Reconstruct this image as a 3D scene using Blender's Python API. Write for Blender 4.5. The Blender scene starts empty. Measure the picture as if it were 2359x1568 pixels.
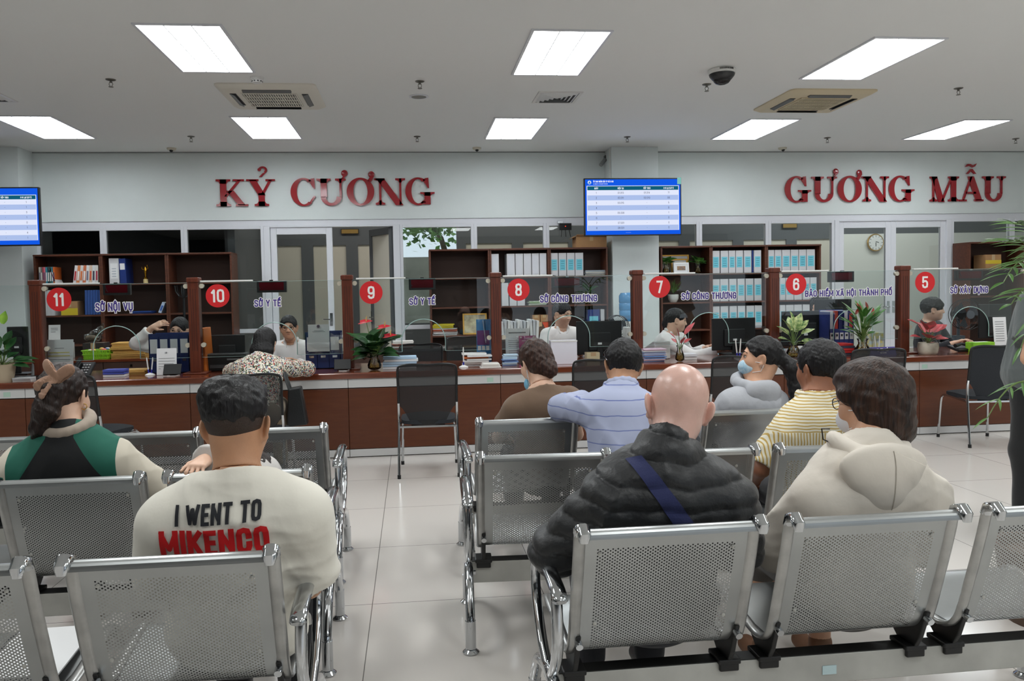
import bpy, bmesh, math, random
import numpy as np
from mathutils import Vector, Matrix, noise
random.seed(7)
PI = math.pi
scene = bpy.context.scene
COL = scene.collection

# ------------------------------------------------------------------ camera
CAM_H, CAM_F = 1.43208, 1779.95           # eye height, focal length in pixels of the 2359 wide frame
YAW, PITCH, ROLL = math.radians(5.76362), math.radians(2.56616), math.radians(-1.09691)
_F = Vector((math.sin(YAW)*math.cos(PITCH), math.cos(YAW)*math.cos(PITCH), -math.sin(PITCH)))
_r = Vector((math.cos(YAW), -math.sin(YAW), 0.0)); _u = _r.cross(_F)
_R = math.cos(ROLL)*_r + math.sin(ROLL)*_u
_U = -math.sin(ROLL)*_r + math.cos(ROLL)*_u
cam_data = bpy.data.cameras.new('camera')
cam = bpy.data.objects.new('camera', cam_data); COL.objects.link(cam)
cam.matrix_world = Matrix(((_R.x, _U.x, -_F.x, 0), (_R.y, _U.y, -_F.y, 0), (_R.z, _U.z, -_F.z, CAM_H), (0, 0, 0, 1)))
cam_data.sensor_width = 36.0
cam_data.lens = CAM_F/2359*36.0
cam_data.shift_x, cam_data.shift_y = 49.32/2359, -34.32/2359
cam_data.clip_start, cam_data.clip_end = 0.05, 200
scene.camera = cam

def at(x, y, Y):
    """the point of the room at depth Y that the photograph shows at pixel x, y"""
    d = _F + _R*((x-1130.18)/CAM_F) - _U*((y-749.68)/CAM_F)
    return Vector((0, 0, CAM_H)) + d*(Y/d.y)

# ------------------------------------------------------------------ world, exposure, large lights
world = bpy.data.worlds.new('daylight'); scene.world = world; world.use_nodes = True
_bg = world.node_tree.nodes['Background']
_bg.inputs[0].default_value = (0.80, 0.90, 1.0, 1); _bg.inputs[1].default_value = 1.0
vs = scene.view_settings
vs.view_transform = 'Standard'; vs.look = 'None'; vs.gamma = 1.0; vs.use_curve_mapping = False
vs.exposure = 0.0
scene.display_settings.display_device = 'sRGB'
scene.cycles.transparent_max_bounces = 24
scene.cycles.max_bounces = 8
scene.cycles.caustics_reflective = False
scene.cycles.caustics_refractive = False
LAMP = 15.0                                 # radiance of the ceiling panels
CEIL = 3.439

def area(name, loc, sx, sy, power, color=(1, 1, 1), rot=(0, 0, 0)):
    l = bpy.data.lights.new(name, 'AREA'); l.shape = 'RECTANGLE'; l.size = sx; l.size_y = sy
    l.energy = power; l.color = color
    o = bpy.data.objects.new(name, l); o.location = loc; o.rotation_euler = rot; COL.objects.link(o)
    return o
# the lamps of the same ceiling grid that hang outside the frame (over and behind the camera, and to the sides)
for gy in (3.6, 0.6, -2.4):
    for gx in (-4.2, -1.4, 1.6, 4.4, 7.2):
        if gy < 0 and gx < 1: continue      # the back left of the hall is unlit
        area('ceiling_lamp', (gx, gy, CEIL-0.02), 0.6, 1.2, LAMP*0.72*PI*(1.15 if gy > 3 else (0.66 if gx > 1 else 0.5)), (0.97, 1.0, 1.0))
area('ceiling_lamp', (7.2, 6.6, CEIL-0.02), 0.6, 1.2, LAMP*0.72*PI*0.9, (0.97, 1.0, 1.0))
area('corridor_lamp', (1.0, 12.4, CEIL-0.05), 7.0, 0.5, 46, (1.0, 0.97, 0.9))
area('corridor_lamp', (7.5, 12.4, CEIL-0.05), 4.0, 0.5, 44, (0.95, 1.0, 1.0))

# ------------------------------------------------------------------ helpers
def lin(c):
    return tuple(((v/255)/12.92 if v/255 <= 0.04045 else ((v/255+0.055)/1.055)**2.4) for v in c)

MATS = {}
def pm(name, rgb, rough=0.5, metal=0.0, spec=0.5, noise_amt=0.0, noise_scale=20.0, bump=0.0, bump_scale=60.0, stretch=None,
       rgb2=None, coat=0.0, emit=None, emit_strength=1.0, sheen=0.0, wave=None):
    """principled material; rgb is sRGB 0-255; rgb2 + noise_amt mottles the colour"""
    if name in MATS: return MATS[name]
    m = bpy.data.materials.new(name); m.use_nodes = True
    nt = m.node_tree; b = nt.nodes['Principled BSDF']
    c = lin(rgb)
    b.inputs['Base Color'].default_value = (*c, 1)
    b.inputs['Roughness'].default_value = rough
    b.inputs['Metallic'].default_value = metal
    b.inputs['Specular IOR Level'].default_value = spec
    if coat: b.inputs['Coat Weight'].default_value = coat; b.inputs['Coat Roughness'].default_value = 0.08
    if sheen: b.inputs['Sheen Weight'].default_value = sheen
    tc = mp = None
    def coords():
        nonlocal tc, mp
        if tc is None:
            tc = nt.nodes.new('ShaderNodeTexCoord'); mp = nt.nodes.new('ShaderNodeMapping')
            nt.links.new(tc.outputs['Object'], mp.inputs[0])
            if stretch: mp.inputs['Scale'].default_value = stretch
        return mp.outputs[0]
    if noise_amt or rgb2:
        n = nt.nodes.new('ShaderNodeTexNoise'); n.inputs['Scale'].default_value = noise_scale; n.inputs['Detail'].default_value = 5
        nt.links.new(coords(), n.inputs['Vector'])
        mx = nt.nodes.new('ShaderNodeMix'); mx.data_type = 'RGBA'
        c2 = lin(rgb2) if rgb2 else tuple(v*(1-noise_amt) for v in c)
        mx.inputs[6].default_value = (*c, 1); mx.inputs[7].default_value = (*c2, 1)
        rp = nt.nodes.new('ShaderNodeMapRange'); rp.inputs[1].default_value = 0.35; rp.inputs[2].default_value = 0.65
        nt.links.new(n.outputs['Fac'], rp.inputs[0]); nt.links.new(rp.outputs[0], mx.inputs[0])
        nt.links.new(mx.outputs[2], b.inputs['Base Color'])
    if bump:
        n = nt.nodes.new('ShaderNodeTexNoise'); n.inputs['Scale'].default_value = bump_scale; n.inputs['Detail'].default_value = 4
        nt.links.new(coords(), n.inputs['Vector'])
        bp = nt.nodes.new('ShaderNodeBump'); bp.inputs['Strength'].default_value = bump; bp.inputs['Distance'].default_value = 0.01
        nt.links.new(n.outputs['Fac'], bp.inputs['Height']); nt.links.new(bp.outputs[0], b.inputs['Normal'])
    if emit:
        b.inputs['Emission Color'].default_value = (*lin(emit), 1); b.inputs['Emission Strength'].default_value = emit_strength
    MATS[name] = m
    return m

def glass(name, tint=(1, 1, 1), ior=1.45, rough=0.0, boost=1.0):
    """thin clear pane: see-through with a fresnel reflection"""
    if name in MATS: return MATS[name]
    m = bpy.data.materials.new(name); m.use_nodes = True; nt = m.node_tree
    nt.nodes.remove(nt.nodes['Principled BSDF'])
    out = nt.nodes['Material Output']
    t = nt.nodes.new('ShaderNodeBsdfTransparent'); t.inputs[0].default_value = (*tint, 1)
    g = nt.nodes.new('ShaderNodeBsdfGlossy'); g.inputs['Roughness'].default_value = rough
    fr = nt.nodes.new('ShaderNodeFresnel'); fr.inputs[0].default_value = ior
    mul = nt.nodes.new('ShaderNodeMath'); mul.operation = 'MULTIPLY'; mul.inputs[1].default_value = boost; mul.use_clamp = True
    mx = nt.nodes.new('ShaderNodeMixShader')
    nt.links.new(fr.outputs[0], mul.inputs[0]); nt.links.new(mul.outputs[0], mx.inputs[0])
    nt.links.new(t.outputs[0], mx.inputs[1]); nt.links.new(g.outputs[0], mx.inputs[2])
    nt.links.new(mx.outputs[0], out.inputs[0])
    MATS[name] = m
    return m

def emission(name, rgb, strength):
    if name in MATS: return MATS[name]
    m = bpy.data.materials.new(name); m.use_nodes = True; nt = m.node_tree
    nt.nodes.remove(nt.nodes['Principled BSDF'])
    e = nt.nodes.new('ShaderNodeEmission'); e.inputs[0].default_value = (*lin(rgb), 1); e.inputs[1].default_value = strength
    nt.links.new(e.outputs[0], nt.nodes['Material Output'].inputs[0])
    MATS[name] = m
    return m

class MB:
    """collects verts and faces of one mesh object"""
    def __init__(s): s.v = []; s.f = []; s.m = []
    def add(s, vs, fs, mi=0):
        o = len(s.v); s.v += [tuple(v) for v in vs]; s.f += [tuple(i+o for i in f) for f in fs]; s.m += [mi]*len(fs); return s
    def box(s, x0, x1, y0, y1, z0, z1, mi=0):
        vs = [(x0,y0,z0),(x1,y0,z0),(x1,y1,z0),(x0,y1,z0),(x0,y0,z1),(x1,y0,z1),(x1,y1,z1),(x0,y1,z1)]
        return s.add(vs, [(0,3,2,1),(4,5,6,7),(0,1,5,4),(1,2,6,5),(2,3,7,6),(3,0,4,7)], mi)
    def cbox(s, c, d, rz=0.0, rx=0.0, ry=0.0, mi=0):
        M = Matrix.Rotation(rz, 3, 'Z') @ Matrix.Rotation(ry, 3, 'Y') @ Matrix.Rotation(rx, 3, 'X')
        h = [v/2 for v in d]; c = Vector(c)
        vs = [c + M @ Vector((a*h[0], b*h[1], e*h[2])) for e in (-1, 1) for a, b in ((-1,-1),(1,-1),(1,1),(-1,1))]
        return s.add(vs, [(0,3,2,1),(4,5,6,7),(0,1,5,4),(1,2,6,5),(2,3,7,6),(3,0,4,7)], mi)
    def cyl(s, p0, p1, r0, r1=None, n=16, caps=True, mi=0):
        r1 = r0 if r1 is None else r1
        p0, p1 = Vector(p0), Vector(p1); d = (p1-p0).normalized()
        a = d.orthogonal().normalized(); b = d.cross(a)
        vs = []
        for p, r in ((p0, r0), (p1, r1)):
            for i in range(n):
                t = 2*PI*i/n; vs.append(p + (a*math.cos(t)+b*math.sin(t))*r)
        fs = [(i, (i+1) % n, n+(i+1) % n, n+i) for i in range(n)]
        if caps: fs += [tuple(range(n-1, -1, -1)), tuple(range(n, 2*n))]
        return s.add(vs, fs, mi)
    def tube(s, pts, r, n=10, closed=False, caps=True, mi=0, sx=1.0, sy=1.0, up=None):
        """round (or flattened: sx, sy) tube along a path; r may be a list"""
        P = [Vector(p) for p in pts]; k = len(P)
        R = list(r) if isinstance(r, (list, tuple)) else [r]*k
        vs = []; prev = None
        for i, p in enumerate(P):
            if closed: d = (P[(i+1) % k]-P[i-1]).normalized()
            else: d = (P[min(i+1, k-1)]-P[max(i-1, 0)]).normalized()
            if up is not None:
                a = (Vector(up) - d*Vector(up).dot(d)).normalized()
            elif prev is None: a = d.orthogonal().normalized()
            else:
                a = prev - d*prev.dot(d)
                a = a.normalized() if a.length > 1e-6 else d.orthogonal().normalized()
            prev = a; b = d.cross(a)
            for j in range(n):
                t = 2*PI*j/n; vs.append(p + a*(math.cos(t)*R[i]*sx) + b*(math.sin(t)*R[i]*sy))
        fs = []
        for i in range(k if closed else k-1):
            o, q = i*n, ((i+1) % k)*n
            fs += [(o+j, o+(j+1) % n, q+(j+1) % n, q+j) for j in range(n)]
        if caps and not closed: fs += [tuple(range(n-1, -1, -1)), tuple(range((k-1)*n, k*n))]
        return s.add(vs, fs, mi)
    def lathe(s, prof, c=(0, 0, 0), n=24, mi=0, sx=1, sy=1):
        """prof: (radius, z) from bottom to top"""
        c = Vector(c); k = len(prof); vs = []
        for r, z in prof:
            for j in range(n):
                t = 2*PI*j/n; vs.append(c + Vector((r*math.cos(t)*sx, r*math.sin(t)*sy, z)))
        fs = [(i*n+j, i*n+(j+1) % n, (i+1)*n+(j+1) % n, (i+1)*n+j) for i in range(k-1) for j in range(n)]
        if prof[0][0] > 1e-5: fs.append(tuple(range(n-1, -1, -1)))
        if prof[-1][0] > 1e-5: fs.append(tuple(range((k-1)*n, k*n)))
        return s.add(vs, fs, mi)
    def ell(s, c, r, n=14, m=10, rot=None, mi=0):
        c = Vector(c); M = rot if rot is not None else Matrix.Identity(3); vs = []
        for i in range(m+1):
            a = PI*i/m - PI/2
            for j in range(n):
                t = 2*PI*j/n
                vs.append(c + M @ Vector((r[0]*math.cos(a)*math.cos(t), r[1]*math.cos(a)*math.sin(t), r[2]*math.sin(a))))
        fs = [(i*n+j, i*n+(j+1) % n, (i+1)*n+(j+1) % n, (i+1)*n+j) for i in range(m) for j in range(n)]
        return s.add(vs, fs, mi)
    def prism(s, poly, axis='y', a0=0.0, a1=0.01, mi=0):
        """poly of 2D points: axis y -> (x,z), x -> (y,z), z -> (x,y)"""
        k = len(poly)
        def P(p, a): return {'y': (p[0], a, p[1]), 'x': (a, p[0], p[1]), 'z': (p[0], p[1], a)}[axis]
        vs = [P(p, a0) for p in poly] + [P(p, a1) for p in poly]
        fs = [tuple(range(k-1, -1, -1)), tuple(range(k, 2*k))] + [(i, (i+1) % k, k+(i+1) % k, k+i) for i in range(k)]
        return s.add(vs, fs, mi)
    def quad(s, a, b, c, d, mi=0): return s.add([a, b, c, d], [(0, 1, 2, 3)], mi)
    def xf(s, M):
        s.v = [tuple(M @ Vector(v)) for v in s.v]; return s
    def join(s, o, M=None, mi=None):
        vs = o.v if M is None else [tuple(M @ Vector(v)) for v in o.v]
        b = len(s.v); s.v += vs; s.f += [tuple(i+b for i in f) for f in o.f]; s.m += (o.m if mi is None else [mi]*len(o.f)); return s
    def build(s, name, mat, parent=None, smooth=False, bevel=0.0, loc=None, world=True, fix=True):
        me = bpy.data.meshes.new(name); me.from_pydata(s.v, [], s.f)
        mats = mat if isinstance(mat, (list, tuple)) else [mat]
        for q in mats: me.materials.append(q)
        if len(mats) > 1: me.polygons.foreach_set('material_index', s.m)
        if fix:
            bm = bmesh.new(); bm.from_mesh(me); bmesh.ops.recalc_face_normals(bm, faces=bm.faces); bm.to_mesh(me); bm.free()
        if smooth:
            me.polygons.foreach_set('use_smooth', [True]*len(me.polygons))
            if smooth != 'all':
                try: me.set_sharp_from_angle(angle=math.radians(smooth if smooth is not True else 40))
                except Exception: pass
        o = bpy.data.objects.new(name, me); COL.objects.link(o)
        if parent is not None:
            o.parent = parent
            if world:                                    # verts are in room coordinates
                off = Vector((0, 0, 0)); q = parent
                while q is not None: off += q.location; q = q.parent
                o.location = -off
        if loc is not None: o.location = loc
        if bevel:
            b = o.modifiers.new('bevel', 'BEVEL'); b.width = bevel; b.segments = 2; b.limit_method = 'ANGLE'; b.angle_limit = math.radians(40)
        return o

def tag(o, label=None, cat=None, group=None, kind=None):
    if label: o['label'] = label
    if cat: o['category'] = cat
    if group: o['group'] = group
    if kind: o['kind'] = kind
    return o
def thing(name, label, cat, loc=(0, 0, 0), rz=0.0, group=None):
    o = bpy.data.objects.new(name, None); COL.objects.link(o); o.empty_display_size = 0.1
    o.location = loc; o.rotation_euler = (0, 0, rz)
    return tag(o, label, cat, group)
def struct(name, mb, mat, parent=None, **k):
    o = mb.build(name, mat, parent, **k)
    if parent is None: o['kind'] = 'structure'
    return o
def kids(o): return [c for c in bpy.data.objects if c.parent == o]
def copy_tree(o, loc=None, rz=None, label=None, group=None):
    def rec(q, par):
        c = q.copy(); COL.objects.link(c)
        if par is not None: c.parent = par
        for ch in CH.get(q.name, []): rec(ch, c)
        return c
    CH = {}
    for q in bpy.data.objects:
        if q.parent is not None: CH.setdefault(q.parent.name, []).append(q)
    r = rec(o, None)
    if loc is not None: r.location = loc
    if rz is not None: r.rotation_euler = (0, 0, rz)
    if label: r['label'] = label
    if group: r['group'] = group
    return r

# ---- lettering: a condensed stroke face, every letter a set of centre lines in a unit box
_O = [(0,.2),(0,.8),(.12,.95),(.5,1),(.88,.95),(1,.8),(1,.2),(.88,.05),(.5,0),(.12,.05)]
_D = [(0,0),(0,1),(.55,1),(.88,.93),(1,.78),(1,.22),(.88,.07),(.55,0)]
GL = {
 'A': (.46, [[(0,0),(.5,1),(1,0)], [(.2,.28),(.8,.28)]]), 'B': (.42, [[(0,0),(0,1),(.6,1),(.92,.92),(.96,.75),(.88,.58),(.6,.53),(0,.53)], [(.6,.53),(.95,.44),(1,.26),(.92,.08),(.6,0),(0,0)]]),
 'C': (.42, [[(1,.68),(1,.8),(.88,.95),(.5,1),(.12,.95),(0,.8),(0,.2),(.12,.05),(.5,0),(.88,.05),(1,.2),(1,.32)]]),
 'D': (.42, [_D+[(0,0)]]), 'E': (.36, [[(1,1),(0,1),(0,0),(1,0)], [(0,.52),(.85,.52)]]), 'F': (.36, [[(1,1),(0,1),(0,0)], [(0,.5),(.85,.5)]]),
 'G': (.42, [[(1,.7),(1,.8),(.88,.95),(.5,1),(.12,.95),(0,.8),(0,.2),(.12,.05),(.5,0),(.88,.05),(1,.2),(1,.46),(.55,.46)]]),
 'H': (.42, [[(0,0),(0,1)], [(1,0),(1,1)], [(0,.52),(1,.52)]]), 'I': (.16, [[(.5,0),(.5,1)]]),
 'K': (.44, [[(0,0),(0,1)], [(1,1),(.05,.4)], [(.32,.58),(1,0)]]), 'L': (.36, [[(0,1),(0,0),(1,0)]]),
 'M': (.54, [[(0,0),(0,1)], [(1,0),(1,1)], [.8,(0,.96),(.5,.2),(1,.96)]]), 'N': (.43, [[(0,0),(0,1)], [(1,0),(1,1)], [.8,(0,.95),(1,.05)]]), 'O': (.42, [_O+[_O[0]]]),
 'P': (.41, [[(0,0),(0,1),(.6,1),(.94,.92),(1,.74),(.94,.54),(.6,.46),(0,.46)]]), 'Q': (.44, [_O+[_O[0]], [(.6,.2),(1,-.08)]]),
 'R': (.42, [[(0,0),(0,1),(.6,1),(.94,.92),(1,.75),(.94,.58),(.6,.5),(0,.5)], [(.55,.5),(1,0)]]),
 'S': (.41, [[(1,.8),(.86,.96),(.5,1),(.14,.96),(0,.82),(0,.7),(.14,.58),(.86,.42),(1,.3),(1,.18),(.86,.04),(.5,0),(.14,.04),(0,.2)]]),
 'T': (.40, [[(0,1),(1,1)], [(.5,1),(.5,0)]]), 'U': (.42, [[(0,1),(0,.2),(.12,.05),(.5,0),(.88,.05),(1,.2),(1,1)]]), 'V': (.44, [[(0,1),(.5,0),(1,1)]]),
 'W': (.62, [[(0,1),(.25,0),(.5,.9),(.75,0),(1,1)]]), 'X': (.44, [[(0,0),(1,1)], [(0,1),(1,0)]]), 'Y': (.44, [[(0,1),(.5,.45),(1,1)], [(.5,.45),(.5,0)]]),
 'Z': (.4, [[(0,1),(1,1),(0,0),(1,0)]]), '-': (.25, [[(0,.48),(1,.48)]]), '.': (.1, [[(.5,0),(.5,.06)]]), '(': (.16, [[(1,1.1),(.2,.8),(.2,.2),(1,-.1)]]), ')': (.16, [[(0,1.1),(.8,.8),(.8,.2),(0,-.1)]]),
 '0': (.42, [_O+[_O[0]]]), '1': (.26, [[(0,.78),(.75,1),(.75,0)]]), '2': (.41, [[(0,.75),(.05,.9),(.3,1),(.7,1),(.95,.9),(1,.72),(.9,.5),(0,0),(1,0)]]),
 '3': (.41, [[(0,.8),(.12,.95),(.5,1),(.88,.94),(.96,.76),(.85,.58),(.45,.53),(.88,.46),(1,.24),(.88,.06),(.5,0),(.12,.05),(0,.22)]]),
 '4': (.43, [[(.75,0),(.75,1),(0,.28),(1,.28)]]), '5': (.41, [[(.95,1),(.05,1),(.02,.5),(.3,.62),(.7,.62),(.95,.5),(1,.3),(.92,.08),(.5,0),(.1,.06),(0,.22)]]),
 '6': (.41, [[(.95,.8),(.85,.95),(.5,1),(.12,.93),(0,.75),(0,.2),(.12,.05),(.5,0),(.88,.05),(1,.2),(1,.4),(.88,.55),(.5,.6),(.12,.52),(0,.4)]]),
 '7': (.40, [[(0,1),(1,1),(.4,0)]]), '8': (.42, [[(.5,.54),(.12,.62),(.04,.8),(.15,.95),(.5,1),(.85,.95),(.96,.8),(.88,.62),(.5,.54),(.12,.46),(0,.25),(.12,.05),(.5,0),(.88,.05),(1,.25),(.88,.46),(.5,.54)]]),
 '9': (.41, [[(.02,.16),(.15,.04),(.5,0),(.88,.07),(1,.25),(1,.8),(.88,.95),(.5,1),(.12,.95),(0,.8),(0,.6),(.12,.45),(.5,.4),(.88,.48),(1,.6)]]), ' ': (.2, []),
}
_HOOK = [[(.34,1.30),(.5,1.37),(.66,1.29),(.5,1.2),(.5,1.14)]]
_CIRC = [[(.2,1.16),(.5,1.32),(.8,1.16)]]
_HORN = [[(1.0,.86),(1.16,.98),(1.16,1.12)]]
_UH = [[(1.0,.98),(1.2,.98),(1.22,1.14)]]
_TIL = [[(.15,1.18),(.32,1.27),(.68,1.19),(.85,1.28)]]
_DOT = [[(.5,-.27),(.5,-.2)]]
_ACU = [[(.62,1.30),(.95,1.46)]]
def _dia(l, *ds): w, s = GL[l]; return (w, s + [q for d in ds for q in d])
GL.update({'Ở': _dia('O', _HORN, _HOOK), 'Ộ': _dia('O', _CIRC, _DOT), 'Ụ': _dia('U', _DOT), 'Ế': _dia('E', _CIRC, _ACU), 'Ô': _dia('O', _CIRC), 'Ơ': _dia('O', _HORN),
 'Ư': _dia('U', _UH), 'Ả': _dia('A', _HOOK), 'Ể': _dia('E', _CIRC, [[(.8,1.42),(.95,1.48),(1.05,1.4),(.95,1.32)]]), 'Ã': _dia('A', _TIL), 'À': _dia('A', [[(.25,1.34),(.6,1.14)]]), 'Ố': _dia('O', _CIRC, _ACU),
 'Â': _dia('A', _CIRC), 'Ự': _dia('U', _UH, _DOT), 'Ầ': _dia('A', _CIRC), 'Ạ': _dia('A', _DOT), 'Ấ': _dia('A', _CIRC, _ACU), 'Đ': _dia('D', [[(-.3,.5),(.5,.5)]]), 'Ủ': _dia('U', _HOOK), 'Ệ': _dia('E', _CIRC, _DOT),
 'Ị': _dia('I', _DOT), 'Ỷ': _dia('Y', _HOOK), 'Ẫ': _dia('A', _CIRC, [[(.15,1.42),(.32,1.5),(.68,1.42),(.85,1.5)]])})

def stroke(pts, t):
    """2D quads of a polyline of width t, with mitred corners between long segments"""
    P = [np.array(p, float) for p in pts]; closed = len(P) > 3 and np.allclose(P[0], P[-1])
    out = []; S = []
    for a, b in zip(P, P[1:]):
        d = b-a; l = max(np.linalg.norm(d), 1e-9); d = d/l; n = np.array([-d[1], d[0]])*t/2; S.append((d, n, l)); out.append((a+n, b+n, b-n, a-n))
    for k in range(len(S) if closed else len(S)-1):
        (d1, n1, l1), (d2, n2, l2) = S[k], S[(k+1) % len(S)]; p = P[k+1]
        s = -1 if d1[0]*d2[1]-d1[1]*d2[0] > 0 else 1
        q = n1+n2; c = (q@q)/(t*t)
        tip = p+s*q/max(2*c, .7) if min(l1, l2) > .5*t or c > .8 else p+s*q/max(np.linalg.norm(q), 1e-9)*t/2
        out.append((p, p+s*n1, tip, p+s*n2))
    return out

def lettering(text, h, weight=0.15, xs=1.0, gap=0.09, extra=0.0):
    """quads in the plane: returns (list of 2D quads, total width); weight is stroke/height; extra widens every stroke"""
    out = []; x = 0.0; t = weight*h
    for ch in text:
        w, st = GL.get(ch, GL.get(ch.upper(), GL['-']))
        W = max(w*h*xs, t)
        for s in st:
            f = 1.0
            if isinstance(s[0], float): f, s = s[0], s[1:]
            pts = [(x + t/2 + (W-t)*px if ch not in 'I' else x+W/2, t/2 + (h-t)*py) for px, py in s]
            if len(pts) > 1 and not np.allclose(pts[0], pts[-1]):   # let open strokes reach the box edge
                for e, e2 in ((0, 1), (-1, -2)):
                    d = np.array(pts[e])-np.array(pts[e2]); d = d/max(np.linalg.norm(d), 1e-9)
                    pts[e] = tuple(np.array(pts[e]) + d*(t/2*0.98 + extra/2))
            out += stroke(pts, t*f+extra)
        x += W + gap*h
    return out, x-gap*h

def put_text(mb, text, h, origin, right, up, weight=0.15, xs=1.0, gap=0.09, extra=0.0, thick=0.0, align='l', mi=0, off=0.0, fit=None):
    """sets lettering as flat (or thick) geometry on the plane through origin; the face looks along right x up"""
    q, w = lettering(text, h, weight, xs, gap, extra)
    r, u = Vector(right).normalized(), Vector(up).normalized(); n = r.cross(u)
    sc = (fit/w) if fit else 1.0
    sh = {'l': 0, 'c': -w*sc/2, 'r': -w*sc}[align]
    o = Vector(origin) + n*off
    for k, a in enumerate(q):
        A = [o + n*((k % 12)*7e-5) + r*(p[0]*sc+sh) + u*p[1] for p in a]
        if thick: mb.add([p + n*thick for p in A] + A, [(0,1,2,3),(7,6,5,4),(0,4,5,1),(1,5,6,2),(2,6,7,3),(3,7,4,0)], mi)
        else: mb.add(A, [(0, 1, 2, 3)], mi)
    return w*sc
def disc(mb, c, r, right=(1, 0, 0), up=(0, 0, 1), n=40, mi=0, thick=0.0):
    c = Vector(c); R, U = Vector(right), Vector(up); N = R.cross(U)
    ring = [c + R*(r*math.cos(2*PI*i/n)) + U*(r*math.sin(2*PI*i/n)) for i in range(n)]
    if thick:
        b = [p + N*thick for p in ring]
        mb.add(ring+b, [tuple(range(n-1, -1, -1)), tuple(range(n, 2*n))] + [(i, (i+1) % n, n+(i+1) % n, n+i) for i in range(n)], mi)
    else: mb.add(ring, [tuple(range(n))], mi)

# ------------------------------------------------------------------ materials of the room
WALL = pm('wall_paint', (222, 229, 228), 0.75, noise_amt=0.03, noise_scale=3)
CEILM = pm('ceiling_paint', (238, 240, 239), 0.85)
ALU = pm('white_aluminium', (222, 224, 230), 0.35)
WHITE_LAM = pm('white_laminate', (205, 205, 205), 0.4)
PLASTIC_W = pm('white_plastic', (225, 225, 222), 0.4)
BLACK = pm('black_plastic', (16, 17, 19), 0.42)
BLACK_M = pm('black_matte', (20, 21, 23), 0.7)
CHROME = pm('chrome', (200, 203, 206), 0.09, metal=1.0)
STEEL = pm('brushed_steel', (150, 150, 148), 0.33, metal=1.0, noise_amt=0.15, noise_scale=8)
GREY_F = pm('corridor_frame', (92, 95, 98), 0.6)
CREAM = pm('corridor_panel', (206, 200, 186), 0.7)
DARKROOM = pm('unlit_room_shade', (50, 50, 52), 0.8)
WOOD = pm('counter_wood', (95, 50, 27), 0.34, rgb2=(88, 44, 23), noise_scale=4, stretch=(1.5, 9, 12), spec=0.5)
WOOD_TOP = pm('counter_top_wood', (116, 58, 36), 0.16, rgb2=(96, 46, 28), noise_scale=4, stretch=(1.0, 12, 12), coat=0.5)
WOOD_POST = pm('post_wood', (104, 50, 32), 0.3, rgb2=(84, 38, 24), noise_scale=6, stretch=(10, 10, 0.8))
WOOD_SHELF = pm('shelf_wood', (98, 54, 36), 0.45, rgb2=(78, 42, 28), noise_scale=5, stretch=(1, 8, 8))
WOOD_DARK = pm('shelf_back_wood', (66, 42, 32), 0.6)
GLASS = glass('clear_glass', (0.965, 0.985, 0.98), 1.45)
GLASS_C = glass('counter_glass', (0.955, 0.98, 0.975), 1.47)
GLASS_E = pm('glass_edge', (170, 200, 195), 0.15)

# floor: 0.8 m polished tiles
def floor_material():
    m = bpy.data.materials.new('floor_tiles'); m.use_nodes = True; nt = m.node_tree; b = nt.nodes['Principled BSDF']
    tc = nt.nodes.new('ShaderNodeTexCoord'); mp = nt.nodes.new('ShaderNodeMapping'); mp.inputs['Location'].default_value = (0.2148, -5.9434+8.0, 0)
    br = nt.nodes.new('ShaderNodeTexBrick'); br.offset = 0.0
    br.inputs['Scale'].default_value = 1.0; br.inputs['Brick Width'].default_value = 0.8; br.inputs['Row Height'].default_value = 0.8
    br.inputs['Mortar Size'].default_value = 0.0022; br.inputs['Mortar Smooth'].default_value = 0.2
    br.inputs['Color1'].default_value = (*lin((214, 208, 202)), 1); br.inputs['Color2'].default_value = (*lin((210, 205, 199)), 1); br.inputs['Mortar'].default_value = (*lin((120, 116, 112)), 1)
    nz = nt.nodes.new('ShaderNodeTexNoise'); nz.inputs['Scale'].default_value = 1.5; nz.inputs['Detail'].default_value = 4
    mr = nt.nodes.new('ShaderNodeMapRange'); mr.inputs[3].default_value = 0.07; mr.inputs[4].default_value = 0.2
    nt.links.new(tc.outputs['Object'], mp.inputs[0]); nt.links.new(mp.outputs[0], br.inputs['Vector'])
    nt.links.new(tc.outputs['Object'], nz.inputs['Vector']); nt.links.new(nz.outputs['Fac'], mr.inputs[0]); nt.links.new(mr.outputs[0], b.inputs['Roughness'])
    nt.links.new(br.outputs['Color'], b.inputs['Base Color'])
    b.inputs['Specular IOR Level'].default_value = 0.5
    return m
XL, XR, YB, YW = -8.0, 12.0, -6.0, 11.2
struct('floor', MB().box(XL, XR, YB, 13.6, -0.1, 0.0), floor_material())
struct('ceiling', MB().box(XL, XR, YB, 13.6, CEIL, CEIL+0.1), CEILM)
struct('wall_back', MB().box(XL, XR, YW, YW+0.14, 2.4895, CEIL), WALL)
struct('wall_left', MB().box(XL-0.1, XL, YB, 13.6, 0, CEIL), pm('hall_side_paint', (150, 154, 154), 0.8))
struct('wall_right', MB().box(XR, XR+0.1, YB, 13.6, 0, CEIL), WALL)
# unseen wall behind the camera, windows kept right and colour darkened for seat reflections
DIM = pm('hall_rear_dimming', (84, 86, 88), 0.8)
mb = MB().box(XL, 1.5, YB-0.15, YB, 0, CEIL).box(1.5, XR, YB-0.15, YB, 0, 0.6).box(1.5, XR, YB-0.15, YB, 2.5, CEIL)
for k in range(5): mb.box(1.5+2.6*k-0.2, 1.5+2.6*k+0.2, YB-0.15, YB, 0.6, 2.5)
struct('wall_front', mb, DIM)
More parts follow.
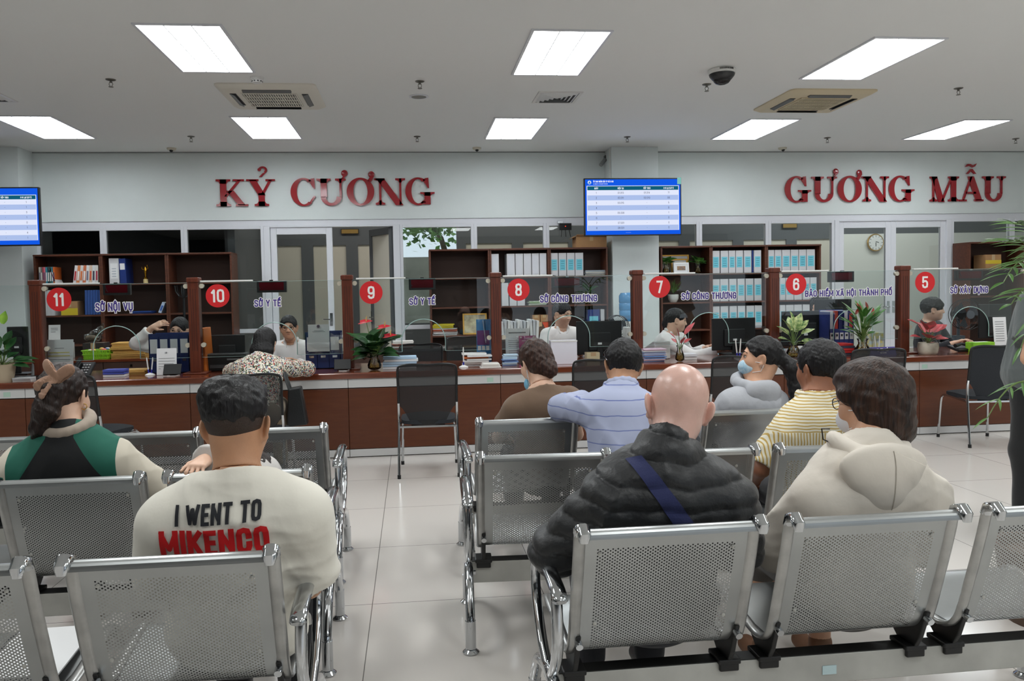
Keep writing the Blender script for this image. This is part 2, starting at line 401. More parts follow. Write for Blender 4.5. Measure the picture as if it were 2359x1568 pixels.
# grey trim line where wall meets ceiling, pillars
struct('trim_1', MB().box(-5.1, 2.86, YW-0.012, YW, CEIL-0.014, CEIL).box(3.54, XR, YW-0.012, YW, CEIL-0.014, CEIL), pm('grey_trim', (150, 154, 154), 0.7))
struct('wall_pillar', MB().box(2.86, 3.54, 10.82, YW+0.16, 0, CEIL), WALL, bevel=0.004)
struct('wall_left_pillar', MB().box(-6.4, -5.105, 10.806, YW+0.16, 0, CEIL), WALL, bevel=0.004)
tag(MB().tube([(2.85, 10.86, CEIL-0.02), (2.85, 10.86, 2.9)], 0.008, 8).build('wall_conduit', PLASTIC_W), 'thin white cable conduit down the left edge of the pillar', 'conduit')

# ------------------------------------------------------------------ glazed partition under the beam
PY0, PY1 = 11.215, 11.285
def window(n, x0, x1, z1=2.41, lead=None):
    w = bpy.data.objects.new('window_%d' % n, None); COL.objects.link(w); w['kind'] = 'structure'; w.location = ((x0+x1)/2, 11.25, 0)
    t = 0.045
    fr = MB().box(x0, x0+t, PY0, PY1, 0, z1).box(x1-t, x1, PY0, PY1, 0, z1).box(x0+t, x1-t, PY0, PY1, z1-t, z1).box(x0+t, x1-t, PY0, PY1, 0, 0.08).box(x0+t, x1-t, PY0, PY1, 0.9, 0.96)
    fr.build('window_frame', ALU, w, bevel=0.004)
    MB().box(x0+t, x1-t, 11.245, 11.251, 0.08, z1-t).build('glass_pane', GLASS, w)
    return w
struct('trim_2', MB().box(-5.105, 2.86, PY0, PY1+0.02, 2.405, 2.49).box(3.54, XR, PY0, PY1+0.02, 2.405, 2.49), ALU, bevel=0.004)
XS = [-5.105, -4.232, -3.149, -2.06]
for i in range(3): window(i+1, XS[i], XS[i+1])
for i, (a, b) in enumerate(((-0.155, 0.916), (0.916, 1.978), (1.978, 2.86), (3.54, 4.292), (4.292, 5.37), (5.37, 6.42), (8.32, 9.335), (9.335, 10.4))): window(i+4, a, b)
struct('trim_3', MB().box(-2.06, -1.975, PY0-0.01, PY1+0.01, 0, 2.405).box(-0.25, -0.155, PY0-0.01, PY1+0.01, 0, 2.405).box(6.42, 6.49, PY0-0.01, PY1+0.01, 0, 2.405).box(8.235, 8.32, PY0-0.01, PY1+0.01, 0, 2.405)
       .box(-1.975, -0.25, PY0-0.01, PY1+0.01, 2.385, 2.405).box(6.49, 8.235, PY0-0.01, PY1+0.01, 2.385, 2.405), ALU, bevel=0.004)
def door(n, x0, x1, hinge_left=True, ang=0.0, z1=2.385, rail=0.085, kick=0.75, mat=ALU, panel=None):
    d = bpy.data.objects.new('door_%d' % n, None); COL.objects.link(d); d['kind'] = 'structure'
    d.location = (x0 if hinge_left else x1, 11.25, 0); d.rotation_euler = (0, 0, ang)
    w = x1-x0; s = 1 if hinge_left else -1
    def X(a, b): return (a, b) if s > 0 else (-b, -a)
    mb = MB()
    for a, b, za, zb in ((0, rail, 0, z1), (w-rail, w, 0, z1), (rail, w-rail, z1-0.1, z1), (rail, w-rail, 0, kick), (rail, w-rail, kick+0.02, kick+0.09)):
        p, q = X(a, b); mb.box(p, q, -0.025, 0.025, za, zb)
    mb.build('door_frame', mat, d, world=False, bevel=0.004)
    p, q = X(rail, w-rail)
    MB().box(p, q, -0.004, 0.004, kick+0.09, z1-0.1).build('glass_pane', panel or GLASS, d, world=False)
    hx = (w-rail/2)*s
    hb = MB().box(hx-0.02, hx+0.02, -0.034, -0.025, 0.98, 1.16).tube([(hx, -0.03, 1.07), (hx, -0.07, 1.07), (hx-0.11*s, -0.07, 1.07)], 0.009, 8)
    hb.build('door_handle', CHROME, d, world=False, smooth=True)
    return d
door(1, -1.97, -1.11, kick=0.3)
door(2, 6.49, 7.335, kick=0.35); door(3, 7.335, 8.235, hinge_left=False, kick=0.35)

# ------------------------------------------------------------------ corridor behind the glass
struct('wall_corridor', MB().box(-2.6, -0.2, 13.4, 13.5, 2.34, CEIL).box(0.85, XR, 13.4, 13.5, 2.34, CEIL).box(-0.2, 0.85, 13.4, 13.5, 2.9, CEIL).box(-2.6, -2.5, 11.4, 13.4, 0, CEIL), GREY_F)
# grey door frames with cream panels, one by one along the corridor
def panel_door(n, x0, x1, Y=13.4):
    d = bpy.data.objects.new('door_%d' % n, None); COL.objects.link(d); d['kind'] = 'structure'; d.location = (x0, Y, 0)
    MB().box(0, 0.1, 0, 0.07, 0, 2.34).box(x1-x0-0.1, x1-x0, 0, 0.07, 0, 2.34).box(0.1, x1-x0-0.1, 0, 0.07, 2.26, 2.34).box(0.1, x1-x0-0.1, 0, 0.07, 0, 0.12).build('door_frame', GREY_F, d, world=False)
    MB().box(0.1, x1-x0-0.1, 0.025, 0.045, 0.12, 2.26).build('door_panel', CREAM, d, world=False)
k = 4
for x0, x1 in ((-2.5, -1.75), (-1.75, -1.0), (-1.0, -0.2), (0.85, 1.85), (1.85, 2.85), (2.85, 3.85), (3.85, 4.85), (4.85, 5.85), (5.85, 6.85), (6.85, 7.75)):
    panel_door(k, x0, x1); k += 1
struct('wall_corridor_far', MB().box(7.75, XR, 13.38, 13.48, 0, 2.34), pm('far_wall_paint', (222, 222, 214), 0.8))
# open leaf seen through the doorway
d = door(k, -0.95, -0.26, hinge_left=False, ang=-1.05, mat=GREY_F, panel=CREAM, rail=0.07, kick=0.2); d['kind'] = 'structure'
# corridor window added for the tree that stands in for a glass reflection
w = bpy.data.objects.new('window_12', None); COL.objects.link(w); w['kind'] = 'structure'; w.location = (0.32, 13.4, 0)
MB().box(-0.2, -0.14, 13.4, 13.48, 0.0, 2.9).box(0.79, 0.85, 13.4, 13.48, 0.0, 2.9).box(-0.14, 0.79, 13.4, 13.48, 2.84, 2.9).box(-0.14, 0.79, 13.4, 13.48, 0, 0.9).build('window_frame', GREY_F, w)
MB().box(-0.14, 0.79, 13.43, 13.436, 0.9, 2.84).build('glass_pane', GLASS, w)
# unlit office at the left end, its darkness put into the wall colour
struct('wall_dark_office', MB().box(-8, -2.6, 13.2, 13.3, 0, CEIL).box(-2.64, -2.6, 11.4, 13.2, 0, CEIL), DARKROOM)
struct('wall_yard', MB().box(-2, 4, 17.0, 17.2, 0, 2.2), pm('yard_wall', (150, 146, 132), 0.9, noise_amt=0.3, noise_scale=2))

# tree added beyond the corridor window in place of trees reflected in the glass
def leaf_cloud(mb, c, rad, n, size, seed):
    rnd = random.Random(seed)
    for _ in range(n):
        p = Vector((rnd.gauss(0, .5)*rad[0], rnd.gauss(0, .5)*rad[1], rnd.gauss(0, .5)*rad[2])) + Vector(c)
        d = Vector((rnd.uniform(-1, 1), rnd.uniform(-1, 1), rnd.uniform(-.6, .3))).normalized(); e = d.orthogonal().normalized()
        e = (e*math.cos(rnd.random()*6) + d.cross(e)*math.sin(rnd.random()*6)).normalized(); s = size*rnd.uniform(.7, 1.3)
        mb.add([p, p+d*s*.5+e*s*.3, p+d*s, p+d*s*.5-e*s*.3], [(0, 1, 2, 3)])
t = thing('reflection_tree', 'green leafy tree outdoors behind the corridor window pane', 'tree', (0.9, 15.5, 0))
MB().tube([(0.9, 15.5, 0), (0.85, 15.5, 1.6), (0.6, 15.4, 2.5), (0.2, 15.4, 3.0)], [.1, .08, .05, .02], 8).tube([(0.85, 15.5, 1.6), (1.4, 15.6, 2.6)], [.06, .02], 6).build('trunk', pm('bark', (90, 76, 60), 0.9), t, smooth=True)
mb = MB(); leaf_cloud(mb, (0.35, 15.3, 2.85), (0.75, 0.5, 0.42), 900, 0.13, 3)
tag(mb.build('foliage', pm('tree_leaf', (110, 160, 60), 0.5, rgb2=(60, 110, 35), noise_scale=3), t), kind='stuff')

# ------------------------------------------------------------------ ceiling fixtures
LIGHT = emission('lamp_panel', (246, 252, 255), LAMP)
def light_panel(x, y, label):
    t = thing('ceiling_light', label, 'ceiling light', (x, y, CEIL), group='recessed ceiling light panels')
    fr = MB(); w, l, e = 0.30, 0.60, 0.022
    fr.box(-w-e, -w, -l-e, l+e, -0.012, -0.001).box(w, w+e, -l-e, l+e, -0.012, -0.001).box(-w, w, -l-e, -l, -0.012, -0.001).box(-w, w, l, l+e, -0.012, -0.001)
    fr.build('frame', ALU, t, world=False)
    MB().box(-w, w, -l, l, -0.004, -0.001).build('diffuser', LIGHT, t, world=False)
    lv = MB()
    for i in (-1, 1): lv.box(i*w/3-0.004, i*w/3+0.004, -l, l, -0.014, -0.004)
    for j in range(1, 16): lv.box(-w, w, -l+j*l/8-0.0012, -l+j*l/8+0.0012, -0.011, -0.004)
    lv.build('louver', pm('louver_white', (245, 246, 248), 0.3), t, world=False)
    return t
for x, y, lb in ((-1.672, 6.59, 'bright ceiling light panel above the left block of benches, nearest on that side'), (1.287, 6.59, 'bright ceiling light panel between the two cassette air conditioners, nearest row'),
                 (4.115, 6.65, 'bright louvred ceiling light panel over the right cassette air conditioner'), (-4.20, 9.60, 'ceiling light panel cut by the left edge, above the left screen'),
                 (-1.668, 9.60, 'ceiling light panel behind the left cassette air conditioner'), (1.316, 9.61, 'ceiling light panel behind the square air vent'),
                 (4.41, 9.63, 'ceiling light panel behind the right cassette air conditioner'), (7.17, 9.63, 'ceiling light panel farthest right in the rear row')):
    light_panel(x, y, lb)

def cassette(x, y, label, body, rot=0.0, wrap=True):
    t = thing('cassette_air_conditioner', label, 'air conditioner', (x, y, CEIL), rot, group='ceiling cassette air conditioners')
    s, r = 0.475, 0.06
    def rr(h, q):
        P = []
        for cx, cy, a in ((h-q, h-q, 0), (-h+q, h-q, 90), (-h+q, -h+q, 180), (h-q, -h+q, 270)):
            for i in range(5):
                b = math.radians(a+22.5*i); P.append((cx+q*math.cos(b), cy+q*math.sin(b)))
        return P
    o, i_ = rr(s, r), rr(s-0.05, r*0.7); n = len(o)
    mb = MB(); mb.add([(p[0], p[1], 0) for p in o]+[(p[0], p[1], -0.012) for p in o]+[(p[0], p[1], -0.04) for p in i_], [(k, (k+1) % n, n+(k+1) % n, n+k) for k in range(n)]+[(n+k, n+(k+1) % n, 2*n+(k+1) % n, 2*n+k) for k in range(n)]+[tuple(range(2*n, 3*n))])
    mb.build('panel', body, t, world=False, smooth=30)
    g = MB(); h = 0.255
    g.box(-h, h, -h, h, -0.043, -0.038)
    gr = g.build('intake_grille', pm('grille_dark', (70, 70, 66), 0.6), t, world=False)
    sl = MB()
    for k in range(22):
        xx = -h+0.012+k*(2*h-0.024)/21; sl.box(xx-0.0045, xx+0.0045, -h, h, -0.05, -0.042)
    for k in range(5):
        yy = -h+k*2*h/4; sl.box(-h-0.01, h+0.01, yy-0.006, yy+0.006, -0.051, -0.042)
    sl.box(-h-0.012, -h, -h-0.012, h+0.012, -0.05, -0.04).box(h, h+0.012, -h-0.012, h+0.012, -0.05, -0.04)
    sl.build('grille_bars', body, t, world=False)
    for k in range(4):
        a = k*PI/2; v = MB().cbox((0, 0.345, -0.042), (0.46, 0.06, 0.006)).xf(Matrix.Rotation(a, 4, 'Z'))
        vo = v.build('air_outlet', pm('outlet_dark', (30, 30, 32), 0.5), t, world=False)
        f = MB().cbox((0, 0.352, -0.05), (0.46, 0.05, 0.004), rx=0.35).xf(Matrix.Rotation(a, 4, 'Z'))
        f.build('air_flap', pm('flap', (96, 98, 98), 0.4), vo, world=False)
    return t
cassette(-1.345, 8.06, 'off-white cassette air conditioner in the ceiling left of centre, beside a smoke detector', pm('ac_white', (226, 222, 210), 0.45))
cassette(4.39, 8.11, 'yellowed beige cassette air conditioner in the ceiling on the right', pm('ac_beige', (214, 200, 168), 0.45))

BR = pm('sprinkler_metal', (120, 118, 112), 0.35, metal=0.8)
def sprinkler(x, y, label):
    t = thing('fire_sprinkler', label, 'sprinkler', (x, y, CEIL), group='fire sprinklers on the ceiling grid')
    MB().lathe([(0.0, -0.012), (0.02, -0.013), (0.042, -0.006), (0.045, 0)]).build('rosette', BR, t, world=False, smooth=True)
    MB().cyl((0, 0, -0.012), (0, 0, -0.03), 0.011).tube([(-0.012, 0, -0.025), (-0.017, 0, -0.045), (-0.004, 0, -0.066)], 0.003, 6).tube([(0.012, 0, -0.025), (0.017, 0, -0.045), (0.004, 0, -0.066)], 0.003, 6).build('head', BR, t, world=False, smooth=True)
    MB().lathe([(0.0, -0.07), (0.02, -0.07), (0.022, -0.066), (0, -0.064)]).build('deflector', BR, t, world=False, smooth=True)
for x, y, lb in ((-2.707, 7.508, 'ceiling sprinkler at the far left of the nearer sprinkler row'), (0.122, 7.482, 'ceiling sprinkler just in front of the round recessed downlight'), (2.959, 7.507, 'ceiling sprinkler beside the large black dome camera'),
                 (5.689, 7.579, 'ceiling sprinkler right of the beige air conditioner'), (-2.709, 10.112, 'ceiling sprinkler near the small dome camera at the left'), (0.115, 10.098, 'ceiling sprinkler in the rear row, in line with the downlight'),
                 (2.891, 10.113, 'ceiling sprinkler in front of the pillar'), (5.709, 10.159, 'ceiling sprinkler above the red letters on the right'), (8.535, 10.208, 'ceiling sprinkler at the right edge of the rear row')):
    sprinkler(x, y, lb)
# dome camera
t = thing('dome_camera', 'large dome camera with white base and black shroud on the ceiling', 'security camera', (2.905, 6.998, CEIL))
b = MB().lathe([(0.112, -0.045), (0.122, -0.04), (0.125, -0.01), (0.118, 0)], n=40).build('base', PLASTIC_W, t, world=False, smooth=True)
v = MB()
for k in range(13): a = -PI/2 + (k-6)*0.085; v.cbox((0.124*math.cos(a), 0.124*math.sin(a), -0.016), (0.006, 0.006, 0.016), rz=a)
v.build('vent_slots', BLACK, b, world=False)
MB().lathe([(0.06, -0.105), (0.085, -0.095), (0.112, -0.062), (0.117, -0.045)], n=40).build('shroud', pm('shroud', (44, 46, 48), 0.3), t, world=False, smooth=True)
MB().lathe([(0.0, -0.142), (0.03, -0.139), (0.058, -0.128), (0.075, -0.108), (0.08, -0.098)], n=32).build('dome_cover', glass('dome_glass', (0.55, 0.55, 0.58), 1.5), t, world=False, smooth=True)
MB().ell((0, 0, -0.098), (0.04, 0.04, 0.03)).build('lens', BLACK, t, world=False, smooth=True)
for x, y, lb in ((-3.18, 10.9, 'small white dome camera above the left wall, near the red letters'), (0.952, 10.88, 'small white dome camera on the ceiling left of the pillar'), (5.432, 10.89, 'small white dome camera on the ceiling right of the pillar')):
    t = thing('mini_dome_camera', lb, 'security camera', (x, y, CEIL), group='small dome cameras along the rear wall')
    MB().lathe([(0.035, -0.035), (0.058, -0.022), (0.062, 0)]).build('housing', pm('cam_cream', (208, 203, 186), 0.4), t, world=False, smooth=True)
    MB().ell((0, -0.018, -0.03), (0.026, 0.026, 0.028)).build('lens', BLACK, t, world=False, smooth=True)
t = thing('smoke_detector', 'white smoke detector in front of the left air conditioner', 'smoke detector', (-1.373, 7.394, CEIL))
MB().lathe([(0.03, -0.055), (0.045, -0.05), (0.05, -0.03), (0.06, -0.026), (0.062, 0)]).build('body', PLASTIC_W, t, world=False, smooth=True)
mb = MB()
for k in range(10): a = 2*PI*k/10; mb.cbox((0.047*math.cos(a), 0.047*math.sin(a), -0.04), (0.006, 0.016, 0.008), rz=a)
mb.build('slots', BLACK, t, world=False)
t = thing('downlight', 'round unlit recessed downlight in the middle of the ceiling', 'downlight', (0.119, 8.056, CEIL))
MB().lathe([(0.078, -0.001), (0.078, -0.008), (0.1, -0.005), (0.1, 0)], n=36).build('ring', ALU, t, world=False, smooth=True)
MB().lathe([(0.0, -0.002), (0.078, -0.004)], n=36).build('reflector', pm('reflector', (120, 115, 104), 0.35, metal=0.5), t, world=False)
def vent(x, y, label):
    t = thing('air_vent', label, 'air vent', (x, y, CEIL), group='square ceiling air vents')
    h = 0.23
    mb = MB()
    for a, b, z in ((h, h-0.03, -0.01),):
        mb.box(-a, a, -a, -b, z, 0).box(-a, a, b, a, z, 0).box(-a, -b, -b, b, z, 0).box(b, a, -b, b, z, 0)
    mb.build('frame', PLASTIC_W, t, world=False)
    MB().box(-h+0.02, h-0.02, -h+0.02, h-0.02, -0.002, 0).build('duct', pm('duct_dark', (104, 106, 108), 0.8), t, world=False)
    lv = MB()
    for k in range(5):
        a = h-0.035-0.042*k; b = a-0.03
        o = [(-a, -a), (a, -a), (a, a), (-a, a)]; q = [(-b, -b), (b, -b), (b, b), (-b, b)]
        lv.add([(p[0], p[1], -0.003) for p in o]+[(p[0], p[1], -0.02) for p in q], [(i, (i+1) % 4, 4+(i+1) % 4, 4+i) for i in range(4)])
    lv.build('blades', pm('blade_white', (222, 224, 224), 0.5), t, world=False)
vent(1.555, 8.05, 'square white louvred air vent between two ceiling lights right of centre'); vent(-4.15, 8.13, 'square white air vent cut by the left edge of the ceiling')
# bracket camera on the pillar
t = thing('wall_camera', 'small grey bracket camera on the beam at the left of the pillar', 'security camera', tuple(at(1391, 372, 11.1)))
p = at(1391, 372, 11.1)
MB().cyl(p+Vector((0.05, 0.1, 0.06)), p+Vector((0, 0, 0.02)), 0.012).cbox(p+Vector((0.05, 0.06, 0.07)), (0.05, 0.08, 0.05)).build('bracket', pm('grey_cam', (90, 92, 92), 0.5), t, smooth=True)
MB().cyl(p+Vector((0.02, 0, 0.03)), p+Vector((-0.06, -0.05, -0.06)), 0.028).build('camera_body', pm('grey_cam2', (140, 142, 142), 0.5), t, smooth=True)

# ------------------------------------------------------------------ service counter
CX = [-4.60, -3.24, -1.905, -0.572, 0.765, 2.095, 3.40, 4.73, 6.06, 7.4]     # joints of the counter units
PXS = [-3.26, -1.93, -0.583, 0.77, 2.11, 3.453, 4.78]                        # posts
CF, ZT = 6.777, 0.744
names = ['left of post 11, under the peace lily', 'under window 11', 'under window 10, behind the floral blouse', 'under window 9, behind the empty mesh chair', 'under window 8', 'under window 7', 'under window 6', 'under window 5', 'at the right edge of the counter row']
for i in range(len(CX)-1):
    a, b = CX[i]+0.002, CX[i+1]-0.002
    t = thing('counter_unit', 'brown wood counter unit with white top band '+names[i], 'counter unit', ((a+b)/2, 7.0, 0), group='counter units in a row')
    MB().box(a, b, CF+0.015, CF+0.035, 0.075, 0.605).build('front_panel', WOOD, t, bevel=0.002)
    MB().box(a, b, CF+0.018, CF+0.04, 0.612, 0.69).build('white_band', WHITE_LAM, t, bevel=0.002)
    MB().box(a, b, CF+0.01, CF+0.03, 0.008, 0.07).build('kickboard', WHITE_LAM, t, bevel=0.002)
    MB().box(a, a+0.018, CF+0.04, 7.3, 0.008, 0.69).box(b-0.018, b, CF+0.04, 7.3, 0.008, 0.69).box(a+0.018, b-0.018, 7.28, 7.3, 0.008, 0.69).build('carcass', WOOD_DARK, t)
    if i in (0, 3, 7):
        sx = {0: b-0.14, 3: b-0.09, 7: a+0.05}[i]
        q = MB().box(sx-0.028, sx+0.028, CF+0.0165, CF+0.018, 0.625, 0.665); tag(q.build('asset_sticker', pm('sticker', (176, 205, 190), 0.5), t), 'small pale green sticker')
t = thing('long_counter', 'long polished reddish-brown wood counter top running along all windows', 'counter', (1.4, 7.0, 0.69))
MB().box(CX[0], CX[-1], CF, 7.70, 0.69, ZT).build('slab', WOOD_TOP, t, bevel=0.008)

def round_clip(mb, x, y, z): mb.cyl((x, y-0.012, z), (x, y+0.02, z), 0.021, n=20)
NUM = ['11', '10', '9', '8', '7', '6', '5']
for i, x in enumerate(PXS):
    t = thing('counter_post', 'square brown wooden post at the left of window %s' % NUM[i], 'post', (x, 7.13, ZT), group='wooden counter posts')
    MB().box(x-0.047, x+0.047, 7.083, 7.177, ZT+0.014, 1.555).build('shaft', WOOD_POST, t, bevel=0.005)
    MB().box(x-0.055, x+0.055, 7.075, 7.185, 1.555, 1.602).build('cap', WOOD_POST, t, bevel=0.01)
    MB().box(x-0.1, x+0.1, 7.03, 7.23, ZT, ZT+0.014).build('base_plate', WOOD_POST, t, bevel=0.004)
    g = MB()
    for k in (-0.02, 0, 0.02): g.box(x+k-0.002, x+k+0.002, 7.0815, 7.0835, 0.95, 1.5)
    g.build('groove', pm('groove_dark', (58, 24, 14), 0.5), t)

TEXTS = [('SỞ NỘI VỤ', (220, 306), 697, 716), ('SỞ Y TẾ', (586, 647), 690, 706), ('SỞ Y TẾ', (943, 1002), 686, 701.5), ('SỞ CÔNG THƯƠNG', (1244, 1375.5), 679.5, 695.5), ('SỞ CÔNG THƯƠNG', (1570, 1696), 673.5, 689),
         ('BẢO HIỂM XÃ HỘI THÀNH PHỐ', (1854.5, 2054.5), 667, 681.5), ('SỞ XÂY DỰNG', (2189, 2276), 660, 675)]
CIRC = [(136, 689.5), (501.5, 681), (855, 673.5), (1194.5, 667), (1519.5, 660.5), (1834, 654.5), (2131, 650)]
ARCH = [-2.612, -1.245, 0.098, 1.457, 2.813, 4.27, 5.494]
RED = pm('sticker_red', (214, 30, 36), 0.45); WHT = pm('sticker_white', (244, 242, 240), 0.5); PUR = pm('sticker_purple', (58, 34, 132), 0.5)
GY = 7.125
def pane_with_arch(x0, x1, z0, z1, cx, r=0.2, zs=0.985, y0=GY, y1=GY+0.008):
    pts = [(x0, z0), (x0, z1), (x1, z1), (x1, z0), (cx+r, z0)]
    pts += [(cx+r*math.cos(a), zs+r*math.sin(a)) for a in [PI*k/24 for k in range(25)]] + [(cx-r, z0)]
    mb = MB()
    # faces split left / right / above the arch so that every polygon stays simple
    arc = [(cx+r*math.cos(PI*k/24), zs+r*math.sin(PI*k/24)) for k in range(25)]
    mb.box(x0, cx-r, y0, y1, z0, zs).box(cx+r, x1, y0, y1, z0, zs)
    for k in range(24):
        a, b = arc[k], arc[k+1]
        mb.add([(a[0], y0, a[1]), (b[0], y0, b[1]), (b[0], y0, z1), (a[0], y0, z1), (a[0], y1, a[1]), (b[0], y1, b[1]), (b[0], y1, z1), (a[0], y1, z1)], [(0,1,2,3), (4,7,6,5)])
    for a, b in ((x0, cx-r), (cx+r, x1)): mb.add([(a, y0, zs), (b, y0, zs), (b, y0, z1), (a, y0, z1), (a, y1, zs), (b, y1, zs), (b, y1, z1), (a, y1, z1)], [(0,1,2,3), (4,7,6,5)])
    edge = MB().tube([(cx-r, (y0+y1)/2, z0)]+[(p[0], (y0+y1)/2, p[1]) for p in reversed(arc)]+[(cx+r, (y0+y1)/2, z0)], 0.004, 6)
    edge.box(x0, cx-r, y0, y1, z0-0.002, z0).box(cx+r, x1, y0, y1, z0-0.002, z0).box(x0, x1, y0, y1, z1, z1+0.002)
    return mb, edge
ends = PXS + [6.12]
for i in range(7):
    x0, x1 = ends[i]+0.05, ends[i+1]-0.05
    t = thing('glass_screen', 'clear glass counter screen with arched opening and red number %s disc' % NUM[i], 'glass screen', ((x0+x1)/2, GY, 0.89), group='glass screens over the counter')
    g, e = pane_with_arch(x0, x1, 0.89, 1.555, ARCH[i])
    g.build('pane', GLASS_C, t, fix=False); e.build('polished_edge', GLASS_E, t, smooth=True)
    for xx in (x0+0.018, x1-0.018):
        for z in (1.525, 1.0):
            q = MB(); round_clip(q, xx, 7.118, z); q.build('glass_clip', pm('clip_cream', (196, 190, 172), 0.35), t, smooth=True)
    cp = at(*CIRC[i], GY-0.002); r = 0.1035
    mb = MB(); disc(mb, cp, r, n=48, thick=0.001); d = mb.build('number_disc', RED, t)
    mb = MB(); put_text(mb, NUM[i], 0.118, cp+Vector((0, -0.0012, -0.059)), (1, 0, 0), (0, 0, 1), weight=0.155, xs=1.3, align='c', gap=0.08); mb.build('number', WHT, d)
    s, (xa, xb), yt, yb = TEXTS[i]
    pa, pb = at(xa, (yt+yb)/2+0.8, GY-0.002), at(xb, (yt+yb)/2-0.8, GY-0.002); ht = at(xa, yt, GY).z-at(xa, yb, GY).z
    zc = (pa.z+pb.z)/2
    mb = MB(); put_text(mb, s, ht, (pa.x, GY-0.0022, zc-ht/2), (1, 0, 0), (0, 0, 1), weight=0.165, xs=1.36, fit=pb.x-pa.x, gap=0.1, off=0.0012); tx = mb.build('department_name', PUR, t)
    mb = MB(); put_text(mb, s, ht, (pa.x, GY-0.0022, zc-ht/2), (1, 0, 0), (0, 0, 1), weight=0.165, xs=1.36, fit=pb.x-pa.x, gap=0.1, extra=ht*0.2); mb.build('white_outline', WHT, tx)
    # strip lamp clipped to the top edge
    sx = {0: (98, 228), 1: (461, 582), 2: (820, 934), 3: (1158, 1273), 4: (1484, 1601), 5: (1799, 1908), 6: (2103, 2206)}[i]
    a, b = at(sx[0], 640, GY).x, at(sx[1], 640, GY).x
    s = thing('strip_lamp', 'thin white strip lamp clipped on the glass of window %s' % NUM[i], 'strip lamp', ((a+b)/2, GY, 1.557), group='strip lamps on the glass screens')
    MB().box(max(a, x0), b, GY-0.012, GY+0.02, 1.5585, 1.573).build('housing', PLASTIC_W, s, bevel=0.003)
    MB().tube([(b, GY+0.012, 1.567), (b+0.035, GY+0.025, 1.56), (b+0.05, GY+0.025, 1.50), (b+0.06, GY+0.025, 1.49)], 0.003, 6).build('cable', BLACK, s, smooth=True)
    # counter display
    dx = {0: (237, 299, 652, 680), 1: (592, 659, 646, 674), 2: (942, 1003, 640, 668), 3: (1272, 1340, 637, 663), 5: (1911, 1968, 624, 650), 6: (2204, 2265, 621, 646)}.get(i)
    if dx:
        yy = GY+0.03; p0, p1 = at(dx[0], dx[3], yy), at(dx[1], dx[2], yy)
        h = thing('led_display', 'black LED queue display with dark red face hung behind glass of window %s' % NUM[i], 'led display', ((p0.x+p1.x)/2, yy, p0.z), group='LED displays behind the glass')
        MB().box(p0.x, p1.x, yy, yy+0.045, p0.z, p1.z).build('housing', BLACK, h, bevel=0.004)
        MB().box(p0.x+0.022, p1.x-0.022, yy-0.003, yy, p0.z+0.02, p1.z-0.014).build('red_face', pm('led_face', (88, 14, 24), 0.12), h)
        MB().box((p0.x+p1.x)/2-0.015, (p0.x+p1.x)/2+0.015, GY+0.014, yy+0.01, p1.z-0.004, p1.z+0.008).build('hook', CHROME, h)
# the screen that continues past the left post
t = thing('glass_screen', 'clear glass screen left of post 11, cut by the left edge', 'glass screen', (-4.0, GY, 0.89), group='glass screens over the counter')
g, e = pane_with_arch(-4.6, -3.31, 0.89, 1.555, -4.0); g.build('pane', GLASS_C, t, fix=False); e.build('polished_edge', GLASS_E, t, smooth=True)

# ------------------------------------------------------------------ staff desks behind the counter
def desk(x0, x1, y0, y1, label, top=None, drawers=0, z=0.745):
    t = thing('staff_desk', label, 'desk', ((x0+x1)/2, (y0+y1)/2, 0), group='staff desks behind the counter')
    MB().box(x0, x1, y0, y1, z-0.03, z).build('desktop', top or WOOD_TOP, t, bevel=0.003)
    for a in (x0+0.02, x1-0.045): MB().box(a, a+0.025, y0+0.03, y1-0.02, 0, z-0.03).build('side_panel', WOOD_DARK, t)
    MB().box(x0+0.045, x1-0.045, y0+0.03, y0+0.05, 0.25, z-0.03).build('modesty_panel', WOOD_DARK, t)
    for k in range(drawers):
        w = (x1-x0-0.1)/drawers; a = x0+0.05+k*w
        d = MB().box(a+0.005, a+w-0.005, y0+0.012, y0+0.03, z-0.16, z-0.035).build('drawer', WOOD_DARK, t, bevel=0.003)
        MB().box(a+w/2-0.012, a+w/2+0.012, y0+0.002, y0+0.012, z-0.09, z-0.06).build('drawer_pull', CHROME, d)
    return t
desk(-4.75, -2.2, 9.05, 9.65, 'wide dark wooden staff desk with drawers behind window 11', drawers=4)
desk(-0.9, 0.95, 9.4, 9.95, 'staff desk with glassy top behind window 9', top=pm('glass_top', (88, 92, 90), 0.06))
desk(3.58, 4.3, 7.71, 8.02, 'narrow wooden desk end behind window 6, beside the black monitor')

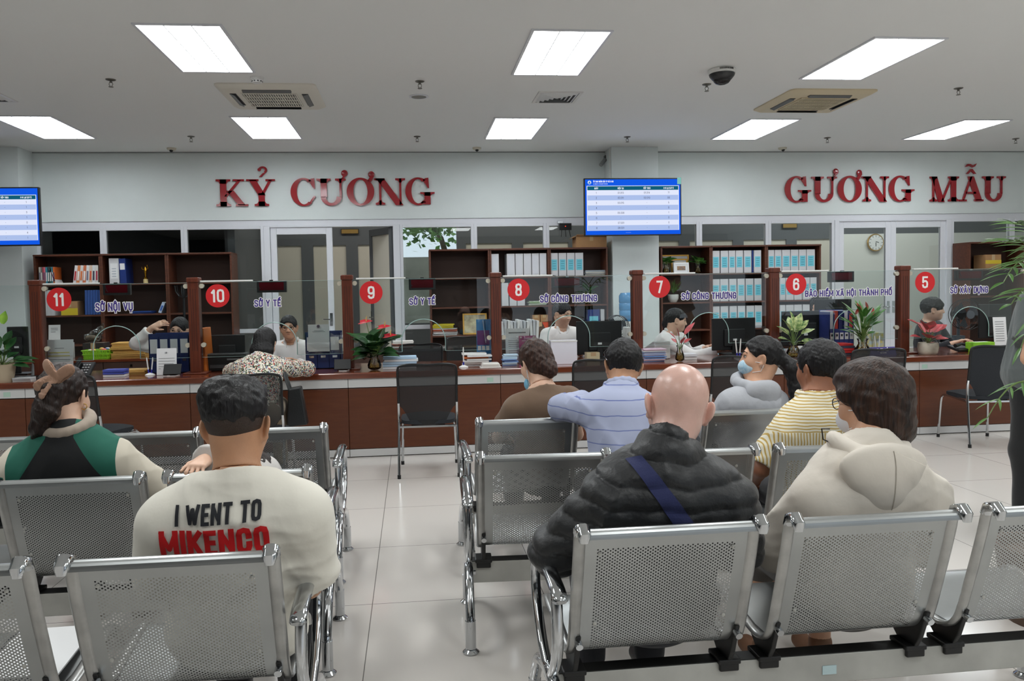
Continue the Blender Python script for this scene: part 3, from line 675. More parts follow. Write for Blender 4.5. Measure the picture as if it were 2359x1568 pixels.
# ------------------------------------------------------------------ red serif letters on the beam
SIGN = pm('sign_red', (158, 16, 32), 0.12, coat=0.6, spec=0.6)
SIGN_EDGE = pm('sign_edge', (196, 150, 140), 0.4)
def bowl(mb, cx, cy, rx, ry, tx, ty, a0=0, a1=360, D=0.02, n=48):
    """elliptic stroke: heavy at the sides (tx), thin at top and bottom (ty)"""
    k = max(4, int(n*abs(a1-a0)/360)); o = []; i_ = []
    for j in range(k+1):
        a = math.radians(a0+(a1-a0)*j/k); c, s = math.cos(a), math.sin(a)
        o.append((cx+rx*c, cy+ry*s)); i_.append((cx+(rx-tx)*c, cy+(ry-ty)*s))
    for j in range(k): mb.prism([o[j], o[j+1], i_[j+1], i_[j]], 'y', 0, -D)
def stem(mb, x, y0, y1, w, serif=0.0, top=True, bot=True, D=0.02, sh=0.07, l=None, r=None):
    mb.prism([(x-w/2, y0), (x+w/2, y0), (x+w/2, y1), (x-w/2, y1)], 'y', 0, -D)
    l = serif if l is None else l; r = serif if r is None else r
    for on, yb, s in ((bot, y0, 1), (top, y1, -1)):
        if on: mb.prism([(x-w/2-l, yb), (x+w/2+r, yb), (x+w/2+r, yb+s*sh), (x+w/2+r*.35, yb+s*sh*1.3), (x+w/2, yb+s*sh*2.4), (x-w/2, yb+s*sh*2.4), (x-w/2-l*.35, yb+s*sh*1.3), (x-w/2-l, yb+s*sh)], 'y', 0, -D)
def diag(mb, x0, y0, x1, y1, w, D=0.02): mb.prism([(x0-w/2, y0), (x0+w/2, y0), (x1+w/2, y1), (x1-w/2, y1)], 'y', 0, -D)
def serif(mb, x, y, w, up=True, sh=0.07, D=0.02):
    s = 1 if up else -1; mb.prism([(x-w/2, y), (x+w/2, y), (x+w/2, y+s*sh), (x-w/2, y+s*sh)], 'y', 0, -D)
T = 0.24; TH = 0.085                                  # heavy and light stroke of a letter one unit tall
def letter(ch):
    m = MB()
    if ch == 'K':
        stem(m, .25, 0, 1, T, .15); diag(m, .34, .36, .86, .97, .13); serif(m, .82, 1, .42, False); diag(m, .93, .03, .5, .58, .27); serif(m, .93, 0, .46)
        w = 1.14
    elif ch in 'YỶ':
        stem(m, .53, 0, .48, T, .15, top=False); diag(m, .54, .4, .2, .98, .27); diag(m, .57, .44, .88, .98, .12); serif(m, .2, 1, .46, False); serif(m, .87, 1, .36, False)
        w = 1.06
        if ch == 'Ỷ':
            bowl(m, .6, 1.34, .17, .14, .09, .07, -60, 165); m.ell((.47, -.01, 1.36), (.07, .01, .06)); diag(m, .5, 1.08, .66, 1.24, .1)
    elif ch in 'CG':
        bowl(m, .52, .5, .5, .53, T, .07, 52, 308); m.prism([(.8, 1.0), (.93, 1.02), (.95, .62), (.9, .62), (.7, .93)], 'y', 0, -.02)
        if ch == 'C': m.prism([(.8, .09), (.97, .33), (.9, .36), (.72, .1)], 'y', 0, -.02); w = 1.02
        else: stem(m, .88, .0, .47, T, .16, bot=False, sh=.06); m.prism([(.66, .03), (.78, .1), (.78, .2), (.6, .06)], 'y', 0, -.02); w = 1.18
    elif ch in 'UƯ':
        stem(m, .26, .3, 1, T, .15, bot=False); stem(m, .9, .3, 1, TH, .16, bot=False, sh=.07); bowl(m, .54, .32, .4, .34, .2, .1, 180, 360, n=56); w = 1.12
        if ch == 'Ư': m.ell((1.06, -.01, 1.2), (.125, .012, .125)); m.prism([(.93, .95), (1.0, .98), (1.16, 1.14), (1.14, 1.2), (1.02, 1.12)], 'y', 0, -.02)
    elif ch in 'OƠ':
        bowl(m, .54, .5, .53, .53, T+.02, .075); w = 1.1
        if ch == 'Ơ': m.ell((.97, -.01, 1.15), (.125, .012, .125)); m.prism([(.8, .9), (.95, .86), (1.09, 1.1), (1.0, 1.16)], 'y', 0, -.02)
    elif ch == 'N':
        stem(m, .2, 0, 1, TH, .14); stem(m, .98, 0, 1, TH, .15, bot=False); diag(m, .94, -.02, .2, 1, .3); serif(m, .1, 1, .26, False); w = 1.15
    elif ch == 'M':
        stem(m, .2, 0, 1, TH, .13); stem(m, 1.14, 0, 1, T, .13); diag(m, .58, -.02, .22, 1, .27); diag(m, .6, 0, 1.06, 1, .1); w = 1.42
    elif ch in 'AẪ':
        diag(m, .17, .03, .55, 1, .1); diag(m, .92, .03, .52, 1.0, .29); serif(m, .17, 0, .34); serif(m, .92, 0, .42); m.prism([(.28, .3), (.78, .3), (.76, .38), (.3, .38)], 'y', 0, -.02); w = 1.08
        if ch == 'Ẫ':
            m.prism([(.3, 1.1), (.5, 1.3), (.6, 1.3), (.78, 1.1), (.68, 1.1), (.54, 1.21), (.4, 1.1)], 'y', 0, -.02)
            m.prism([(.26, 1.38), (.36, 1.5), (.5, 1.5), (.62, 1.45), (.72, 1.5), (.8, 1.52), (.72, 1.4), (.6, 1.36), (.46, 1.42), (.36, 1.4)], 'y', 0, -.02)
    return m, w
def sign(word, xa, xb, ytop, ybase, label):
    y = YW-0.03
    pa, pb = at(xa, ybase, y), at(xb, ybase, y); h = at(xa, ytop, y).z-pa.z
    L = [letter(c) for c in word]; tot = sum(w for _, w in L); sx = (pb.x-pa.x)/tot
    t = thing('wall_sign', label, 'wall letters', (pa.x, y, pa.z), group='red serif words on the beam')
    x = 0
    for ch, (m, w) in zip(word, L):
        M = Matrix.Translation((x*sx, 0.02, 0)) @ Matrix.Diagonal((sx, 1.0, h, 1))
        m.xf(M); m.build('letter', SIGN, t, world=False, smooth=False)
        x += w
sign('KỶ', 500, 636, 413, 475, 'glossy red serif word KỶ on the white beam at left')
sign('CƯƠNG', 669, 1003, 411.5, 473, 'glossy red serif word CƯƠNG on the white beam right of KỶ')
sign('GƯƠNG', 1807.5, 2108, 407, 465, 'glossy red serif word GƯƠNG on the beam right of the screen')
sign('MẪU', 2141, 2318, 406.5, 464, 'glossy red serif word MẪU at the right end of the beam')

# ------------------------------------------------------------------ queue screens
def tv(name, label, Y, xl, xr, yt, yb, rows, left_cut=False):
    """xl.. are pixel edges of the outer frame"""
    tl, br = at(xl, yt, Y), at(xr, yb, Y); x0, x1 = tl.x, br.x; z1, z0 = (tl.z+at(xr, yt, Y).z)/2, (br.z+at(xl, yb, Y).z)/2
    t = thing('queue_screen', label, 'screen', ((x0+x1)/2, Y, z0), group='wall queue screens')
    MB().box(x0, x1, Y, Y+0.05, z0, z1).build('bezel', BLACK, t, bevel=0.004)
    W, Hh = x1-x0, z1-z0; e = 0.016
    X = lambda u: x0+e+(W-2*e)*u
    Zz = lambda v: z1-e-(Hh-2*e)*v
    def rect(mb, u0, u1, v0, v1, d): mb.quad((X(u0), Y-d, Zz(v1)), (X(u1), Y-d, Zz(v1)), (X(u1), Y-d, Zz(v0)), (X(u0), Y-d, Zz(v0)))
    b = MB(); rect(b, 0, 1, 0, 1, 0.001); sc = b.build('display', emission('tv_blue', (20, 92, 235), 0.95), t)
    b = MB(); rect(b, 0.015, 0.985, 0.115, 0.925, 0.002); b.build('table_page', emission('tv_white', (226, 232, 252), 1.0), sc)
    b = MB(); rect(b, 0.022, 0.978, 0.125, 0.195, 0.003); b.build('table_header', emission('tv_teal', (20, 98, 124), 0.9), sc)
    b = MB()
    for k in range(8):
        if k % 2: rect(b, 0.022, 0.978, 0.197+k*0.0905, 0.197+(k+1)*0.0905, 0.003)
    b.build('table_band', emission('tv_band', (176, 196, 240) if not left_cut else (160, 205, 236), 0.95), sc)
    tw = MB(); tb = MB(); hh = Hh*0.043
    cols = (0.115, 0.37, 0.645, 0.875)
    for c, s in zip(cols, ('QUẦY', 'HIỆN TẠI', 'TIẾP THEO', 'CÒN LẠI (LƯỢT)')):
        put_text(tw, s, hh*0.72, (X(c), Y-0.0035, Zz(0.178)), (1, 0, 0), (0, 0, 1), weight=0.17, xs=1.1, align='c')
    for k, row in enumerate(rows):
        for c, s in zip(cols, row):
            put_text(tb, s, hh*0.8, (X(c), Y-0.0035, Zz(0.197+(k+0.72)*0.0905)), (1, 0, 0), (0, 0, 1), weight=0.11, xs=1.25, align='c', gap=0.14)
    put_text(tw, 'ỦY BAN NHÂN DÂN TP ĐÀ NẴNG', hh*0.7, (X(0.085), Y-0.0025, Zz(0.055)), (1, 0, 0), (0, 0, 1), weight=0.17, xs=1.0)
    put_text(tw, '24 TRẦN PHÚ P. HẢI CHÂU TP ĐÀ NẴNG', hh*0.4, (X(0.085), Y-0.0025, Zz(0.092)), (1, 0, 0), (0, 0, 1), weight=0.12)
    put_text(tw, '- - - - - - - - - -', hh*0.35, (X(0.42), Y-0.0025, Zz(0.972)), (1, 0, 0), (0, 0, 1), weight=0.2)
    lg = MB(); disc(lg, (X(0.045), Y-0.0025, Zz(0.055)), hh*0.75); lg.build('emblem', emission('tv_emblem', (225, 235, 245), 0.9), sc)
    lg = MB(); lg.prism([(X(0.045)-hh*.5, Zz(0.075)), (X(0.045)+hh*.5, Zz(0.075)), (X(0.045), Zz(0.03))], 'y', Y-0.0032, Y-0.003); lg.build('emblem_peak', emission('tv_peak', (40, 120, 210), 0.9), sc)
    tw.build('header_text', emission('tv_text_w', (240, 246, 255), 1.0), sc); tb.build('row_text', pm('tv_text_dark', (60, 62, 92), 0.6), sc)
    br_ = MB().box((x0+x1)/2-0.2, (x0+x1)/2+0.2, Y+0.05, Y+0.08, z0+0.2, z1-0.2).cyl(((x0+x1)/2, Y+0.06, z1-0.2), ((x0+x1)/2, Y+0.06, CEIL), 0.02)
    return t, br_
R1 = [('1', '01.013', '01.014', '71'), ('2', '02.011', '02.010', '68'), ('3', '03.015', '-', '5'), ('4', '-', '-', '0'), ('5', '05.006', '-', '1'), ('6', '-', '-', '0'), ('7', '07.001', '-', '0'), ('8', '08.001', '-', '0')]
R2 = [(str(9+k), '-', '-', v) for k, v in enumerate(('1', '1', '3', '1', '0', '1', '4', '1'))]
t, b = tv('queue_screen', 'wide screen with blue and white queue table hung before the pillar', 10.45, 1345, 1570.5, 410, 542.5, R1)
MB().box(3.0, 3.4, 10.5, 10.82, 2.4, 2.75).build('wall_mount', BLACK, t)
s = MB().quad(at(1560, 424, 10.444), at(1569, 424, 10.444), at(1569, 408.5, 10.444), at(1560, 408.5, 10.444)); s.build('corner_sticker', pm('tv_sticker', (120, 190, 180), 0.5), t)
t, b = tv('queue_screen', 'queue screen cut by the left edge, hung before the left pillar', 10.3, -134, 95, 431, 567, R2, True)
MB().box(-5.6, -5.2, 10.35, 10.806, 2.3, 2.6).build('wall_mount', BLACK, t)
# door plates over the corridor doors
for x, y, w, lb in ((806, 533, 40, 'small brass door plate over the corridor door behind the open doorway'), (1819, 520, 37, 'small brass door plate over the corridor door behind the right bookcases')):
    p = at(x, y, 13.38); t = thing('door_plate', lb, 'sign', tuple(p), group='brass door plates in the corridor'); h = 0.045; ww = w/1780*13.4/2
    MB().box(p.x-ww, p.x+ww, 13.37, 13.385, p.z-h, p.z+h).build('frame', pm('plate_dark', (44, 36, 28), 0.5), t)
    MB().box(p.x-ww+.012, p.x+ww-.012, 13.365, 13.37, p.z-h+.012, p.z+h-.012).build('face', pm('plate_brass', (150, 120, 60), 0.4), t)
# wall clock in the corridor
p = at(2020, 558, 13.3); t = thing('wall_clock', 'round white wall clock with gold rim behind the glass double door', 'clock', tuple(p))
c = MB().lathe([(0.0, 0), (0.155, 0), (0.16, 0.02), (0.15, 0.035), (0.135, 0.03)], n=40); c.xf(Matrix.Translation(p+Vector((0, 0.06, 0))) @ Matrix.Rotation(PI/2, 4, 'X')); c.build('rim', pm('clock_gold', (190, 158, 100), 0.3, metal=0.6), t, smooth=True)
mb = MB(); disc(mb, p+Vector((0, 0.028, 0)), 0.137); mb.build('dial', pm('clock_dial', (232, 232, 228), 0.5), t)
mb = MB().cbox(p+Vector((0.0, 0.022, -0.035)), (0.008, 0.003, 0.07)).cbox(p+Vector((0.025, 0.022, 0.01)), (0.06, 0.003, 0.006), ry=0.3)
for k in range(12): a = k*PI/6; mb.cbox(p+Vector((0.118*math.sin(a), 0.024, 0.118*math.cos(a))), (0.006, 0.002, 0.022), ry=a)
mb.build('hands', BLACK, t)

# ------------------------------------------------------------------ bookcases along the partition and what stands in them
SY = 10.80
ORD = ['first', 'second', 'third', 'fourth', 'fifth', 'sixth', 'seventh', 'eighth', 'ninth', 'tenth']
def bookcase(x0, x1, label, shelves=(0.42, 0.82, 1.215, 1.625), H=2.0):
    t = thing('bookcase', label, 'bookcase', ((x0+x1)/2, 10.97, 0), group='dark wooden bookcases along the partition')
    y0, y1, s = SY, 11.16, 0.025
    MB().box(x0+.001, x0+s, y0, y1, 0, H).build('side_panel', WOOD_SHELF, t, bevel=0.002)
    MB().box(x1-s, x1-.001, y0, y1, 0, H).build('side_panel', WOOD_SHELF, t, bevel=0.002)
    MB().box(x0+0.001, x1-0.001, y0-0.012, y1, H, H+0.024).build('top_board', WOOD_SHELF, t, bevel=0.003)
    MB().box(x0+s, x1-s, y1-0.012, y1, 0.06, H).build('back_panel', WOOD_DARK, t)
    for z in (0.06,)+tuple(shelves): MB().box(x0+s, x1-s, y0+0.004, y1-0.012, z-0.022, z).build('shelf', WOOD_SHELF, t, bevel=0.002)
    m = (x0+x1)/2
    for a, b, hs in ((x0+s+.002, m-.002, -1), (m+.002, x1-s-.002, 1)):
        d = MB().box(a, b, y0-0.016, y0+0.002, 0.07, shelves[0]-0.03).build('cupboard_door', WOOD_SHELF, t, bevel=0.003)
        MB().cyl((m+hs*0.04, y0-0.016, 0.3), (m+hs*0.04, y0-0.036, 0.3), 0.01).build('knob', CHROME, d, smooth=True)
BL = [(-4.97, -4.12, 'dark wooden bookcase at the left, holding leaning books and magazines'), (-4.12, -3.27, 'dark wooden bookcase with a gold statuette on its top shelf'), (-3.27, -2.42, 'dark wooden bookcase with empty top shelf behind windows 10 and 11'),
      (0.248, 1.095, 'dark wooden bookcase with empty top shelf behind window 9'), (1.095, 1.94, 'dark wooden bookcase with white ring binders behind window 8'), (1.94, 2.785, 'dark wooden bookcase under the cardboard box, left of the pillar'),
      (3.56, 4.306, 'dark wooden bookcase with green plants and picture frames, right of the pillar'), (4.306, 5.14, 'dark wooden bookcase full of cyan labelled binders behind window 7'), (5.14, 5.975, 'dark wooden bookcase full of cyan labelled binders, behind window 6'),
      (8.3, 9.2, 'dark wooden bookcase at the right edge with a taped carton')]
for a, b, l in BL: bookcase(a, b, l)
SH1, SH2, SH3, SH4 = 1.6255, 1.2155, 0.8205, 0.4205
BIND_W = pm('binder_white', (205, 205, 208), 0.4); BIND_B = pm('binder_blue', (28, 52, 120), 0.4); CYAN = pm('label_cyan', (108, 196, 214), 0.5); PAPER = pm('paper_white', (228, 229, 230), 0.6)
def binder(x0, x1, z, label, body=BIND_W, lab=CYAN, h=0.325, tilt=0.0, group='ring binders on the bookcase shelves', y=SY+0.03, lh=(0.25, 0.72), lines=True):
    t = thing('ring_binder', label, 'binder', ((x0+x1)/2, y, z), group=group)
    w = x1-x0; g = 0.0012
    m = MB().box(-w/2+g, w/2-g, 0, 0.27, 0, h); M = Matrix.Rotation(tilt, 4, 'Y'); m.xf(M)
    if tilt: dz = -min(v[2] for v in m.v); m.xf(Matrix.Translation((0, 0, dz))); M = Matrix.Translation((0, 0, dz)) @ M
    m.build('cover', body, t, world=False, bevel=0.003)
    if lab is not None:
        q = MB().box(-w*.36, w*.36, -0.0018, -0.0004, h*lh[0], h*lh[1]).xf(M).build('spine_label', lab, t, world=False)
        if lines:
            l = MB()
            for k in range(4): l.box(-w*.22, w*.22, -0.0024, -0.0019, h*(lh[0]+.08+.1*k), h*(lh[0]+.095+.1*k))
            l.xf(M).build('label_text', pm('label_ink', (50, 90, 120), 0.6), q, world=False)
    return t
def px_row(y, edges, z, fmt, **k):
    for n, (a, b) in enumerate(edges):
        binder(at(a, y, SY).x, at(b, y, SY).x, z, fmt % ORD[n], **k)
px_row(605, [(1269, 1286.5), (1288, 1306), (1307, 1325), (1326, 1345)], SH1, '%s cyan labelled white binder from left on the top shelf beside the pillar')
px_row(605, [(1642, 1660), (1662, 1680), (1681, 1696), (1697, 1714), (1716, 1733.5), (1739, 1756)], SH1, '%s cyan labelled binder from left on the top shelf behind window 7')
px_row(605, [(1772, 1786), (1787, 1803), (1804, 1823), (1824, 1842), (1843, 1860), (1861, 1880)], SH1, '%s cyan labelled binder from left on the top shelf behind window 6')
px_row(670, [(1642, 1660), (1661, 1680), (1682, 1699), (1701, 1718), (1720, 1738), (1740, 1757)], SH2, '%s cyan labelled binder from left on the second shelf behind window 7')
px_row(670, [(1799, 1812), (1813, 1831), (1832, 1850), (1852, 1868), (1869, 1884)], SH2, '%s cyan labelled binder from left on the second shelf behind window 6')
px_row(740, [(1642, 1660), (1662, 1680), (1683, 1700), (1702, 1719), (1722, 1740), (1741, 1758)], SH3, '%s cyan labelled binder from left on the third shelf behind window 7')
px_row(740, [(1799, 1812), (1813, 1831), (1832, 1850), (1852, 1868)], SH3, '%s cyan labelled binder from left on the third shelf behind window 6')
px_row(605, [(1132, 1150), (1168, 1187), (1188, 1206), (1207, 1225), (1226, 1243), (1244, 1260)], SH1, '%s plain white plastic-sleeved binder from left on the top shelf behind window 8', lab=pm('sleeve', (212, 214, 220), 0.08), lines=False, lh=(.1, .92))
px_row(670, [(1156, 1172), (1174, 1191), (1192, 1210)], SH2, '%s white binder from left on the second shelf, beside the number 8 disc', lab=None)
binder(at(1734.5, 605, SY).x, at(1738, 605, SY).x, SH1, 'thin dark blue folder between binders on the top shelf behind window 7', body=BIND_B, lab=None)
binder(at(249, 620, SY).x, at(272, 620, SY).x, SH1, 'white lever binder with a paper label beside the blue one, left bookcases', lab=PAPER, h=0.34, lh=(.2, .8))
binder(at(273.5, 620, SY).x, at(289, 620, SY).x, SH1, 'blue lever binder leaning on the white one, left bookcases', body=BIND_B, lab=PAPER, h=0.335, tilt=-0.03, lh=(.55, .8), lines=False)
binder(at(1355, 720, SY).x, at(1383, 720, SY).x, SH3, 'blue binder with cyan label behind the woman in window 8', body=BIND_B, h=0.32, lh=(.1, .7))
binder(at(1385, 720, SY).x, at(1394, 720, SY).x, SH3, 'slim white binder right of the blue one behind window 8', lab=None, h=0.32)
for n in range(6):
    a = at(192+6.2*n, 695, SY).x; binder(a, a+0.033, SH2, '%s dark blue file from left in the row behind the name of window 11' % ORD[n], body=pm('file_blue', (52, 84, 150), 0.45), lab=None, h=0.33, group='blue files behind window 11', tilt=0.03)
for n in range(3):
    a = at(98+8*n, 695, SY).x; binder(a, a+0.045, SH2, '%s white binder from left on the second shelf beside the number 11 disc' % ORD[n], lab=None, h=0.34)
# books and magazines of the left bookcase
def book(x0, x1, z, h, col, label, tilt=0.0, name='book', group='books on the left bookcase', d=0.2, y=SY+0.03, art=None):
    t = thing(name, label, 'book', ((x0+x1)/2, y, z), group=group); w = x1-x0
    m = MB().box(-w/2, w/2, 0, d, 0, h); p = MB().box(-w/2+.002, w/2-.002, .004, d+.002, .003, h+.001)
    M = Matrix.Rotation(tilt, 4, 'Y'); m.xf(M); dz = -min(v[2] for v in m.v); T = Matrix.Translation((0, 0, dz)); m.xf(T); p.xf(T @ M)
    m.build('cover', pm('book_%d_%d_%d' % col, col, 0.45), t, world=False)
    p.build('pages', PAPER, t, world=False)
    if art: MB().box(-w*.3, w*.3, -.0012, -.0003, h*.2, h*.7).xf(T @ M).build('spine_print', pm('spine_%d_%d_%d' % art, art, 0.5), t, world=False)
bx = [(87, 91, (205, 200, 190)), (91.5, 95, (120, 120, 118)), (95.5, 98, (190, 70, 80)), (98.5, 102, (230, 120, 140)), (102.5, 106.5, (60, 150, 170)), (107, 111, (30, 60, 70)), (111.5, 115.5, (40, 90, 80)), (116, 119.5, (70, 130, 150)), (120, 123.5, (220, 110, 50))]
cn = ['cream', 'grey', 'red', 'pink', 'teal', 'dark navy', 'dark green', 'pale blue', 'orange']
for (a, b, c), n in zip(bx, cn): book(at(a, 630, SY).x, at(b, 630, SY).x, SH1, 0.235, c, 'thin %s book standing upright at the left end of the top shelf' % n, art=(240, 240, 236) if c[0] < 150 else (90, 90, 120))
book(at(124.5, 630, SY).x, at(128, 630, SY).x, SH1, 0.24, (226, 222, 220), 'magazine with purple cover leaning to the right beside the upright books', tilt=-0.36, art=(120, 40, 90))
mc = [((232, 228, 228), (190, 60, 60)), ((222, 140, 90), (240, 240, 240)), ((228, 226, 224), (220, 120, 60)), ((214, 120, 80), (240, 238, 236)), ((232, 232, 232), (120, 120, 140)), ((224, 200, 180), (220, 90, 60)), ((230, 230, 232), (60, 60, 80)), ((228, 226, 222), (180, 60, 80))]
for k, (c, ar) in enumerate(mc): a = at(168+7.4*k, 630, SY).x; book(a-0.018, a+0.018, SH1, 0.25, c, '%s magazine from left in the white leaning row on the top left shelf' % ORD[k], tilt=0.14-0.015*k, name='magazine', group='leaning magazines on the left bookcase', art=ar)
# statuette
p = at(336, 652, SY+0.08); t = thing('statuette', 'small gold figure trophy standing on the top shelf of the left bookcases', 'trophy', (p.x, p.y, SH1)); G = pm('gold', (212, 160, 50), 0.22, metal=1.0)
MB().lathe([(.03, 0), (.03, .05), (.024, .055)], n=20).build('base', pm('trophy_base', (214, 196, 140), 0.4), t, world=False, smooth=30)
MB().lathe([(.022, .055), (.024, .075), (.01, .09), (.013, .12), (.02, .16), (.022, .19), (.012, .205), (.013, .222), (.0, .238)], n=16).tube([(.015, 0, .185), (.035, 0, .2), (.025, 0, .245)], .006, 6).tube([(-.015, 0, .185), (-.04, 0, .19), (-.045, 0, .22)], .006, 6).build('figure', G, t, world=False, smooth=True)
# cartons and boxes
CARD = pm('cardboard', (176, 134, 92), 0.8, noise_amt=0.12, noise_scale=6); TAPE = pm('tape_yellow', (216, 190, 50), 0.4)
def carton(x0, x1, z0, z1, y0, y1, label, col=None, band=None, name='cardboard_box', cat='box', flaps=True, ry=0):
    t = thing(name, label, cat, ((x0+x1)/2, (y0+y1)/2, z0)); c = col or CARD
    MB().box(x0, x1, y0, y1, z0, z1).build('box_body', c, t, bevel=0.003)
    MB().box(x0, x1, (y0+y1)/2-.025, (y0+y1)/2+.025, z1, z1+.001).box((x0+x1)/2-.025, (x0+x1)/2+.025, y0-.001, y0, z0+(z1-z0)*.6, z1).build('tape', pm('tape_clear', (196, 168, 130), 0.25), t)
    if band: MB().box(x0-.001, x1+.001, y0-.0015, y0-.0002, z0+(z1-z0)*band[1], z0+(z1-z0)*band[2]).build('printed_band', band[0], t)
    return t
def bxp(xa, xb, yb, yt, Y, z=None):
    a, b, c = at(xa, yb, Y), at(xb, yb, Y), at(xa, yt, Y); return a.x, b.x, (a.z if z is None else z), (a.z if z is None else z)+(c.z-a.z)
x0, x1, z0, z1 = bxp(1327, 1397, 570, 545, SY+.05, 2.0245); t = carton(x0, x1, z0, z1, SY+.03, SY+.3, 'open cardboard box on top of the bookcase beside the pillar')
MB().cbox((x0-.02, SY+.16, z1+.0), (.07, .26, .004), ry=-0.5).cbox(((x0+x1)/2, SY+.02, z1+.012), (x1-x0, .05, .004), rx=-0.6).build('flap', CARD, t)
x0, x1, z0, z1 = bxp(142, 180, 722, 690, SY+.05, SH2); carton(x0, x1, z0, z1, SY+.04, SY+.25, 'brown carton with a yellow corner on the second shelf behind window 11', band=(TAPE, 0, .5))
x0, x1, z0, z1 = bxp(2268, 2304, 618, 586, SY+.05, SH1); carton(x0, x1, z0, z1, SY+.03, SY+.28, 'cardboard carton with yellow tape in the right edge bookcase', band=(TAPE, .34, .6))
for k, (a, b) in enumerate(((1227, 1244), (1245.5, 1263))): x0, x1, z0, z1 = bxp(a, b, 720, 704, SY, SH3+.16); carton(x0, x1, z0, z1, SY+.02, SY+.25, ['left', 'right'][k]+' half of the pair of small brown cartons behind window 8')
x0, x1, z0, z1 = bxp(1226, 1264, 741, 721, SY, SH3); t = carton(x0, x1, z0, SH3+.159, SY+.02, SY+.27, 'dark brown paper carton with orange corner under two small cartons', col=pm('box_dark', (84, 58, 48), 0.6))
mb = MB(); put_text(mb, 'OFFICE', .032, (x0+.03, SY+.0195, SH3+.09), (1, 0, 0), (0, 0, 1), .16); mb.build('box_print', pm('print_pale', (200, 190, 170), .6), t)
MB().quad((x1-.09, SY+.0185, SH3+.155), (x1-.03, SY+.0185, SH3+.03), (x1-.001, SY+.0185, SH3+.03), (x1-.001, SY+.0185, SH3+.155)).build('orange_corner', pm('box_orange', (224, 84, 50), .5), t)
# loose papers on shelves
def paper_stack(x0, x1, y0, y1, z0, h, label, cols, n=None, cat='papers', name='paper_stack', group=None, jitter=.012, seed=1):
    t = thing(name, label, cat, ((x0+x1)/2, (y0+y1)/2, z0), group=group); rnd = random.Random(seed); n = n or max(3, int(h/.006)); dz = h/n
    L = {}
    for k in range(n):
        j = rnd.uniform(-jitter, jitter); i = rnd.uniform(-jitter, jitter); c = cols[rnd.randrange(len(cols))] if k else cols[0]
        if k == n-1: c = cols[-1]
        L.setdefault(c, MB()).cbox(((x0+x1)/2+j, (y0+y1)/2+i, z0+(k+.5)*dz), (x1-x0-2*jitter, y1-y0-2*jitter, dz*.86), rz=rnd.uniform(-.04, .04))
    for c, m in L.items(): m.build('sheets', pm('sheet_%d_%d_%d' % c, c, .6), t)
    return t
x0, x1, z0, z1 = bxp(1347, 1397, 633, 619, SY+.06, SH1); paper_stack(x0, x1, SY+.05, SY+.3, SH1, .075, 'bundle of white papers lying on the top shelf beside the pillar', [(222, 222, 216), (214, 212, 200), (190, 205, 220)], n=16)
x0, x1, z0, z1 = bxp(1217, 1262, 701, 689, SY+.06, SH2); paper_stack(x0, x1, SY+.05, SY+.3, SH2, .06, 'white and green papers lying on the second shelf behind window 8', [(180, 210, 150), (226, 228, 224), (214, 218, 214)], n=9)
x0, x1, z0, z1 = bxp(302, 352, 719, 713, SY+.06, SH2); paper_stack(x0, x1, SY+.05, SY+.28, SH2, .035, 'low pile of blue folders lying behind the name of window 11', [(30, 60, 140), (40, 80, 160)], n=3)
x0, x1, z0, z1 = bxp(996, 1056, 769, 750, SY+.06, SH3); paper_stack(x0, x1, SY+.04, SY+.3, SH3, .10, 'pile of white documents under yellow folders behind window 9', [(226, 226, 222), (210, 212, 214), (180, 90, 60), (150, 150, 150)], n=13, seed=4)
paper_stack(x0, x1-.05, SY+.04, SY+.29, SH3+.101, .06, 'yellow folders lying on the document pile behind window 9', [(226, 206, 40), (214, 196, 50)], n=4, cat='folders', name='folder_pile')
book(at(362, 705, SY).x, at(369, 705, SY).x, SH2, .15, (190, 205, 230), 'pale blue booklet leaning on the second shelf left of post 10', tilt=.4, name='booklet', art=(60, 100, 180))
# gold framed picture, photo frames
def frame(cx, w, h, Y, z, label, fm, inner, mat_w=.0, tilt=-.12):
    t = thing('picture_frame', label, 'picture frame', (cx, Y, z)); R = Matrix.Rotation(tilt, 4, 'X'); b = .022
    def B(m): return m.xf(R)
    B(MB().box(-w/2, -w/2+b, 0, .02, 0, h).box(w/2-b, w/2, 0, .02, 0, h).box(-w/2+b, w/2-b, 0, .02, 0, b).box(-w/2+b, w/2-b, 0, .02, h-b, h)).build('frame', fm, t, world=False, bevel=.002)
    B(MB().box(-w/2+b, w/2-b, .006, .012, b, h-b)).build('mount', PAPER, t, world=False)
    q = mat_w; B(MB().box(-w/2+b+q, w/2-b-q, .003, .0055, b+q, h-b-q)).build('picture', inner, t, world=False)
GOLDF = pm('gold_frame', (196, 150, 66), .35, metal=.5)
x0, x1, z0, z1 = bxp(1067, 1123, 767, 718, SY+.03, SH3); frame((x0+x1)/2, x1-x0, z1-z0, SY+.05, SH3+.003, 'gold framed picture standing on the third shelf behind window 9', GOLDF, pm('pic_gold', (196, 186, 150), .2, rgb2=(120, 110, 80), noise_scale=9))
x0, x1, z0, z1 = bxp(1523, 1590, 627, 582, SY+.2, SH1); frame((x0+x1)/2, x1-x0, z1-z0, SY+.22, SH1+.003, 'gold framed certificate at the back of the plant shelf by the pillar', GOLDF, pm('certificate', (222, 214, 196), .4), .03)
x0, x1, z0, z1 = bxp(1548, 1586, 627, 592, SY+.14, SH1); frame((x0+x1)/2, x1-x0, z1-z0, SY+.15, SH1+.003, 'second gold framed certificate between the plants by the pillar', GOLDF, pm('certificate', (222, 214, 196), .4), .02)
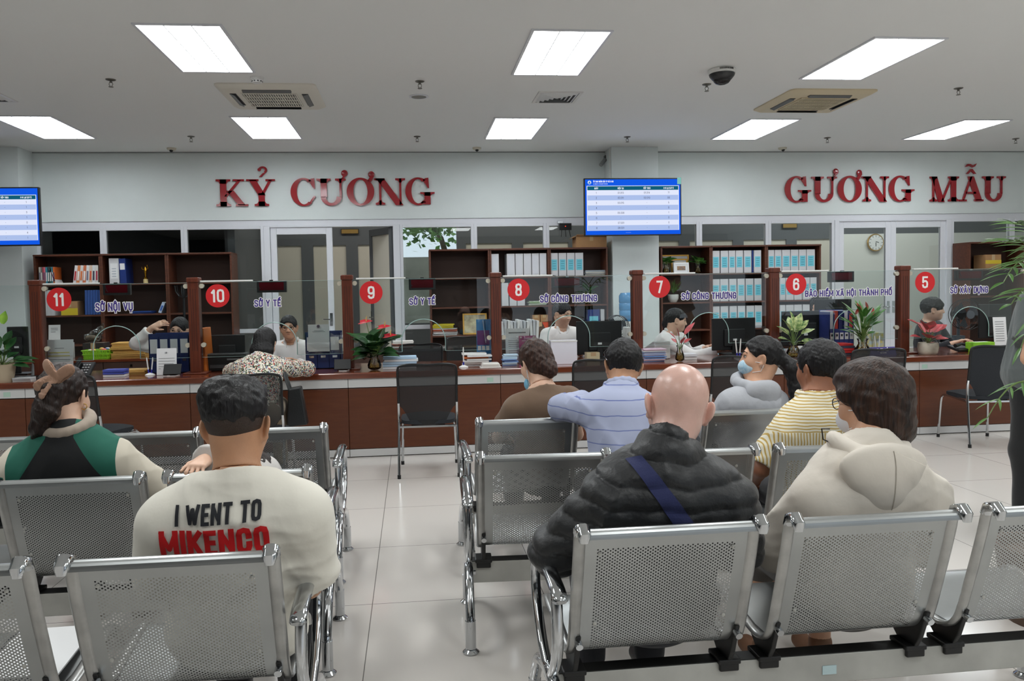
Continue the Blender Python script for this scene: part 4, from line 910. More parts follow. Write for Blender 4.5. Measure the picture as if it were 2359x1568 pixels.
x0, x1, z0, z1 = bxp(1554, 1589, 628, 602, SY+.04, SH1); frame((x0+x1)/2, x1-x0, z1-z0, SY+.06, SH1+.003, 'small white photo frame between two plants on the shelf by the pillar', pm('frame_white', (232, 234, 236), .4), pm('photo_town', (170, 130, 90), .4, rgb2=(90, 90, 100), noise_scale=40), .03)
# coat stand, router, water bottle
p = at(424, 700, 10.5); t = thing('coat_stand', 'black coat stand with curved hooks behind window 11, left of post 10', 'coat stand', (p.x, 10.5, 0))
MB().cyl((p.x, 10.5, 0.03), (p.x, 10.5, 1.6), .016).build('pole', BLACK, t, smooth=True)
mb = MB()
for k in range(6): a = k*PI/3; c, s = math.cos(a), math.sin(a); mb.tube([(p.x, 10.5, 1.42), (p.x+.06*c, 10.5+.06*s, 1.44), (p.x+.1*c, 10.5+.1*s, 1.5), (p.x+.11*c, 10.5+.11*s, 1.58)], .008, 6)
mb.build('hooks', BLACK, t, smooth=True)
mb = MB()
for k in range(4): a = k*PI/2+.4; mb.tube([(p.x, 10.5, .12), (p.x+.12*math.cos(a), 10.5+.12*math.sin(a), .06), (p.x+.2*math.cos(a), 10.5+.2*math.sin(a), .014)], .012, 6)
mb.build('feet', BLACK, t, smooth=True)
a, b = at(1289, 530, 11.18), at(1316, 514, 11.18); t = thing('wifi_router', 'black wifi router with antennas pointing down, fixed high on the glass partition', 'router', (a.x, 11.18, a.z))
MB().box(a.x, b.x, 11.16, 11.2, a.z, b.z).build('body', BLACK, t, bevel=.004)
for k in range(3): mb = MB().cyl((a.x+.03+.055*k, 11.17, a.z), (a.x+.02+.07*k, 11.16, a.z-.1), .006); mb.build('antenna', BLACK, t, smooth=True)
MB().ell((a.x+.085, 11.158, b.z-.045), (.006, .004, .006)).build('red_led', emission('led_red', (255, 60, 30), 3), t)
MB().box(a.x-.03, a.x+.05, 11.15, 11.19, b.z, b.z+.03).build('tape_patch', pm('foil', (200, 204, 208), .2, metal=.8), t)
p = at(1449, 735, 10.4); t = thing('water_dispenser', 'blue water bottle on a white dispenser behind post 7', 'water dispenser', (p.x, 10.4, 0))
MB().box(p.x-.15, p.x+.15, 10.26, 10.54, 0, .98).build('cabinet', PLASTIC_W, t, bevel=.015)
MB().lathe([(.05, .98), (.07, 1.02), (.13, 1.06), (.135, 1.12), (.128, 1.13), (.135, 1.14), (.135, 1.22), (.128, 1.23), (.135, 1.24), (.135, 1.33), (.11, 1.37), (0, 1.38)], (p.x, 10.4, 0), n=28).build('water_bottle', pm('bottle_blue', (86, 150, 200), .15), t, smooth=40)
MB().cyl((p.x-.05, 10.26, .8), (p.x-.05, 10.22, .8), .014).cyl((p.x+.05, 10.26, .8), (p.x+.05, 10.22, .8), .014).build('tap', pm('tap_red', (180, 60, 50), .4), t, smooth=True)

# ------------------------------------------------------------------ steel waiting benches
SHEET = pm('seat_sheet', (176, 179, 179), 0.3, metal=0.8, noise_amt=0.10, noise_scale=5)
RAIL = pm('seat_rail', (186, 186, 184), 0.3, metal=0.75, noise_amt=0.25, noise_scale=14)
BEAM = pm('bench_beam', (196, 196, 190), 0.45, metal=0.12, noise_amt=0.2, noise_scale=6)
BRACKET = pm('bracket_black', (22, 22, 22), 0.45)
PROF = [(-.034, .766), (-.03, .782), (-.014, .79), (.004, .782), (.016, .758), (.03, .705), (.058, .61), (.088, .515), (.108, .455), (.128, .41), (.158, .38), (.205, .365), (.28, .371), (.40, .392), (.48, .402), (.52, .398), (.542, .38), (.546, .355)]
def curve_at(P):
    L = [0.0]
    for a, b in zip(P, P[1:]): L.append(L[-1]+math.hypot(b[0]-a[0], b[1]-a[1]))
    def f(s):
        for k in range(len(P)-1):
            if s <= L[k+1] or k == len(P)-2:
                t = (s-L[k])/(L[k+1]-L[k]); return (P[k][0]+(P[k+1][0]-P[k][0])*t, P[k][1]+(P[k+1][1]-P[k][1])*t)
    return f, L
def smooth_path(P, n=5):
    out = []
    for k in range(len(P)-1):
        p0, p1, p2, p3 = P[max(k-1, 0)], P[k], P[k+1], P[min(k+2, len(P)-1)]
        for j in range(n):
            t = j/n; out.append(tuple(.5*(2*b+(c-a)*t+(2*a-5*b+4*c-d)*t*t+(-a+3*b-3*c+d)*t**3) for a, b, c, d in zip(p0, p1, p2, p3)))
    return out+[P[-1]]
PROFS = smooth_path(PROF); PF, PL = curve_at(PROFS)
SW = 0.53; SP = 0.598
def sheet_mesh():
    m = MB(); hw = SW/2-.02
    cp, rp, hr = .0071, .0104, .0026; nc, nr = 56, 39; s0 = .118
    wx = nc*cp/2; s1 = s0+nr*rp
    def P(x, s): y, z = PF(s); return (x, y, z)
    def strip(xa, xb, sa, sb, k):
        for j in range(k):
            a, b = sa+(sb-sa)*j/k, sa+(sb-sa)*(j+1)/k; m.quad(P(xa, a), P(xb, a), P(xb, b), P(xa, b))
    L = PL[-1]; strip(-hw, hw, 0, s0, 18); strip(-hw, hw, s1+rp/2, L, 40); strip(-hw, -wx, s0, s1+rp/2, 60); strip(wx, hw, s0, s1+rp/2, 60)
    idx = {}
    def vid(ix, iy):                                  # lattice of cell corners and side middles
        if (ix, iy) not in idx: idx[(ix, iy)] = len(m.v); m.v.append(P(-wx+ix*cp, s0+iy*rp/2))
        return idx[(ix, iy)]
    for c in range(nc):
        o = c % 2
        if o: m.f.append((vid(c, 0), vid(c+1, 0), vid(c+1, 1), vid(c, 1))); m.m.append(0)
        for r in range(nr):
            y0 = 2*r+o
            out = [vid(c, y0), vid(c+1, y0), vid(c+1, y0+1), vid(c+1, y0+2), vid(c, y0+2), vid(c, y0+1)]
            cx, cs = -wx+(c+.5)*cp, s0+(y0+1)*rp/2; b = len(m.v)
            for a in (-122, -58, 0, 58, 122, 180): m.v.append(P(cx+hr*math.cos(math.radians(a)), cs+hr*math.sin(math.radians(a))))
            for k in range(6): m.f.append((out[k], out[(k+1) % 6], b+(k+1) % 6, b+k)); m.m.append(0)
        if not o: m.f.append((vid(c, 2*nr), vid(c+1, 2*nr), vid(c+1, 2*nr+1), vid(c, 2*nr+1))); m.m.append(0)
    return m
_sheet = None
def bench(loc, rz, n, label, arm_left=True, arm_right=True):
    global _sheet
    t = thing('waiting_bench', label, 'bench', loc, rz, 'perforated steel waiting benches')
    total = SW*n+(SP-SW)*(n-1)
    MB().box(-.03, total+.03, .17, .225, .215, .305).build('beam', BEAM, t, world=False, bevel=.003)
    MB().box(-.03, total+.03, .171, .224, .3052, .3075).build('beam_top_strip', BRACKET, t, world=False)  # thin black strip laid on the beam's top face
    for i in range(n):
        cx = SW/2+i*SP
        if _sheet is None:
            o = sheet_mesh().build('seat_shell', SHEET, t, world=False, smooth=60, fix=False); _sheet = o
        else:
            o = _sheet.copy(); COL.objects.link(o); o.parent = t
        o.location = (cx, 0, 0)
        sc = MB()
        for sx in (-.19, .19):
            for s in (.135, .37): y, z = PF(s); sc.ell((cx+sx, y-.002, z), (.006, .003, .006), 8, 6)
        sc.build('screws', BEAM, o, world=False).location = (-cx, 0, 0)
        for s in (-1, 1):
            x = cx+s*(SW/2-.017)
            mb = MB().tube([(x, y+.001, z) for y, z in PROFS[2:]], .0175, 10, sx=1.0, sy=.5, up=(1, 0, 0))
            r = mb.build('side_rail', RAIL, t, world=False, smooth=True)
            MB().tube([(x, -.038, .760), (x, -.037, .781), (x, -.018, .797), (x, .006, .789), (x, .017, .765)], [.012, .019, .0205, .0195, .0185], 10, sx=1.0, sy=.62, up=(1, 0, 0)).build('chrome_cap', CHROME, r, world=False, smooth=True)
            b = MB().prism([(.10, .445), (.135, .445), (.148, .40), (.19, .372), (.27, .37), (.28, .345), (.24, .31), (.16, .31), (.135, .35)], 'x', x-.008-s*.012, x+.008-s*.012)
            b.box(x-.035-s*.012, x+.035-s*.012, .155, .24, .302, .318).box(x-.03-s*.012, x+.03-s*.012, .158, .172, .28, .305)
            b.build('bracket', BRACKET, t, world=False, bevel=.004)
            MB().cyl((x-s*.012, .112, .425), (x-s*.012, .09, .418), .0105, n=12).build('bolt', CHROME, t, world=False, smooth=True)
    for on, x, s in ((arm_left, -.035, -1), (arm_right, total+.035, 1)):
        leg = MB().tube(smooth_path([(x, .0, .025), (x, .0, .12), (x, .02, .17), (x, .075, .245), (x, .14, .285), (x, .2, .295), (x, .27, .285), (x, .4, .245), (x, .47, .17), (x, .50, .12), (x, .50, .025)], 4), .0195, 12)
        leg.cyl((x, 0, .02), (x, 0, .13), .0215, n=14).cyl((x, .5, .02), (x, .5, .13), .0215, n=14).cyl((x-s*.03, .197, .26), (x+.0, .197, .26), .03, n=14)
        lo = leg.build('leg_frame', CHROME, t, world=False, smooth=True)
        for yy in (0, .5): MB().lathe([(.0, 0), (.031, 0), (.033, .006), (.016, .02), (.008, .024), (.008, .034)], (x, yy, 0), 18).build('foot', CHROME, lo, world=False, smooth=True)
        if on:
            arm = MB().tube(smooth_path([(x, .20, .28), (x, .12, .36), (x, .085, .44), (x, .09, .52), (x, .10, .575)], 4), .017, 12).tube(smooth_path([(x, .22, .28), (x, .34, .33), (x, .43, .42), (x, .455, .5), (x, .42, .575), (x, .36, .598)], 4), .0165, 12)
            ao = arm.build('arm_frame', CHROME, t, world=False, smooth=True)
            MB().tube(smooth_path([(x, .04, .572), (x, .065, .59), (x, .12, .6), (x, .25, .612), (x, .36, .612), (x, .41, .597)], 4), [.019]+[.023]*18+[.019]*2, 12, sx=1.0, sy=.6, up=(1, 0, 0)).build('armrest', CHROME, ao, world=False, smooth=True)
    return t
BENCH = {}
BENCH['R1'] = bench((.421, 2.02, 0), .01, 3, 'steel bench nearest the camera on the right, under the bald man')
_s = MB().box(.80, .845, .1675, .1695, .243, .27).build('label_sticker', pm('sticker_cyan', (196, 220, 224), .5), BENCH['R1'], world=False)
tag(_s, 'small pale blue sticker')
BENCH['R2'] = bench((.235, 3.0, 0), -.045, 3, 'second steel bench from the camera in the right block, behind the bald man')
BENCH['R3'] = bench((.301, 3.82, 0), .03, 3, 'third steel bench of the right block, nearest the counter')
LW = SW*3+(SP-SW)*2
BENCH['L1'] = bench((-.352-LW, 1.985, 0), 0, 3, 'steel bench nearest the camera on the left, behind the cream T-shirt')
BENCH['L2'] = bench((-.384-LW, 2.905, 0), 0, 3, 'second steel bench of the left block, under the green and black jacket')
BENCH['L3'] = bench((-.427-LW, 3.83, 0), 0, 3, 'third steel bench of the left block, nearest the counter')

# ------------------------------------------------------------------ visitor chairs with mesh backs
def mesh_fabric():
    m = bpy.data.materials.new('chair_mesh'); m.use_nodes = True; nt = m.node_tree; b = nt.nodes['Principled BSDF']
    b.inputs['Base Color'].default_value = (*lin((26, 27, 29)), 1); b.inputs['Roughness'].default_value = .7
    b.inputs['Alpha'].default_value = .88
    return m
MESHF = mesh_fabric(); SEATF = pm('seat_fabric', (28, 32, 38), .8, bump=.3, bump_scale=300)
def mesh_chair(loc, rz, label, solid=False, group='black mesh visitor chairs along the counter', name='visitor_chair'):
    """back towards -y, local origin on the floor under the seat"""
    t = thing(name, label, 'chair', loc, rz, group); w = .225
    s = MB(); N = 9
    g = [[None]*N for _ in range(N)]
    for i in range(N):
        for j in range(N):
            u, v = -1+2*i/(N-1), -1+2*j/(N-1); e = (abs(u)**4+abs(v)**4)**.25 if (u or v) else 0; k = max(abs(u), abs(v))/e if e else 1
            g[i][j] = (u*k*.215, .02+v*k*.22)
    top = [(p[0], p[1], .465-.02*((p[0]/.215)**2+((p[1]-.02)/.22)**2)) for r in g for p in r]; bot = [(p[0], p[1], .41) for r in g for p in r]
    fs = [(i*N+j, (i+1)*N+j, (i+1)*N+j+1, i*N+j+1) for i in range(N-1) for j in range(N-1)]
    s.add(top+bot, fs+[tuple(q+N*N for q in reversed(f)) for f in fs]+[(i*N, (i+1)*N, (i+1)*N+N*N, i*N+N*N) for i in range(N-1)]+[((i+1)*N+N-1, i*N+N-1, i*N+N-1+N*N, (i+1)*N+N-1+N*N) for i in range(N-1)]+[(j+1, j, j+N*N, j+1+N*N) for j in range(N-1)]+[((N-1)*N+j, (N-1)*N+j+1, (N-1)*N+j+1+N*N, (N-1)*N+j+N*N) for j in range(N-1)])
    s.build('seat', SEATF, t, world=False, smooth=50)
    # back sheet: outline narrows at the bottom towards the seat
    def half(z): return w-.004 if z > .56 else (w-.004)-(.09)*((.56-z)/.15)**.7 if z > .41 else .13
    zs = [.40, .41, .43, .46, .49, .52, .54, .56, .62, .70, .78, .83, .86, .875]
    bk = MB(); K = 8
    for z in zs:
        h = half(z)-(max(0, z-.845)*1.1)
        for k in range(K+1): u = -1+2*k/K; bk.v.append((u*h, -.175-.14*(z-.42)-.03*(1-u*u), z))
    bk.f += [(a*(K+1)+k, a*(K+1)+k+1, (a+1)*(K+1)+k+1, (a+1)*(K+1)+k) for a in range(len(zs)-1) for k in range(K)]; bk.m += [0]*len(bk.f)
    bk.build('backrest', SEATF if solid else MESHF, t, world=False, smooth='all')
    Y = lambda z: -.175-.14*(z-.42)
    fr = MB().tube(smooth_path([(-w, Y(.56), .56), (-w, Y(.7), .7), (-w, Y(.84), .84), (-w+.03, Y(.872)-.004, .872), (-w*.5, Y(.88)-.022, .882), (0, Y(.88)-.03, .876), (w*.5, Y(.88)-.022, .882), (w-.03, Y(.872)-.004, .872), (w, Y(.84), .84), (w, Y(.7), .7), (w, Y(.56), .56)], 4), .0095, 8)
    fr.build('back_frame', BLACK, t, world=False, smooth=True)
    for sx in (-1, 1):
        rl = MB().tube(smooth_path([(sx*w, Y(.58), .58), (sx*w, Y(.5), .5), (sx*w, -.19, .4), (sx*(w+.004), -.215, .2), (sx*(w+.006), -.24, .02)], 4), .011, 8); q = rl.build('rear_leg', CHROME, t, world=False, smooth=True)
        MB().cyl((sx*(w+.006), -.24, 0), (sx*(w+.006), -.238, .03), .014, n=12).build('leg_tip', BLACK, q, world=False, smooth=True)
        fl = MB().tube(smooth_path([(sx*w, -.19, .39), (sx*(w-.01), 0, .40), (sx*(w-.015), .16, .405), (sx*(w-.015), .215, .39), (sx*(w-.01), .24, .33), (sx*(w), .26, .02)], 4), .011, 8); q = fl.build('front_leg', CHROME, t, world=False, smooth=True)
        MB().cyl((sx*w, .26, 0), (sx*w, .258, .03), .014, n=12).build('leg_tip', BLACK, q, world=False, smooth=True)
    MB().box(-w, w, -.2, -.17, .385, .4).build('cross_bar', CHROME, t, world=False)
    return t
mesh_chair((.108, 6.17, 0), -.03, 'empty black mesh chair standing alone in the middle aisle at window 9')
mesh_chair((-1.155, 5.79, 0), -.02, 'black mesh chair under the woman in the floral blouse')
mesh_chair((-2.42, 6.1, 0), -.35, 'black mesh chair beside the girl with the hair bow')
mesh_chair((1.46, 6.15, 0), .02, 'black mesh chair between brown shirt and blue shirt visitors')
mesh_chair((2.57, 6.12, 0), .03, 'black mesh chair left of the woman in the grey hood')
mesh_chair((3.93, 6.37, 0), -.1, 'black mesh chair behind the brown haired person, in front of window 6')
mesh_chair((5.02, 6.38, 0), -.12, 'black padded chair at window 5, beside the standing man', solid=True)
mesh_chair((.08, 8.0, 0), PI, 'chrome framed black chair on the staff side of window 9', group='staff chairs', name='staff_chair')
mesh_chair((.63, 9.1, 0), PI, 'chrome framed black chair at the rear desk behind window 9', group='staff chairs', name='staff_chair')

# ------------------------------------------------------------------ figures: smooth blended volumes turned into one continuous skin
def V(*a): return np.array(a if len(a) > 1 else a[0], float)
class Vol:
    """list of soft primitives; every one blends into those before it"""
    def __init__(s): s.p = []
    def cone(s, a, b, ra, rb=None, k=.02, sq=None): s.p.append(('c', V(a), V(b), ra, ra if rb is None else rb, k, sq)); return s
    def ell(s, c, r, R=None, k=.02, sub=False): s.p.append(('e', V(c), V(r), np.eye(3) if R is None else np.array(R, float), k, sub)); return s
    def cut(s, n, c, k=.0): s.p.append(('h', V(n)/np.linalg.norm(V(n)), V(c), k)); return s
    def group(s, vol, k=.02, sub=False): s.p.append(('g', vol, k, sub)); return s
    def disp(s, f): s.p.append(('d', f)); return s
    def bounds(s, pad=.03):
        lo, hi = [], []
        for q in s.p:
            if q[0] == 'c':
                r = max(q[3], q[4]); lo += [np.minimum(q[1], q[2])-r]; hi += [np.maximum(q[1], q[2])+r]
            elif q[0] == 'e' and not q[5]: e = np.abs(q[3]) @ q[2]; lo += [q[1]-e]; hi += [q[1]+e]
            elif q[0] == 'g' and not q[3]: a, b = q[1].bounds(0); lo += [a]; hi += [b]
        return np.min(lo, 0)-pad, np.max(hi, 0)+pad
    def eval(s, X, Y, Z):
        F = np.full(X.shape, .25)
        for q in s.p:
            if q[0] == 'h':
                d = (X-q[2][0])*q[1][0]+(Y-q[2][1])*q[1][1]+(Z-q[2][2])*q[1][2]
                F = np.maximum(F, d) if q[3] <= 0 else -smin(-F, -d, q[3]); continue
            if q[0] == 'd': F = F - q[1](X, Y, Z); continue
            if q[0] == 'g':
                d = q[1].eval(X, Y, Z); k, sub = q[2], q[3]
            else:
                # work only near the primitive
                if q[0] == 'c': lo, hi = np.minimum(q[1], q[2])-max(q[3], q[4]), np.maximum(q[1], q[2])+max(q[3], q[4]); k, sub = q[5], False
                else: e = np.abs(q[3]) @ q[2]; lo, hi = q[1]-e, q[1]+e; k, sub = q[4], q[5]
                pad = .05+k; sl = []
                for ax, (A, G) in enumerate(((X[:, 0, 0], 0), (Y[0, :, 0], 1), (Z[0, 0, :], 2))):
                    i0 = np.searchsorted(A, lo[ax]-pad); i1 = np.searchsorted(A, hi[ax]+pad); sl.append(slice(i0, i1))
                sl = tuple(sl); x, y, z = X[sl], Y[sl], Z[sl]
                if x.size == 0: continue
                if q[0] == 'c':
                    a, b, ra, rb = q[1:5]; ab = b-a; L = max(ab@ab, 1e-9)
                    t = np.clip(((x-a[0])*ab[0]+(y-a[1])*ab[1]+(z-a[2])*ab[2])/L, 0, 1)
                    dx, dy, dz = x-a[0]-t*ab[0], y-a[1]-t*ab[1], z-a[2]-t*ab[2]
                    if q[6] is not None:                                # flattened: (axis, factor)
                        n, f = q[6]; w = dx*n[0]+dy*n[1]+dz*n[2]; e = w*(f-1); dx, dy, dz = dx+e*n[0], dy+e*n[1], dz+e*n[2]
                    d = np.sqrt(dx*dx+dy*dy+dz*dz)-(ra+(rb-ra)*t)
                else:
                    c, r, R = q[1:4]; dx, dy, dz = x-c[0], y-c[1], z-c[2]
                    u = [(R[0, i]*dx+R[1, i]*dy+R[2, i]*dz)/r[i] for i in range(3)]
                    k0 = np.sqrt(u[0]**2+u[1]**2+u[2]**2); k1 = np.sqrt((u[0]/r[0])**2+(u[1]/r[1])**2+(u[2]/r[2])**2)
                    d = np.where(k1 > 1e-6, k0*(k0-1)/np.maximum(k1, 1e-6), -min(r))
                F[sl] = -smin(-F[sl], d, k) if sub else smin(F[sl], d, k); continue
            F = -smin(-F, d, k) if sub else smin(F, d, k)
        return F
def smin(a, b, k):
    if k <= 1e-6: return np.minimum(a, b)
    h = np.maximum(k-np.abs(a-b), 0)/k
    return np.minimum(a, b)-h*h*k*.25
def surface(vol, h, lo=None, hi=None):
    """naive surface nets"""
    a, b = vol.bounds()
    lo = a if lo is None else np.maximum(a, lo); hi = b if hi is None else np.minimum(b, hi)
    ax = [np.arange(lo[i], hi[i]+h, h) for i in range(3)]
    X, Y, Z = np.meshgrid(*ax, indexing='ij'); F = vol.eval(X, Y, Z); S = F < 0
    n = F.shape
    c = lambda i, j, k: (slice(i, n[0]-1+i), slice(j, n[1]-1+j), slice(k, n[2]-1+k))
    cnt = np.zeros((n[0]-1, n[1]-1, n[2]-1), np.int8); pos = np.zeros(cnt.shape+(3,), np.float32)
    for i, j, k, e in [(0,j,k,0) for j in (0,1) for k in (0,1)]+[(i,0,k,1) for i in (0,1) for k in (0,1)]+[(i,j,0,2) for i in (0,1) for j in (0,1)]:
        p = c(i, j, k); q = c(i+(e == 0), j+(e == 1), k+(e == 2)); m = S[p] != S[q]
        t = np.where(m, F[p]/np.where(m, F[p]-F[q], 1), 0)
        cnt += m
        for d, o in enumerate((i, j, k)): pos[..., d] += np.where(m, o+(t if d == e else 0), 0)
    act = cnt > 0; idx = -np.ones(cnt.shape, np.int32); idx[act] = np.arange(act.sum())
    I = np.argwhere(act); verts = (I+pos[act]/cnt[act][:, None])*h+np.array([ax[0][0], ax[1][0], ax[2][0]])
    faces = []
    for e in range(3):
        o = [1, 1, 1]; o[e] = 0
        p = tuple(slice(o[d], n[d]-1) for d in range(3)); q = tuple(slice(o[d]+(d == e), n[d]-1+(d == e)) for d in range(3))
        m = S[p] != S[q]; C = np.argwhere(m); inside = S[p][m]
        u, v = [(1, 2), (2, 0), (0, 1)][e]
        def g(du, dv):
            K = C.copy()
            for d in range(3): K[:, d] += o[d]
            K[:, u] -= du; K[:, v] -= dv
            return idx[K[:, 0], K[:, 1], K[:, 2]]
        Q = np.stack([g(0, 0), g(1, 0), g(1, 1), g(0, 1)], 1); Q[~inside] = Q[~inside][:, ::-1]
        faces.append(Q[(Q >= 0).all(1)])
    return verts, np.concatenate(faces)
def np_obj(name, pieces, mats, parent, smooth=True):
    """pieces: list of (verts, faces, material index)"""
    vs, fs, mi, o = [], [], [], 0
    for v, f, m in pieces: vs.append(v); fs.append(f+o); mi.append(np.full(len(f), m)); o += len(v)
    v = np.concatenate(vs); f = np.concatenate(fs)
    me = bpy.data.meshes.new(name); me.vertices.add(len(v)); me.vertices.foreach_set('co', v.astype(np.float32).ravel())
    me.loops.add(f.size); me.loops.foreach_set('vertex_index', f.astype(np.int32).ravel()); me.polygons.add(len(f))
    me.polygons.foreach_set('loop_start', np.arange(0, f.size, 4, dtype=np.int32)); me.polygons.foreach_set('loop_total', np.full(len(f), 4, np.int32))
    for m in mats: me.materials.append(m)
    me.polygons.foreach_set('material_index', np.concatenate(mi).astype(np.int32))
    me.update(calc_edges=True); me.validate()
    if smooth: me.polygons.foreach_set('use_smooth', np.ones(len(me.polygons), bool))
    ob = bpy.data.objects.new(name, me); COL.objects.link(ob)
    if parent is not None:
        ob.parent = parent; off = Vector((0, 0, 0)); q = parent
        while q is not None: off += q.location; q = q.parent
        ob.location = -off
    return ob
def part(name, vol, h, mat, parent, lo=None, hi=None):
    v, f = surface(vol, h, lo, hi); return np_obj(name, [(v, f, 0)], [mat], parent)
def unit(v): v = V(v); return v/max(np.linalg.norm(v), 1e-9)
def lerp(a, b, t): return V(a)+(V(b)-V(a))*t
def rotm(yaw=0, pitch=0, roll=0):
    """columns right, forward, up; yaw turns to the left, pitch looks up, roll tips to the right (degrees)"""
    M = Matrix.Rotation(math.radians(yaw), 3, 'Z') @ Matrix.Rotation(math.radians(pitch), 3, 'X') @ Matrix.Rotation(math.radians(roll), 3, 'Y')
    return np.array(M)
def folds(amp, seed, scale=(9, 9, 16), n=5, tilt=None):
    r = np.random.RandomState(seed); K = r.normal(size=(n, 3))*np.array(scale); ph = r.uniform(0, 6.28, n)
    def f(X, Y, Z):
        o = 0
        for k, q in zip(K, ph): o = o + np.sin(k[0]*X+k[1]*Y+k[2]*Z+q+1.3*np.sin(k[1]*X-k[0]*Z+q))
        return o*amp/n**.5
    return f
SKIN = {}
def skin(name, rgb, rough=.5):
    if name not in SKIN:
        SKIN[name] = pm('skin_'+name, rgb, rough, noise_amt=.10, noise_scale=22, bump=.05, bump_scale=220)
        b = SKIN[name].node_tree.nodes['Principled BSDF']; b.inputs['Subsurface Weight'].default_value = .06; b.inputs['Subsurface Radius'].default_value = (.012, .005, .003)
    return SKIN[name]
def cloth(name, rgb, rough=.85, bump=.25, scale=14, **k):
    if scale < 20: bump, scale = max(bump, .2), 16
    return pm('cloth_'+name, rgb, rough, bump=bump, bump_scale=scale, sheen=.15, **k)
def hair_mat(name, rgb, rgb2=None, stretch=(110, 110, 9)):
    if name in MATS: return MATS[name]
    m = pm(name, rgb, .42, rgb2=rgb2 or tuple(int(v*1.45)+5 for v in rgb), noise_scale=1.0, stretch=stretch, bump=.55, bump_scale=1.3, spec=.35)
    return m

def hand_vol(w, d, n, curl=.35, side=1, s=1.0, spread=.12, thumb=.6):
    """hand from wrist w along d, palm facing n; side +1 puts the thumb at n x d"""
    w, d, n = V(w), unit(d), unit(n); n = unit(n-d*(n@d)); t = np.cross(n, d)*side
    v = Vol(); pc = w+d*.045*s
    v.cone(w-d*.02*s, w+d*.02*s, .026*s, .027*s, k=.01, sq=(n, 1.35))
    for j, q in enumerate((-.027, -.009, .009, .026)): v.cone(w+d*.02*s+t*q*.75*s, w+d*.082*s+t*q*s, .0145*s, .0125*s, k=.012)
    tips = []
    for j, (q, L) in enumerate(((-.029, .062), (-.0095, .074), (.0095, .08), (.028, .073))):
        p = w+d*.084*s+t*q*s; dd = unit(d+t*q*spread*30); a = curl*(1+.12*(1.5-j)); r = (.0082 if j else .007)*s
        for k, f in enumerate((.45, .31, .24)):
            a_ = a*(k+.6); e = dd*math.cos(a_)+n*math.sin(a_); p2 = p+e*L*f*s; v.cone(p, p2, r, r*.92, k=.004); p = p2; r *= .92
        tips.append(p)
    p = w+d*.022*s+t*.03*s; e1 = unit(d*.75+t*.7+n*thumb*.5); e2 = unit(d*.95+t*.2+n*thumb)
    v.cone(w+d*.012*s+t*.015*s, p+e1*.025*s, .0155*s, .0125*s, k=.012); v.cone(p+e1*.025*s, p+e1*.03*s+e2*.028*s, .0105*s, .0095*s, k=.005); v.cone(p+e1*.03*s+e2*.028*s, p+e1*.03*s+e2*.05*s, .009*s, .0075*s, k=.004)
    return v

def wrinkles(amp, seed, k0=62, axis=None):
    """soft ridges like creased cloth"""
    r = np.random.RandomState(seed); D = r.normal(size=(5, 3))*np.array([1, .8, .55]); D /= np.linalg.norm(D, axis=1)[:, None]; K = D*k0*np.array([.45, .7, 1.0, 1.35, 1.8])[:, None]; ph = r.uniform(0, 6.28, 5)
    def f(X, Y, Z):
        w1 = np.sin(9*X+5*Y+7*Z+ph[0])+np.sin(-6*X+9*Y-5*Z+ph[1]); w2 = np.sin(7*X-8*Y+6*Z+ph[2]); m = .55+.45*np.sin(8*X+3*Y+5*Z+ph[3]+w2)
        o = 0
        for k, q, a in zip(K, ph, (1, .9, .75, .5, .35)): o = o + a*((1-np.abs(np.sin(.5*(k[0]*X+k[1]*Y+k[2]*Z)+q+.7*w1)))**2-.28)
        return o*m*amp
    return f

